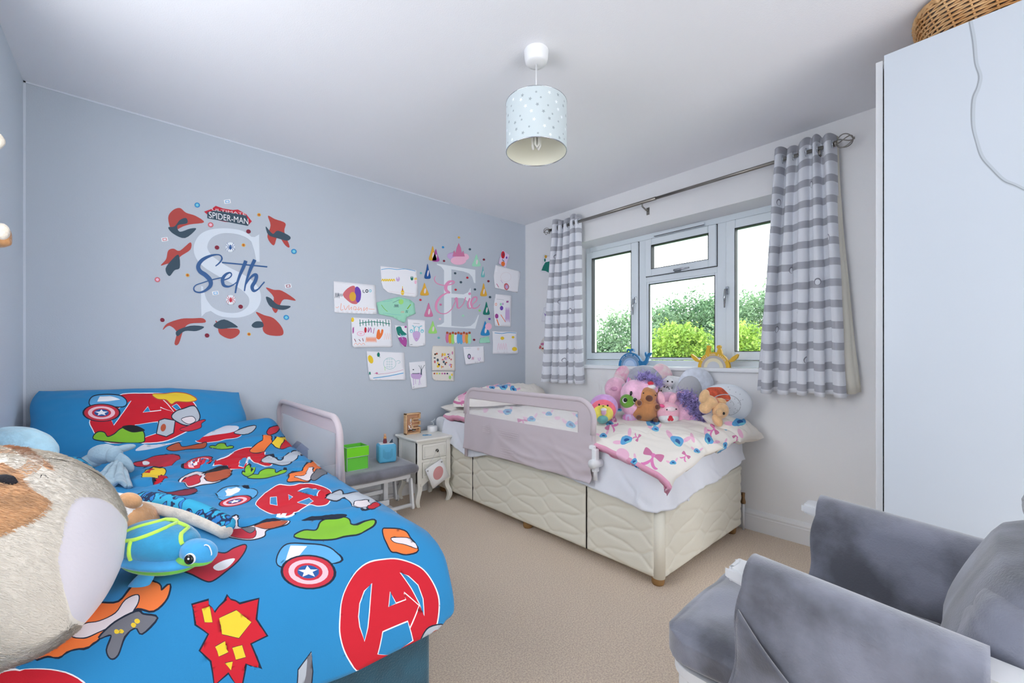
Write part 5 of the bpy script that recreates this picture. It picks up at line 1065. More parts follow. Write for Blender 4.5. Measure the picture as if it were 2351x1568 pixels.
for i, (p, c, lb) in enumerate([((1285, 65), 'gold', 'tiny gold star dot at the very top of the E group'), ((1130, 160), 'sky2', 'tiny blue dot left of the pink cloud'), ((1392, 180), 'slate', 'tiny grey dot right of the magenta peaks'), ((1140, 293), 'maroon', 'tiny red dot below left of the pink cloud'), ((1528, 280), 'maroon', 'tiny red dot above the turquoise petal'), ((915, 412), 'aqua2', 'tiny turquoise dot beside the tall blue petal'),
        ((1248, 413), 'slate', 'tiny grey dot beside the top of the E stem'), ((1367, 456), 'shield', 'tiny red dot between the E arms'), ((1572, 490), 'maroon', 'tiny dark red dot above the golden petal'), ((1253, 573), 'shield', 'tiny red dot above the pink name'), ((1441, 570), 'slate', 'tiny grey dot right of the E middle'), ((1588, 645), 'slate', 'tiny grey dot above the dark green petal'), ((911, 672), 'shield', 'tiny red dot left of the E, low'), ((1107, 718), 'rose', 'tiny red dot on the E stem'), ((1487, 776), 'lime', 'tiny pale green dot at the E foot'), ((1100, 858), 'lpink', 'tiny pink dot below the E stem'), ((1582, 857), 'purple', 'tiny purple dot above the blue petal'), ((1088, 1040), 'aqua2', 'tiny turquoise dot below the pale green petal'), ((1433, 1060), 'maroon', 'tiny red dot right of the pastel strip'), ((1325, 825), 'mint', 'tiny mint dot on the lower E arm'), ((1305, 500), 'slate', 'small grey squiggle dot between the E arms')]): dot(p, 12, c, None, lb, Q2)
decal('disc_sticker', 'pale pink round sticker beside the blue petal', [('lpink', wpoly(ov((1572, 930), 32, 34), Q2))], -.0036)

# ---------------------------------------------------------------- children's drawings taped to the wall
MATS['paper'] = mat('paper', (234, 234, 240), .8); MATS['paper_mint'] = mat('paper_mint', (156, 216, 190), .8); MATS['paper_cream'] = mat('paper_cream', (228, 222, 214), .8); MATS['paper_lilac'] = mat('paper_lilac', (222, 204, 230), .8)
def drawing(label, corners, marks, base='paper', dep=-.004, curl=.010, Q=Q2, round_=0, name='drawing', cat='drawing'):
    C_ = np.array(wpoly(corners, Q)); c = C_.mean(0); hw = np.abs(C_-c).max(0); sg = random.choice((-1, 1))
    def f(u, v):
        a = (u-c[0])/hw[0]; b = (v-c[1])/hw[1]; return np.stack([u, dep-curl*(np.clip(a*sg*.5-b*.6, 0, 2)**2)-.0015*(1+np.sin(a*3+b*2)), v], -1)
    s = Surf(f, (c[0]-hw[0]-.002, c[0]+hw[0]+.002, c[1]-hw[1]-.002, c[1]+hw[1]+.002), 4); sh_ = []
    for m in marks:
        if m[0] == 'l': sh_.append((m[1], wrib(m[2], Q, 3)))
        elif m[0] == 'o': sh_.append((m[1], wpoly(ov(*m[2]), Q)))
        else: sh_.append((m[1], [wp(Q(tuple(a[:2]))) for a in spl(m[2], 3)]))
    return tag(sheet(name, s, 10, 10, base, sh_, None, outline=[tuple(p) for p in C_], thick=.0005, space='uv'), label, cat)
Ln = lambda col, pts, w=6: ('l', col, [(a, b, w) for a, b in pts])
def scrib(col, x0, y0, x1, y1, n, w=5):
    return Ln(col, [(x0+(x1-x0)*i/n, (y0 if i % 2 else y1)) for i in range(n+1)], w)
drawing('white drawing of an orange and purple round shape, leftmost sheet on the wall', [(64, 490), (473, 528), (480, 812), (200, 803), (72, 795)],
        [('p', 'peach2', [(155, 625), (200, 560), (265, 535), (280, 600), (300, 700), (260, 712), (215, 690)]), ('p', 'purple', [(272, 560), (300, 545), (330, 590), (325, 670), (295, 700), (275, 640)]), ('o', 'gold', ((250, 640), 32, 45)), ('o', 'slate', ((388, 586), 15, 17)), ('o', 'paper', ((388, 586), 7, 8)), ('o', 'aqua', ((422, 584), 13, 14)), ('o', 'paper', ((422, 584), 7, 7)), Ln('slate', [(350, 575), (352, 600), (368, 600)], 6), scrib('slate', 78, 600, 120, 655, 6, 4), scrib('slate', 110, 610, 155, 640, 5, 4),
         Ln('peach', [(85, 740), (100, 750), (115, 735)], 4), Ln('peach', [(140, 705), (135, 770), (160, 765)], 5), Ln('peach', [(165, 725), (180, 770), (205, 730)], 5), Ln('peach', [(215, 720), (215, 770), (240, 740), (240, 770)], 5), Ln('peach', [(260, 770), (265, 735), (285, 750), (270, 772), (300, 760)], 5), Ln('peach', [(310, 740), (305, 775), (330, 750), (335, 780)], 5), Ln('peach', [(360, 745), (355, 780), (390, 745), (385, 780)], 5), Ln('peach', [(400, 760), (460, 765)], 4)])
drawing('white curling drawing with blue line and yellow smudges, upper sheet of the left cluster', [(520, 342), (874, 385), (887, 630), (855, 648), (700, 625), (590, 598), (545, 560), (530, 500)],
        [Ln('sky', [(528, 378), (600, 368), (680, 378), (760, 372), (862, 392)], 6), scrib('yellow', 532, 470, 660, 490, 12, 10), ('o', 'lilac', ((690, 470), 18, 24)), ('o', 'paper', ((688, 455), 6, 14)), ('o', 'teal', ((826, 462), 14, 22)), ('o', 'paper', ((826, 448), 4, 12)), ('o', 'lpink', ((862, 500), 12, 18)), ('o', 'yellow', ((735, 600), 16, 26)), ('o', 'brown', ((735, 572), 5, 14)), Ln('yellow', [(735, 540), (735, 560)], 6), Ln('pale', [(600, 590), (700, 600), (850, 612)], 4), scrib('yellow', 850, 455, 875, 480, 4, 5)])
drawing('mint green cut paper shape with crayon lines under the curling sheet', [(483, 698), (600, 665), (700, 642), (805, 668), (850, 705), (860, 805), (775, 840), (760, 890), (740, 894), (640, 840), (505, 812)],
        [Ln('green', [(530, 720), (560, 760), (590, 785)], 5), Ln('green', [(780, 760), (815, 715)], 9), ('o', 'lime', ((720, 690), 24, 26)), scrib('slate', 655, 715, 695, 745, 6, 4), scrib('teal', 765, 770, 785, 800, 3, 4), Ln('slate', [(640, 700), (705, 670)], 3), Ln('aqua2', [(545, 800), (640, 812), (720, 820)], 3), Ln('aqua2', [(540, 690), (635, 680)], 3), scrib('peach', 720, 780, 750, 800, 4, 3)], 'paper_mint')
drawing('white drawing with green comb strokes over red scribbles', [(237, 842), (625, 862), (636, 1115), (625, 1132), (262, 1136), (245, 1115)],
        [Ln('teal', [(315, 900), (450, 885), (615, 905)], 7)]+[Ln('teal', [(x, 862+i % 3*6), (x+4, 930-i % 2*10)], 7) for i, x in enumerate(range(320, 620, 28))]+[('o', 'yellow', ((250, 865), 15, 22)), ('o', 'shield', ((375, 965), 12, 28)), Ln('purple2', [(405, 940), (400, 990), (425, 940), (430, 990)], 7), Ln('rose', [(460, 945), (450, 1000)], 7), ('p', 'orange', [(480, 1040), (490, 970), (510, 960), (520, 1000), (530, 960), (548, 965), (540, 1010), (510, 1055)]), scrib('peach', 380, 1030, 480, 1085, 16, 6), ('o', 'lpink', ((330, 1000), 40, 24)), ('o', 'paper', ((330, 1000), 30, 16)), ('o', 'lpink', ((330, 1000), 14, 8)), scrib('purple2', 250, 935, 262, 1000, 5, 4), scrib('peach', 260, 1090, 370, 1110, 6, 4), Ln('maroon', [(265, 1050), (280, 1080)], 6), Ln('maroon', [(310, 1055), (325, 1075)], 6), Ln('maroon', [(345, 1045), (355, 1075)], 6), scrib('peach', 555, 990, 620, 1060, 6, 2)])
drawing('small pointed paper coloured green and magenta', [(657, 918), (720, 925), (780, 925), (775, 1128), (735, 1122), (700, 1060)],
        [('p', 'teal', [(675, 940), (715, 930), (735, 970), (775, 1010), (700, 1020), (680, 980)]), ('p', 'purple2', [(690, 1040), (770, 1040), (770, 1125), (740, 1115), (705, 1075)]), Ln('lilac', [(710, 1000), (740, 1060)], 6), scrib('aqua', 720, 1010, 770, 1035, 6, 4), ('o', 'purple2', ((765, 935), 12, 10))])
drawing('narrow white card with a blue antlered face outline', [(785, 860), (955, 870), (958, 1112), (880, 1128), (795, 1125)],
        [('p', 'lilac', [(835, 990), (870, 975), (905, 990), (900, 1040), (870, 1078), (842, 1040)]), Ln('aqua', [(850, 985), (845, 930), (828, 925)], 8), Ln('aqua', [(848, 950), (868, 925)], 7), Ln('aqua', [(892, 985), (900, 935), (925, 925)], 8), Ln('aqua', [(898, 950), (880, 930)], 7), ('o', 'aqua', ((822, 975), 16, 18)), ('o', 'aqua', ((925, 975), 16, 18)), ('o', 'paper', ((822, 978), 7, 9)), ('o', 'paper', ((925, 978), 7, 9)), Ln('lgrey', [(840, 900), (900, 903)], 5), Ln('rose', [(862, 1050), (880, 1050)], 4), Ln('black', [(805, 1107), (830, 1105)], 3)])
drawing('white drawing with a yellow sun and dotted turtle above a blue line', [(386, 1170), (755, 1185), (757, 1450), (418, 1453), (400, 1350)],
        [('o', 'yellow', ((425, 1250), 24, 42, -20)), ('o', 'teal', ((500, 1205), 14, 22)), Ln('teal', [(500, 1180), (515, 1235)], 4)]+[Ln('aqua2', [(550+60+60*math.cos(a), 1290+55*math.sin(a)) for a in np.linspace(0, 2*PI, 20)], 3)]+[Ln('aqua2', [(585+22*i+6*math.cos(a), 1250+j*24+6*math.sin(a)) for a in np.linspace(0, 2*PI, 8)], 2) for i in range(3) for j in range(4)]+[Ln('sky', [(450, 1432), (600, 1412), (740, 1382)], 8), Ln('rose', [(460, 1392), (485, 1380), (500, 1395), (650, 1375), (740, 1350)], 3), ('o', 'rose', ((485, 1385), 12, 10)), scrib('teal', 410, 1370, 425, 1400, 4, 5), Ln('aqua2', [(672, 1270), (700, 1262), (712, 1280), (690, 1290)], 3), Ln('lime', [(560, 1320), (565, 1360)], 4)])
drawing('tall white card with a pinkish deer drawing, lowest sheet', [(798, 1280), (955, 1266), (975, 1518), (825, 1542), (810, 1420)],
        [('p', 'lilac', [(820, 1390), (870, 1385), (915, 1380), (925, 1400), (900, 1440), (850, 1440), (822, 1425)]), Ln('slate', [(830, 1388), (900, 1388)], 6), Ln('lilac', [(840, 1430), (840, 1505)], 6), Ln('lilac', [(860, 1440), (862, 1490)], 4), Ln('lilac', [(905, 1430), (895, 1500)], 5), Ln('lilac', [(890, 1430), (915, 1495)], 3), Ln('slate', [(915, 1400), (918, 1350)], 12), Ln('slate', [(915, 1350), (900, 1320), (890, 1310)], 4), Ln('slate', [(922, 1350), (940, 1320), (950, 1305)], 4), Ln('slate', [(918, 1350), (915, 1310)], 4), ('o', 'slate', ((840, 1350), 7, 6)), Ln('black', [(830, 1522), (850, 1518)], 3)])
dm = []
rnd = random.Random(11)
for i in range(34):
    dm.append(('o', rnd.choice(['peach2', 'gold', 'orange', 'slate', 'rose', 'brown', 'black', 'lilac', 'yellow']), ((1045+rnd.random()*175, 1185+rnd.random()*140), 5+rnd.random()*9, 5+rnd.random()*12)))
drawing('cream sheet crowded with small multicoloured doodles', [(1030, 1118), (1245, 1125), (1248, 1365), (1018, 1358), (1022, 1160)], dm, 'paper_cream')
drawing('small cream strip with a row of coloured dabs under the doodle sheet', [(1022, 1366), (1240, 1370), (1238, 1462), (1045, 1455), (1025, 1430)], [('o', c, ((1045+i*25, 1388), 8, 9)) for i, c in enumerate(['brown', 'yellow', 'lime', 'rose', 'purple2', 'slate'])]+[('o', 'lime', ((1195, 1425), 12, 18)), ('o', 'yellow', ((1215, 1400), 8, 12))], 'paper_cream')
drawing('small white card with a tiny purple figure-like squiggle', [(1325, 1130), (1525, 1120), (1530, 1278), (1342, 1302)], [('o', 'slate', ((1383, 1222), 17, 26)), ('o', 'lilac', ((1383, 1222), 10, 16)), scrib('rose', 1408, 1225, 1430, 1255, 5, 3), Ln('lilac', [(1470, 1235), (1475, 1260), (1487, 1255), (1488, 1232)], 5), ('o', 'pale', ((1470, 1150), 12, 14)), Ln('aqua', [(1345, 1145), (1400, 1140)], 2)])
drawing('white drawing with a blue top line and faint yellow flowers, right column bottom', [(1608, 975), (1845, 985), (1850, 1195), (1610, 1197), (1615, 1090)], [Ln('sky', [(1630, 992), (1700, 1000), (1760, 990), (1840, 995)], 6), ('o', 'yellow', ((1705, 1045), 18, 16)), ('o', 'yellow', ((1810, 1035), 14, 12)), ('o', 'yellow', ((1820, 1150), 24, 20)), scrib('lpink', 1660, 1090, 1750, 1160, 8, 3)], 'paper')
drawing('mint scrap of paper at the lower right of the blue petal', [(1490, 1045), (1575, 1025), (1583, 1088), (1480, 1092)], [], 'paper_mint', name='paper_scrap', cat='paper')
drawing('lilac drawing with purple and orange scribbles, right column middle', [(1640, 615), (1795, 630), (1788, 935), (1628, 928), (1622, 740)], [scrib('purple2', 1745, 680, 1765, 700, 5, 5), scrib('lilac', 1735, 740, 1775, 890, 12, 5), ('o', 'purple', ((1698, 752), 16, 22)), Ln('orange', [(1690, 815), (1735, 885)], 6), Ln('orange', [(1650, 860), (1670, 920)], 10), ('o', 'purple2', ((1650, 830), 18, 24)), ('o', 'peach', ((1645, 715), 10, 14)), ('o', 'paper', ((1645, 715), 5, 8)), ('o', 'mint', ((1690, 715), 10, 14)), ('o', 'lilac', ((1710, 712), 9, 12)), Ln('lgrey', [(1650, 665), (1720, 672)], 3)], 'paper')
drawing('white sheet with a faint circle and a purple shield scribble, right column top', [(1640, 332), (1884, 398), (1852, 604), (1630, 555), (1622, 440)], [Ln('pale', [(1740+50*math.cos(a), 450+45*math.sin(a)) for a in np.linspace(0, 2*PI, 18)], 3), ('p', 'peach2', [(1725, 520), (1750, 510), (1772, 545), (1750, 578), (1725, 560)]), ('o', 'lilac', ((1748, 545), 15, 20)), Ln('rose', [(1648, 515), (1668, 550)], 7), Ln('lilac', [(1690, 480), (1712, 510)], 4)])
drawing('small tilted card with red and orange flowers at the top right', [(1706, 185), (1778, 238), (1738, 358), (1662, 322)], [('o', 'red', ((1712, 235), 18, 36)), ('o', 'maroon', ((1715, 230), 9, 16)), ('o', 'orange', ((1712, 322), 20, 24)), ('o', 'purple', ((1746, 262), 8, 12)), Ln('slate', [(1705, 280), (1725, 300)], 6)], 'paper_lilac')
# three sheets on the window wall, beside the left curtain
def wwd(label, corners, marks, base):
    Cc = np.array([U(*p, x=-.004)[1:] for p in corners]); c = Cc.mean(0); hw = np.abs(Cc-c).max(0)+.002
    s = Surf(lambda u, v: np.stack([np.full(np.shape(u), -.004)-.002*np.sin(u*30), u, v], -1), (c[0]-hw[0], c[0]+hw[0], c[1]-hw[1], c[1]+hw[1]), 4)
    q = lambda P: [tuple(U(*p, x=-.004)[1:]) for p in P]
    tag(sheet('drawing', s, 6, 6, base, [(m, q(P)) for m, P in marks], None, outline=[tuple(p) for p in Cc], thick=.0005, space='uv'), label, 'drawing')
wwd('small sheet with a yellow sun and dark green hill beside the left curtain', [(1248, 585), (1266, 588), (1261, 627), (1241, 624)], [('gold', ov((1253, 589), 3, 4)), ('teal', [(1252, 602), (1262, 600), (1260, 626), (1252, 622), (1243, 621), (1247, 610)]), ('teal', ov((1251, 597), 2, 4))], 'paper')
wwd('small pale sheet with one violet arc beside the left curtain', [(1248, 706), (1264, 703), (1263, 738), (1243, 738)], [('purple', [(1249, 718), (1256, 726), (1262, 725), (1260, 730), (1253, 729)])], 'paper')
wwd('small cream sheet with red and pink marks, lowest beside the left curtain', [(1259, 760), (1265, 775), (1256, 815), (1237, 800), (1243, 782)], [('peach2', ov((1254, 770), 3, 3)), ('rose', ov((1246, 790), 5, 3)), ('brown', ov((1247, 800), 4, 2)), ('peach2', ov((1240, 797), 3, 4)), ('lpink', ov((1252, 785), 4, 4))], 'paper_cream')

# ---------------------------------------------------------------- grey nursing glider chair
mgc = mat('grey_velvet', (112, 114, 126), .6, sheen=.6, var=.24, vscale=6, bump=.0008, bscale=220)
ch = thing('glider_chair', 'grey velvet nursing chair with white wooden arms beside the wardrobe', 'chair', (-1.57, -2.85, 0))
def rb(name, a, b, m, r, **k): return cushion_box(name, a, b, m, ch, r, **k)
rb('seat_cushion', (-1.872, -3.02, .300), (-1.31, -2.475, .398), mgc, .048, bulge=.012, wr=.010, seed=2)
for v in ch.children[0].data.vertices:      # round the seat's corners in plan
    q = Vector((min(max(v.co.x, -1.875+.085), -1.308-.085), min(max(v.co.y, -3.02+.085), -2.47-.085))); d = Vector((v.co.x, v.co.y))-q
    if d.length > .09: d = d*(.09/d.length); v.co.x, v.co.y = q.x+d.x, q.y+d.y
# rounded plan corners for the seat board
def rr(x0, y0, x1, y1, r, n=6):
    o = []
    for cx, cy, a in ((x1-r, y1-r, 0), (x0+r, y1-r, PI/2), (x0+r, y0+r, PI), (x1-r, y0+r, 3*PI/2)):
        o += [(cx+r*math.cos(a+PI/2*k/n), cy+r*math.sin(a+PI/2*k/n)) for k in range(n+1)]
    return o
prism('seat_board', rr(-1.865, -3.1, -1.315, -2.485, .06), 'z', .272, .298, mgw, ch, bev=.004)
box('front_apron', (-1.84, -2.53, .19), (-1.34, -2.505, .272), mgw, ch, bev=.004)
for x in (-1.875, -1.27):
    # arm
    ay = [(-2.655, .612), (-2.67, .622), (-3.26, .580), (-3.27, .552), (-2.67, .592), (-2.656, .598)]
    pa = spl([(x-.036, -3.26), (x-.036, -2.70), (x-.02, -2.664), (x, -2.655), (x+.02, -2.664), (x+.036, -2.70), (x+.036, -3.26)], 4, False)
    bm = bmesh.new(); top = []; bot = []
    for p in pa:
        zt = .618+(-2.66-p[1])*-.07; top.append(bm.verts.new((p[0], p[1], zt))); bot.append(bm.verts.new((p[0], p[1], zt-.030)))
    bm.faces.new(top); bm.faces.new(bot[::-1]); n = len(pa)
    for i in range(n): bm.faces.new((top[i], bot[i], bot[(i+1) % n], top[(i+1) % n]))
    bmesh.ops.bevel(bm, geom=[e for e in bm.edges if (e.verts[0] in top) == (e.verts[1] in top)], offset=.006, segments=2, affect='EDGES')
    fin(bm, 'arm', mgw, ch)
    for yy in (-2.78, -3.16): box('arm_post', (x-.018, yy-.025, .15), (x+.018, yy+.025, .585), mgw, ch, bev=.004)
    # padded cover draped over the arm
    out = -1 if x < -1.6 else 1
    def f(u, v, x=x, out=out):
        # u 0..1 from inner hem over the arm to outer hem, v 0..1 front to back
        Lh, wd_, rc = .30, .052, .045
        s = (u-.5)*2*(Lh+.08)
        a = np.clip(np.abs(s)/.075, 0, 1)*PI/2; sg = np.sign(s)
        hx = sg*wd_*np.sin(a); dz = np.clip(np.abs(s)-.075, 0, None)
        y = -2.692-.352*v
        zt = .622+(-2.66-y)*-.085+.022
        X = x+out*hx*1.0+out*sg*(.012*np.clip(dz/.1, 0, 1))+.006*nz(v*3, u*4, 2, seed=3)*np.clip(dz/.05, 0, 1)
        z = zt-.042*(1-np.cos(a))-dz
        y = y+.03*np.clip(dz/.3, 0, 1)*(v < .5)*(1-2*v)+.006*np.sin(dz*30)
        return np.stack([X, y, z], -1)
    grid('arm_cover', f, 70, 40, mgc, ch, thick=.014, off=0)
    if x < -1.6:
        def g(u, v):
            X = f(np.full(np.shape(u), 1.0)-.34*v*(1-.75*u), .02+u*.62); X[:, 0] -= .013+.012*np.sin(PI*u)*v; return X
        grid('pocket', g, 20, 20, mgc, ch, thick=.006, off=0)
# reclined back cushion and side wing
def slab(name, w0, w1, seed, y0, z0, y1, z1, th, tuck):
    def mk(sg):
        def f(u, v):
            T = th*(np.clip(1-np.abs(2*u-1)**4, 0, 1)**.5)*(np.clip(1-np.abs(2*v-1)**6, 0, 1)**.5)
            dy, dz = y1-y0, z1-z0; l = math.hypot(dy, dz); n = (dz/l, -dy/l)
            T = T*(1-tuck*.35*np.exp(-((v-.42)/.03)**2)-tuck*.2*np.exp(-((v-.72)/.03)**2))+sg*.006*nz(u*8, v*5, 2, seed=seed)
            x = w0+(w1-w0)*u; return np.stack([x, y0+dy*v+sg*T*n[0]*.5, z0+dz*v+sg*T*n[1]*.5], -1)
        return f
    bm = bmesh.new()
    for sg in (1, -1):
        g = np.linspace(0, 1, 33); Ug, Vg = np.meshgrid(g, g, indexing='ij'); X = mk(sg)(Ug.ravel(), Vg.ravel()); vs_ = [bm.verts.new(p) for p in X]
        for i in range(32):
            for j in range(32): bm.faces.new((vs_[i*33+j], vs_[(i+1)*33+j], vs_[(i+1)*33+j+1], vs_[i*33+j+1]))
    bmesh.ops.remove_doubles(bm, verts=bm.verts[:], dist=.0012)
    return fin(bm, name, mgc, ch, True)
slab('back_cushion', -1.835, -1.315, 4, -3.02, .40, -3.36, 1.12, .20, 1.0)
slab('lumbar_cushion', -1.83, -1.56, 7, -3.03, .44, -3.11, .67, .14, .2)
box('back_board', (-1.80, -3.20, .30), (-1.34, -3.18, .9), mgw, ch, rot=Matrix.Rotation(math.radians(25), 3, 'X'), bev=.004)
for x in (-1.80, -1.36):
    box('base_runner', (x-.02, -3.25, 0), (x+.02, -2.56, .045), mgw, ch, bev=.008)
    box('base_post', (x-.016, -2.95, .045), (x+.016, -2.85, .272), mgw, ch, bev=.004)
box('base_bar', (-1.80, -2.92, .08), (-1.36, -2.88, .14), mgw, ch, bev=.004)

# ---------------------------------------------------------------- soft toys
def fr(px, py, d): return Vector(U(px, py, d=d))
def ell(px, py, dz, rx, ry, rz, rot=0, yaw=0, tilt=0): return (px, py, dz, rx, ry, rz, rot, yaw, tilt)
Rc = Matrix((tuple(RT), tuple(FW), tuple(UP))).transposed()      # columns: picture right, away, up
def ellm(bm, o, s, e, seg=24, nzamp=0, seed=0):
    px, py, dz, rx, ry, rz, rot, yaw, tilt = e
    M = Rc @ Matrix.Rotation(math.radians(yaw), 3, 'Z') @ Matrix.Rotation(math.radians(tilt), 3, 'X') @ Matrix.Rotation(math.radians(rot), 3, 'Y')
    c = o+Rc@Vector((px*s, dz*s, -py*s)); r = bmesh.ops.create_uvsphere(bm, u_segments=seg, v_segments=seg//2, radius=1)
    for v in r['verts']:
        p = Vector((v.co.x*rx*s, v.co.y*rz*s, v.co.z*ry*s))
        if nzamp: p *= 1+nzamp*noise.noise(v.co*3+Vector((seed, seed, 0)))
        v.co = c+M@p
def part(name, t, o, s, es, m, vox=0, seg=24, nzamp=0):
    bm = bmesh.new()
    for i, e in enumerate(es): ellm(bm, o, s, e, seg, nzamp, i)
    ob = fin(bm, name, m, t, True)
    if vox:
        md = ob.modifiers.new('r', 'REMESH'); md.mode = 'VOXEL'; md.voxel_size = vox; md.use_smooth_shade = True
        md = ob.modifiers.new('s', 'SMOOTH'); md.factor = .6; md.iterations = 6
    return ob
def fur(name, col, b=.003, sc=130, col2=None, sheen=.5, st=None): return mat(name, col, .9, bump=b, bscale=sc, var=.05, vscale=20, sheen=sheen, col2=col2, stretch=st)
mblk = mat('bead_black', (14, 14, 18), .15)
def toy(name, label, px, py, d):
    o = fr(px, py, d); t = thing(name, label, 'soft toy', tuple(o)); return t, o, d/FPX
def eyes(t, o, s, L_, r=3, m=None, sq=.6):
    for (x, y, z) in L_: part('eye', t, o, s, [ell(x, y, z, r, r, r*sq)], m or mblk, seg=12)
def tufts(name, t, pts, m, n, ln, wd_, seed=0, spread=.5, up=None):
    rnd = np.random.RandomState(seed); V = []; F = []; pts = np.array([tuple(p) for p in pts])
    for i in range(n):
        k = rnd.rand()*(len(pts)-1); a = int(k); c = pts[a]*(1-k+a)+pts[a+1]*(k-a); 
        d = rnd.normal(size=3)*spread-FW*.8+(UP*.6 if up is None else np.array(up)); d /= np.linalg.norm(d); q = np.cross(d, rnd.normal(size=3)); q /= np.linalg.norm(q)
        c = c+rnd.normal(size=3)*wd_*1.2; l = ln*rnd.uniform(.5, 1.2); b = len(V); w = wd_*.16
        q2 = np.cross(d, q); bend = rnd.normal(size=3)*l*.25
        V += [c+q*w, c-q*w*.5+q2*w*.8, c-q*w*.5-q2*w*.8, c+d*l*.6+q*w*.9+bend*.4, c+d*l*.6-q*w*.45+q2*w*.7+bend*.4, c+d*l*.6-q*w*.45-q2*w*.7+bend*.4, c+d*l+bend]
        F += [(b, b+1, b+4, b+3), (b+1, b+2, b+5, b+4), (b+2, b, b+3, b+5), (b+3, b+4, b+6), (b+4, b+5, b+6), (b+5, b+3, b+6)]
    return tag(link(name, mesh(name, V, F), m, t, True), kind='stuff')

# --- pile on the divan bed, back row first
t, o, s = toy('toy_elephant', 'grey plush elephant with pale pink ears at the back of the pile', 1478, 882, 2.98)
part('head', t, o, s, [ell(0, 0, 0, 46, 44, 30), ell(-4, 40, 5, 44, 44, 30)], fur('plush_grey', (168, 172, 186)), .008)
me1 = fur('plush_pink_tie', (232, 190, 204), col2=(236, 226, 222)); me1b = fur('plush_pink_tie2', (228, 150, 186), col2=(232, 210, 214))
part('ear', t, o, s, [ell(-52, -18, -3, 17, 26, 7, 20)], me1b, seg=24); part('ear', t, o, s, [ell(40, -18, -6, 24, 31, 8, -25)], me1, seg=24)
# cloud shaped grey-white cushion at the back right
t, o, s = toy('heart_cushion', 'pale heart-shaped cushion with a silver grey front, back right of the pile', 1600, 892, 2.78); t['category'] = 'cushion'
part('cover', t, o, s, [ell(0, -8, 4, 42, 42, 14, 10), ell(-20, 20, 2, 40, 36, 14)], fur('plush_icy', (214, 220, 232), b=.001), .008)
part('silver_front', t, o, s, [ell(-22, 10, -8, 30, 40, 8, 10)], mat('silver_cloth', (178, 180, 186), .45, bump=.006, bscale=40), seg=24)
t, o, s = toy('square_cushion', 'plain white square plush cushion in the back row', 1560, 888, 2.86); t['category'] = 'cushion'
mk = pillow_f(o, Rc@Vector((1, 0, -.06)), Rc@Vector((.06, .25, 1)), .185, .15, .08, 4, .003, .05)
for k, sg in enumerate((1, -1)): grid('cover_front' if k == 0 else 'cover_back', mk(sg), 26, 26, fur('plush_white', (228, 228, 230), b=.001), t, (-1, 1, -1, 1))
# big round white cushion with a red printed patch
t, o, s = toy('round_cushion', 'round white speckled cushion with an orange-red printed patch, far right of the pile', 1664, 926, 2.58); t['category'] = 'cushion'
def disc(sg):
    def f(u, v):
        r = np.sin(PI/2*np.clip(v, 0, 1)); T = .042*np.cos(PI/2*np.clip(v, 0, 1))**.7
        M = np.array(Rc@Matrix.Rotation(math.radians(-22), 3, 'Z')@Matrix.Rotation(math.radians(10), 3, 'X')); lx = .150*r*np.cos(2*PI*u); lz = .122*r*np.sin(2*PI*u)
        return np.array(o)+np.stack([lx, -sg*T, lz], -1)@M.T
    return f
rs = Surf(disc(1), (0, 1, 0.001, 1), 80)
def ds(P): return [(1540+x/8.709, 820+y/8.709) for x, y in P]
dots = [('lgrey', ov(q, 1.4, 1.2, 0, 8)) for q in ds([(1180, 650), (1300, 700), (1385, 740), (1280, 835), (1395, 865), (1350, 915), (1260, 960), (1395, 975), (1290, 1030), (1180, 1020), (1265, 1100), (1170, 1145), (1120, 960), (1440, 850), (1200, 900), (1150, 600), (1330, 1060)])]
sheet('cover_front', rs, 60, 20, 'spk', [('redhair', [tuple(a[:2]) for a in spl(ds([(650, 680), (700, 610), (850, 600), (1000, 605), (1100, 680), (1190, 790), (1180, 860), (1060, 910), (1000, 840), (850, 800), (740, 760)]), 4)]), ('peach', [tuple(a[:2]) for a in spl(ds([(760, 860), (860, 805), (980, 820), (1050, 880), (1000, 960), (820, 960)]), 4)])]+dots, t) if [MATS.setdefault('spk', mat('speckled_white', (216, 222, 230), .8)), MATS.setdefault('redhair', mat('orange_red_print', (196, 84, 56), .8, var=.12, vscale=30))] else 0
grid('cover_back', disc(-1), 60, 20, MATS['spk'], t, (0, 1, .001, 1))
# left: pale pink round plush
t, o, s = toy('round_plush', 'dusty pink round plush with looped ears at the left of the pile', 1414, 895, 2.84)
mp1 = fur('plush_dusty', (222, 172, 196)); mp2 = fur('plush_dusty_dark', (196, 140, 172))
part('body', t, o, s, [ell(0, -2, 0, 26, 28, 22), ell(2, 22, 2, 24, 22, 20)], mp1, .007)
part('patch', t, o, s, [ell(-9, -4, -21, 8, 5, 3)], mp2, seg=16); part('patch', t, o, s, [ell(14, -8, -18, 7, 8, 3, 20)], fur('plush_greyish', (190, 180, 190)), seg=16)
part('ear', t, o, s, [ell(28, -10, 2, 6, 18, 5, 20)], mp1, seg=16); part('paw', t, o, s, [ell(24, 20, -14, 14, 8, 8, -50)], mp1, seg=16)
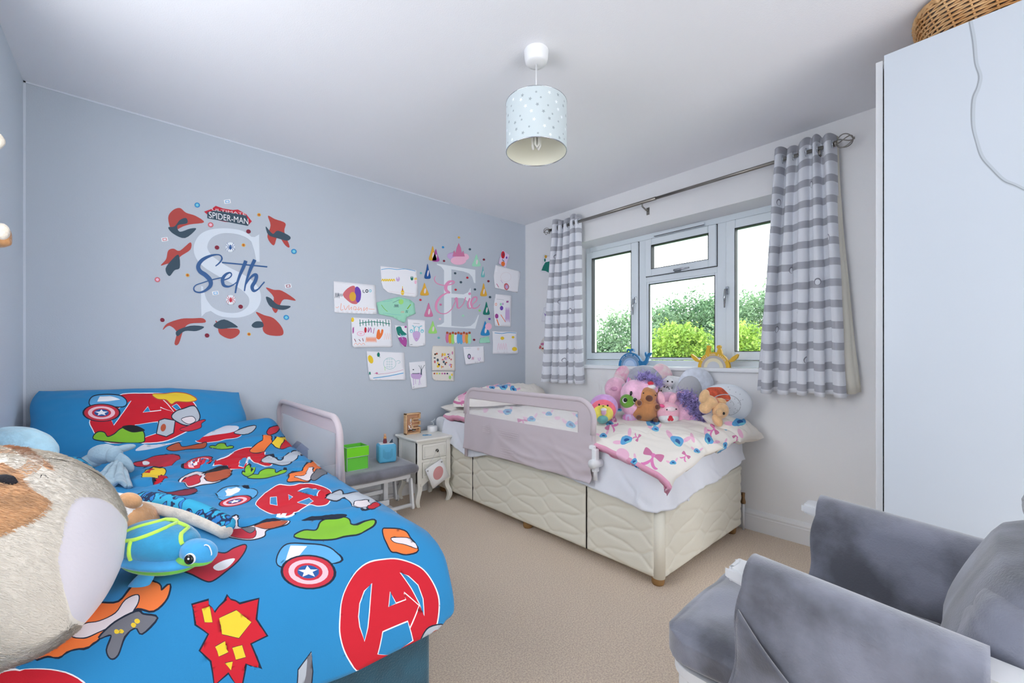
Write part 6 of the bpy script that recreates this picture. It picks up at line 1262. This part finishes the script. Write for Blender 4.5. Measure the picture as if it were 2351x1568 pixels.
# rainbow plush
t, o, s = toy('rainbow_plush', 'rainbow arch plush with a small smiling face, nearest the bed rail', 1386, 935, 2.66)
for k, (r, c) in enumerate(((33, (196, 150, 204)), (29.5, (232, 110, 130)), (24.5, (236, 222, 100)), (13, (110, 176, 172)))):
    part('arc', t, o, s, [ell(-k*2, (0, 5, 11, 24)[k], -k*4.5, r, r*.92, 15)], fur('plush_rb%d' % k, c, b=.001), seg=32)
eyes(t, o, s, [(-16, -9, -27), (3, -7, -27)], 2.2); part('cup', t, o, s, [ell(-6, 8, -28, 6, 7, 3)], fur('plush_lilac_cup', (214, 170, 196)), seg=12); part('cup_top', t, o, s, [ell(-6, 2, -28, 7, 4, 4)], fur('plush_white', (228, 228, 230)), seg=12)
part('mouth', t, o, s, [ell(-7, -6, -28, 3, 1, 1)], mblk, seg=8)
# unicorn-like pink long plush with purple mane
t, o, s = toy('pink_pony', 'large fluffy pink plush pony with purple mane and striped hooves', 1480, 915, 2.74)
mpk = fur('plush_pink', (236, 186, 214), b=.004, sc=90); mst = mat('striped_satin', (214, 130, 190), .4, col2=(206, 190, 226), vscale=22, stretch=(3, 3, .6))
part('head', t, o, s, [ell(-22, -8, 0, 33, 36, 26), ell(2, -22, 4, 30, 26, 24), ell(-30, 14, -4, 26, 26, 22)], mpk, .007, nzamp=.05)
part('body', t, o, s, [ell(55, 20, 0, 40, 36, 26), ell(90, 15, 0, 32, 34, 26), ell(10, 25, 6, 45, 30, 22)], mpk, .008, nzamp=.04)
part('leg', t, o, s, [ell(82, 34, -18, 26, 26, 20, 25), ell(100, 42, -22, 20, 20, 18)], mpk, .007); part('hoof', t, o, s, [ell(105, 50, -30, 21, 17, 18, 35)], mst, seg=24)
part('leg', t, o, s, [ell(130, 30, -10, 22, 20, 18, 30)], mpk, .007); part('hoof', t, o, s, [ell(141, 40, -20, 20, 16, 17, 30)], mst, seg=24)
part('front_leg', t, o, s, [ell(-30, 45, -8, 24, 12, 14, 10)], mst, seg=20)
part('eye', t, o, s, [ell(-38, -14, -24, 2.8, 5.5, 3, 10)], mblk, seg=12)
mpu = mat('mane_purple', (174, 162, 232), .8, var=.2, vscale=30)
P3 = lambda L_: [o+Rc@Vector((x*s, z*s, -y*s)) for x, y, z in L_]
tufts('mane', t, P3([(-14, -46, -6), (2, -50, -6), (20, -42, -6), (30, -32, -4)]), mpu, 900, .030, .012, 1)
tufts('tail', t, P3([(78, -12, -24), (92, 2, -28), (102, 22, -34), (112, 34, -38), (126, 46, -40), (116, 52, -40)]), mpu, 2600, .034, .017, 2, up=(0, 0, -.1))
part('horn', t, o, s, [ell(-38, -42, 0, 3, 8, 3, 10)], mst, seg=12)
# green turtle head plush
t, o, s = toy('green_turtle', 'small bright green plush turtle with big ringed eyes', 1442, 921, 2.70)
mtg = fur('plush_green', (104, 160, 52)); part('head', t, o, s, [ell(0, 0, 0, 19, 17, 15)], mtg, seg=28)
for x in (-10, 12): part('eye_ring', t, o, s, [ell(x, -4+abs(x-1)*.1, -11, 6, 6.5, 4)], fur('plush_white', (228, 228, 230)), seg=14); part('eye', t, o, s, [ell(x, -4, -13.5, 4.6, 5, 3.4)], mblk, seg=14)
part('body', t, o, s, [ell(6, 14, 10, 18, 12, 14)], mtg, seg=20)
# brown capybara with cake hat
t, o, s = toy('toy_capybara', 'brown plush capybara wearing a red berry cake hat', 1482, 928, 2.70)
mcb = fur('plush_capy', (190, 130, 80), b=.002); mcd = fur('plush_capy_dark', (106, 60, 44))
part('body', t, o, s, [ell(0, 6, 0, 27, 30, 22), ell(-2, 20, 0, 29, 22, 24)], mcb, .006); part('head', t, o, s, [ell(4, -20, -2, 21, 20, 19), ell(2, -10, -8, 18, 15, 15)], mcb, .006)
part('muzzle', t, o, s, [ell(2, -15, -19, 8.5, 8, 6)], mcd, seg=18)
for x, y in ((-14, -29), (25, -22)): part('ear', t, o, s, [ell(x, y, 2, 3.5, 5, 3)], mcd, seg=12)
eyes(t, o, s, [(-10, -27, -17), (17, -22, -17)], 1.6)
for x, y in ((-21, -4), (20, 5)): part('arm', t, o, s, [ell(x, y, -16, 8, 8, 9)], mcb, seg=16); part('paw', t, o, s, [ell(x*.99, y-1, -22, 5.5, 6, 4)], mcd, seg=14)
for x, y in ((-22, 27), (16, 33)): part('foot', t, o, s, [ell(x, y, -22, 6, 5.5, 5)], mcd, seg=14)
part('cake_hat', t, o, s, [ell(13, -40, -2, 10, 6, 10)], fur('plush_white', (228, 228, 230)), seg=18); part('berry', t, o, s, [ell(11, -48, -2, 7, 5.5, 7)], fur('plush_red', (206, 44, 66)), seg=16)
# little brown bear and spotted owl
t, o, s = toy('small_brown_bear', 'tiny chestnut plush bear peeking above the capybara', 1502, 882, 2.80)
mbb = fur('plush_chestnut', (160, 96, 48)); part('head', t, o, s, [ell(0, 0, 0, 12, 13, 11)], mbb, seg=20); part('body', t, o, s, [ell(2, 18, 4, 11, 13, 10)], mbb, seg=20)
for x in (-7, 8): part('ear', t, o, s, [ell(x, -12, 0, 4.5, 5, 3)], mbb, seg=12)
part('muzzle', t, o, s, [ell(2, 4, -9, 6, 5, 4)], fur('plush_beige', (226, 196, 168)), seg=14); eyes(t, o, s, [(-3, -2, -10), (7, -2, -10)], 1.6); part('nose', t, o, s, [ell(2, 3, -13, 2, 1.5, 1.5)], mblk, seg=8)
t, o, s = toy('spotted_toy', 'small white plush with black speckles and a pink bow, middle of the pile', 1534, 886, 2.82)
mww = fur('plush_white', (228, 228, 230)); part('head', t, o, s, [ell(0, -8, 0, 13, 12, 12)], mww, seg=22); part('body', t, o, s, [ell(-3, 14, 2, 17, 17, 14)], mww, seg=22)
bm = bmesh.new(); rnd = random.Random(4)
for k in range(16):
    a = rnd.uniform(-1.2, 1.2); b_ = rnd.uniform(-1, 1); ellm(bm, o, s, ell(-3+17*math.sin(a)*math.cos(b_), 14+17*math.sin(b_), 2-14*math.cos(a)*math.cos(b_), 1.0, 2.0, 1.0, 20), 8)
fin(bm, 'speckles', mblk, t, True); eyes(t, o, s, [(-5, -11, -11), (5, -10, -11)], 2)
part('bow', t, o, s, [ell(-12, 30, -14, 9, 4, 4, 20), ell(4, 31, -14, 8, 4, 4, -20), ell(-4, 31, -16, 3, 4, 3)], mat('bow_pink', (236, 120, 180), .4), seg=14)
# pink bunny
t, o, s = toy('pink_bunny', 'pink and white plush bunny with a red flower badge, front of the pile', 1534, 942, 2.66)
mpb = fur('plush_pink2', (238, 182, 200)); part('body', t, o, s, [ell(0, 4, 0, 26, 24, 20), ell(0, 12, 0, 25, 20, 19)], mpb, .006)
part('belly', t, o, s, [ell(-1, 17, -5, 23, 14, 16.5)], mww, seg=24)
part('ear', t, o, s, [ell(-16, -27, 0, 8, 17, 6, -12)], mpb, seg=18); part('ear', t, o, s, [ell(10, -25, 0, 8, 15, 6, 18)], mpb, seg=18)
part('cheek', t, o, s, [ell(0, -4, -7, 16, 8, 14.5)], fur('plush_pale', (244, 222, 228)), seg=18); eyes(t, o, s, [(-10, -4, -19.5), (11, -5, -19.5)], 1.7); part('flower_badge', t, o, s, [ell(-2, 14, -20, 5, 5, 3), ell(1, 18, -20, 4, 4, 3), ell(-5, 18, -20, 4, 4, 3)], fur('plush_red', (206, 44, 66)), seg=12)
part('hair_bow', t, o, s, [ell(-19, -12, -14, 6, 4, 3, 20)], mat('bow_hot', (232, 84, 140), .4), seg=12)
# tan teddy lying on its side
t, o, s = toy('tan_teddy', 'tan plush teddy flopped sideways by the round cushion', 1640, 928, 2.47)
mtt = fur('plush_tan', (226, 184, 136)); part('body', t, o, s, [ell(-10, -6, 0, 20, 14, 15, 35), ell(-22, 8, -2, 14, 14, 12)], mtt, .006)
part('head', t, o, s, [ell(12, 14, -4, 18, 19, 16, 20)], mtt, seg=24); part('muzzle', t, o, s, [ell(5, 16, -17, 10, 9, 7)], mtt, seg=18); part('nose', t, o, s, [ell(10, 18, -23, 3, 3.5, 2.5)], mblk, seg=10)
part('ear', t, o, s, [ell(16, -8, -4, 11, 6, 5, 25)], mtt, seg=14); part('leg', t, o, s, [ell(-24, -18, -2, 11, 17, 10, 20)], mtt, seg=18); part('arm', t, o, s, [ell(4, 36, -6, 10, 16, 9, -30)], mtt, seg=16)

# --- toys on the blue bed
# huge tan and cream plush head, lying on its side
bc = np.array(U(-22, 1272, d=.80)); 
def bigf(u, v):
    # u longitude (0 = towards camera), v latitude
    th = 2*PI*u; ph = PI*(v-.5); M = np.array(Rc@Matrix.Rotation(math.radians(-28), 3, 'Z')@Matrix.Rotation(math.radians(14), 3, 'Y'))
    rr_ = 1+.012*nz(u*9, v*9, 2, seed=2)
    sx = np.cos(ph)*np.sin(th); sy = -np.cos(ph)*np.cos(th); sz = np.sin(ph)
    taper = 1-.22*np.clip(sx, 0, 1)**2; k = (1+.06*np.abs(sx)**3)
    return bc+np.stack([.262*sx*k*rr_, .19*sy*taper*rr_, .190*sz*taper*rr_], -1)@M.T
BG = Surf(bigf, (-.5, .5, .001, .999), 160)
MATS['bcream'] = mat('fur_cream', (224, 216, 205), .95, bump=.003, bscale=70, sheen=.4); MATS['btan'] = mat('fur_tan', (200, 152, 108), .95, bump=.003, bscale=70, var=.06, vscale=30, sheen=.4); MATS['bsmooth'] = mat('plush_smooth', (212, 206, 214), .85, bump=.0008, bscale=120, sheen=.4)
ZB_ = lambda P: [(x/2.703, 960+y/2.703) for x, y in P]
bd_ = thing('giant_plush_dog', 'huge cream and tan plush dog lying on the blue bed at the picture edge', 'soft toy', tuple(bc))
cs_ = lambda P: [tuple(a[:2]) for a in spl(P, 4)]
sheet('head', BG, 90, 60, 'bcream', [('bsmooth', cs_(ZB_([(470, 500), (540, 490), (620, 500), (720, 560), (800, 680), (840, 820), (800, 980), (700, 1130), (560, 1260), (460, 1240), (420, 1140), (380, 1000), (360, 880), (390, 720), (410, 610)]))),
      ('btan', cs_(ZB_([(-60, 260), (40, 290), (120, 350), (170, 420), (240, 470), (300, 510), (270, 580), (150, 660), (0, 720), (-80, 740), (-120, 500)]))),
      ('btan', cs_(ZB_([(-60, 120), (20, 140), (110, 160), (180, 200), (260, 250), (330, 310), (300, 318), (220, 275), (110, 225), (60, 190), (-40, 165)]))),
      ('black', ribbon([(a, b, w) for (a, b), w in zip(ZB_([(250, 370), (262, 348), (282, 356), (300, 372)]), (2, 3, 3, 2))], 4))], bd_)
tube('closed_eye', [tuple(bigf(np.array([q[0]]), np.array([q[1]]))[0]) for q in BG.inv(ZB_([(-20, 375), (20, 380), (60, 390), (98, 408)]))], [.007, .009, .009, .004], mat('eye_black', (28, 26, 34), .9, bump=.002, bscale=300), bd_, 10)
# short fur over the cream and tan areas
rnd = np.random.RandomState(5); n = 120000
uu = rnd.uniform(-.5, .5, n); vv = np.arcsin(rnd.uniform(-.999, .999, n))/PI+.5; X = bigf(uu, vv); e = 1e-3
Nn = np.cross(bigf(uu+e, vv)-X, bigf(uu, vv+e)-X); Nn /= np.linalg.norm(Nn, axis=1, keepdims=True); sg_ = np.sign(((X-bc)*Nn).sum(1))[:, None]; Nn *= sg_
q = X-CAM; D = q@FW; ppx = np.stack([1175.5+FPX*(q@RT)/D, HY-FPX*(q@UP)/D], -1)
sm = wind(ppx, np.array(cs_(ZB_([(455, 500), (540, 480), (620, 490), (720, 550), (820, 680), (860, 820), (820, 990), (720, 1150), (560, 1290), (450, 1250), (400, 1140), (368, 1000), (350, 880), (380, 720), (400, 610)]))))
tn = wind(ppx, np.array(cs_(ZB_([(-60, 260), (40, 290), (120, 350), (170, 420), (240, 470), (300, 510), (270, 580), (150, 660), (0, 720), (-80, 740), (-120, 500)])))) | wind(ppx, np.array(cs_(ZB_([(-60, 120), (20, 140), (110, 160), (180, 200), (260, 250), (330, 310), (300, 318), (220, 275), (110, 225), (60, 190), (-40, 165)]))))
for nm, msk, mm_, ln in (('cream_fur', ~sm & ~tn, MATS['bcream'], .010), ('tan_fur', tn & ~sm, MATS['btan'], .012)):
    Xm, Nm = X[msk], Nn[msk]; k = len(Xm); tdir = RT*.9-UP*.35; tdir = tdir-Nm*(Nm@tdir)[:, None]; tdir /= np.linalg.norm(tdir, axis=1, keepdims=True)
    d = Nm*.2+tdir*.95+rnd.normal(size=(k, 3))*.10; side = np.cross(Nm, d); side /= np.linalg.norm(side, axis=1, keepdims=True); w = .0007; l = ln*rnd.uniform(.6, 1.1, (k, 1))
    V = np.stack([Xm-side*w-Nm*.001, Xm+side*w-Nm*.001, Xm+d*l*.6+side*w*.7, Xm+d*l, Xm+d*l*.6-side*w*.7], 1).reshape(-1, 3)
    tag(link(nm, mesh(nm, V, [(5*i, 5*i+1, 5*i+2, 5*i+3, 5*i+4) for i in range(k)]), mm_, bd_, True), kind='stuff')
# pale blue fluffy plush behind it
t, o, s = toy('blue_fluffy_plush', 'pale blue fluffy plush behind the giant dog', 40, 1035, 1.50)
mfb = fur('plush_ice', (176, 214, 230), b=.008, sc=45); part('body', t, o, s, [ell(0, 0, 0, 85, 56, 50, 8, 0), ell(-30, 15, 0, 70, 55, 50)], mfb, .012, nzamp=.06); part('paw', t, o, s, [ell(76, 38, -10, 17, 30, 16, -10)], fur('plush_ice2', (206, 226, 240)), seg=18)
# animal-print blue plush, head part and long tail
mti = bpy.data.materials.new('tiger_blue'); mti.use_nodes = True; nt = mti.node_tree; p = nt.nodes['Principled BSDF']; p.inputs['Roughness'].default_value = .85
tc = nt.nodes.new('ShaderNodeTexCoord'); wv = nt.nodes.new('ShaderNodeTexNoise'); wv.inputs['Scale'].default_value = 26; wv.inputs['Detail'].default_value = 1; wv.inputs['Distortion'].default_value = 1.2; r = nt.nodes.new('ShaderNodeValToRGB'); nt.links.new(tc.outputs['Object'], wv.inputs[0]); nt.links.new(wv.outputs[0], r.inputs[0]); nt.links.new(r.outputs[0], p.inputs['Base Color'])
r.color_ramp.interpolation = 'CONSTANT'; r.color_ramp.elements[0].color = lin((44, 160, 200)); r.color_ramp.elements[1].color = lin((16, 40, 80)); r.color_ramp.elements[1].position = .52; e_ = r.color_ramp.elements.new(.60); e_.color = lin((36, 120, 190))
t, o, s = toy('animal_print_snake', 'turquoise animal-print plush snake with a cream belly stretched across the bed', 172, 1078, 1.62)
part('head', t, o, s, [ell(0, 0, 0, 42, 26, 26, 24)], mti, seg=28)
pts = [U(x, y, d=dd) for x, y, dd in ((326, 1152, 1.27), (370, 1158, 1.24), (420, 1170, 1.20), (470, 1188, 1.17), (510, 1206, 1.14), (530, 1220, 1.12))]
sp_ = [tuple(a) for a in spl(pts, 5, False)]; tube('tail', [(a[0], a[1], a[2]+.012) for a in sp_], [.022*(1-.3*abs(i/len(sp_)-.4)) if i < len(sp_)-2 else .012 for i in range(len(sp_))], mti, t, 14)
tube('belly', [(a[0]-.004, a[1]-.014, a[2]-.004) for a in sp_[:-2]], [.021*(1-.25*abs(i/len(sp_)-.4)) if 0 < i < len(sp_)-3 else .014 for i in range(len(sp_)-2)], fur('plush_sand', (210, 200, 188)), t, 14)
# grey comforter bunny
t, o, s = toy('grey_comforter', 'limp grey-blue bunny comforter with floppy ears, below the pillow', 250, 1048, 1.66)
mgb = fur('plush_greyblue', (146, 170, 186), b=.002, col2=(160, 184, 198)); part('head', t, o, s, [ell(-12, -6, 0, 30, 22, 24)], mgb, seg=28, nzamp=.05); part('arm', t, o, s, [ell(-42, 8, -4, 22, 14, 16, -30), ell(-28, 12, -6, 18, 12, 14)], mgb, .008)
part('ear', t, o, s, [ell(40, 12, -8, 16, 30, 8, -48)], mgb, seg=20); part('ear', t, o, s, [ell(30, -18, 4, 28, 8, 8, -12)], mgb, seg=20); part('arm', t, o, s, [ell(18, -6, -6, 16, 20, 14, 20)], mgb, seg=18)
cc = fr(258, 1082, 1.58)
def cloth_f(u, v):
    a = (u-.5); b = v; x = a*(.05+.13*b); w = .020*np.sin(a*22+2)*(1-b*.4)+.012*nz(u*9, v*5, 2, seed=4)
    base = np.array(cc)+x[..., None]*np.array(RT)*1.0+((b-.45)*.10)[..., None]*(np.array(RT)*.75)-((b-.45)*.12)[..., None]*FW
    z = .675-.04*b+w*.5-.5*a*a*.1; base[:, 2] = z; return base
grid('comforter_cloth', cloth_f, 40, 30, mgb, t, thick=.012, off=0)
# second plush dog
t, o, s = toy('small_plush_dog', 'round white and tan plush dog tucked behind the giant one', 262, 1192, 1.16)
mwp = fur('plush_white3', (232, 228, 226)); mtp = fur('plush_tan3', (214, 160, 112)); part('body', t, o, s, [ell(0, 0, 0, 76, 58, 50, 16)], mwp, seg=36, nzamp=.02)
part('ear', t, o, s, [ell(42, -44, -6, 26, 18, 16, 20)], mtp, seg=20); part('patch', t, o, s, [ell(60, 4, 6, 18, 42, 40, -22)], mtp, seg=24); part('patch', t, o, s, [ell(-22, -48, -6, 24, 8, 16, 10)], mtp, seg=18)
# turtle
t, o, s = toy('plush_turtle', 'turquoise plush turtle with lime trim and a big glossy eye, on the blue bed', 372, 1265, .92)
mt1 = fur('plush_turq', (40, 144, 190), b=.001, sc=200); mt2 = fur('plush_lime', (186, 232, 84), b=.001); mt3 = fur('plush_sky', (56, 152, 208), b=.001)
part('shell', t, o, s, [ell(-12, -18, 6, 88, 46, 62, 10)], mt1, seg=40)
part('rim', t, o, s, [ell(-8, 8, 0, 96, 18, 66, 10)], mt3, seg=40); part('underside', t, o, s, [ell(-8, 22, 4, 82, 18, 58, 10)], fur('plush_green4', (110, 190, 70), b=.001), seg=36)
def onshell(P):
    out = []
    for x, y in P:
        for dz in np.linspace(-70, 20, 91):
            a = math.radians(10); X_, Z_ = (x+12), -(y+18); Xr = X_*math.cos(a)-Z_*math.sin(a); Zr = X_*math.sin(a)+Z_*math.cos(a); 
            if (Xr/88)**2+(Zr/46)**2+((dz-6)/62)**2 <= 1.0: break
        out.append(o+Rc@Vector((x*s, dz*s, -y*s)))
    return out
for i, P in enumerate(([(-84, -32), (-60, -40), (-20, -46), (20, -58)], [(20, -58), (45, -46), (62, -24)], [(-30, -45), (-26, -25), (-24, -2)], [(-84, -32), (-78, -20), (-86, -8)], [(-84, -32), (-60, -54), (-30, -64), (10, -64), (20, -58)])):
    tube('shell_seam', onshell([tuple(a) for a in spl(P, 6, False)]), .0042, mt2, t, 8)
part('head', t, o, s, [ell(92, -4, -10, 42, 27, 30, 16), ell(66, -2, 0, 30, 24, 28)], mt3, .006); part('jaw', t, o, s, [ell(84, 12, -12, 40, 12, 26, 8)], fur('plush_green4', (110, 190, 70)), seg=24)
part('eye_ring', t, o, s, [ell(93, 0, -37, 12.5, 12.5, 6)], pm('white'), seg=20); part('eye', t, o, s, [ell(93, 0, -40, 10.5, 11, 6)], mblk, seg=20); part('pupil_glint', t, o, s, [ell(96, -4, -46, 2.4, 2.4, 1.5)], pm('white'), seg=10)
tube('halo_thread', [o+Rc@Vector((x*s, -20*s, -y*s)) for x, y in [tuple(a) for a in spl([(112, -22), (122, -20), (128, -4), (124, 2), (118, -6)], 5)]], .0012, pm('white'), t, 6, closed=True)
part('flipper', t, o, s, [ell(-8, 52, -52, 20, 42, 9, 28, 0, -30)], mt3, seg=26); part('flipper_tip', t, o, s, [ell(-38, 80, -82, 17, 5, 8, 0)], fur('plush_mint', (170, 236, 190)), seg=18); part('flipper', t, o, s, [ell(60, 16, 30, 40, 9, 18, 10)], mt3, seg=22)
part('flipper', t, o, s, [ell(-80, 22, 0, 22, 12, 26, 0)], mt3, seg=20)
# soft toys hanging on the side wall at the picture edge
for (px, py, lb, sc_) in ((6, 538, 'brown fluffy toy with a pale round paw hanging low on the side wall', 1), (-8, 322, 'small pale toy hanging high on the side wall', .7)):
    o = Vector(U(px, py, x=-L+.06)); d_ = (np.array(o)-CAM)@FW; s = d_/FPX; t = thing('hanging_toy', lb, 'soft toy', tuple(o))
    if sc_ == 1:
        part('body', t, o, s, [ell(-14, 2, 0, 30, 30, 20), ell(-6, 18, 2, 24, 12, 14)], fur('plush_ginger', (176, 126, 80), b=.006, sc=60), .008, nzamp=.1); part('paw', t, o, s, [ell(8, -4, -8, 14, 19, 12)], fur('plush_oat', (222, 210, 194)), seg=20)
        prism('felt_leaf', [(o.y-.10, o.z+.085), (o.y+.03, o.z+.05), (o.y-.04, o.z+.085), (o.y-.08, o.z+.12)], 'x', -L+.02, -L+.03, mat('felt_plum', (70, 50, 80), .9), t)
    else: part('body', t, o, s, [ell(0, 0, 0, 16, 20, 14), ell(-14, 8, 0, 20, 22, 14)], fur('plush_oat', (222, 210, 194)), .008)
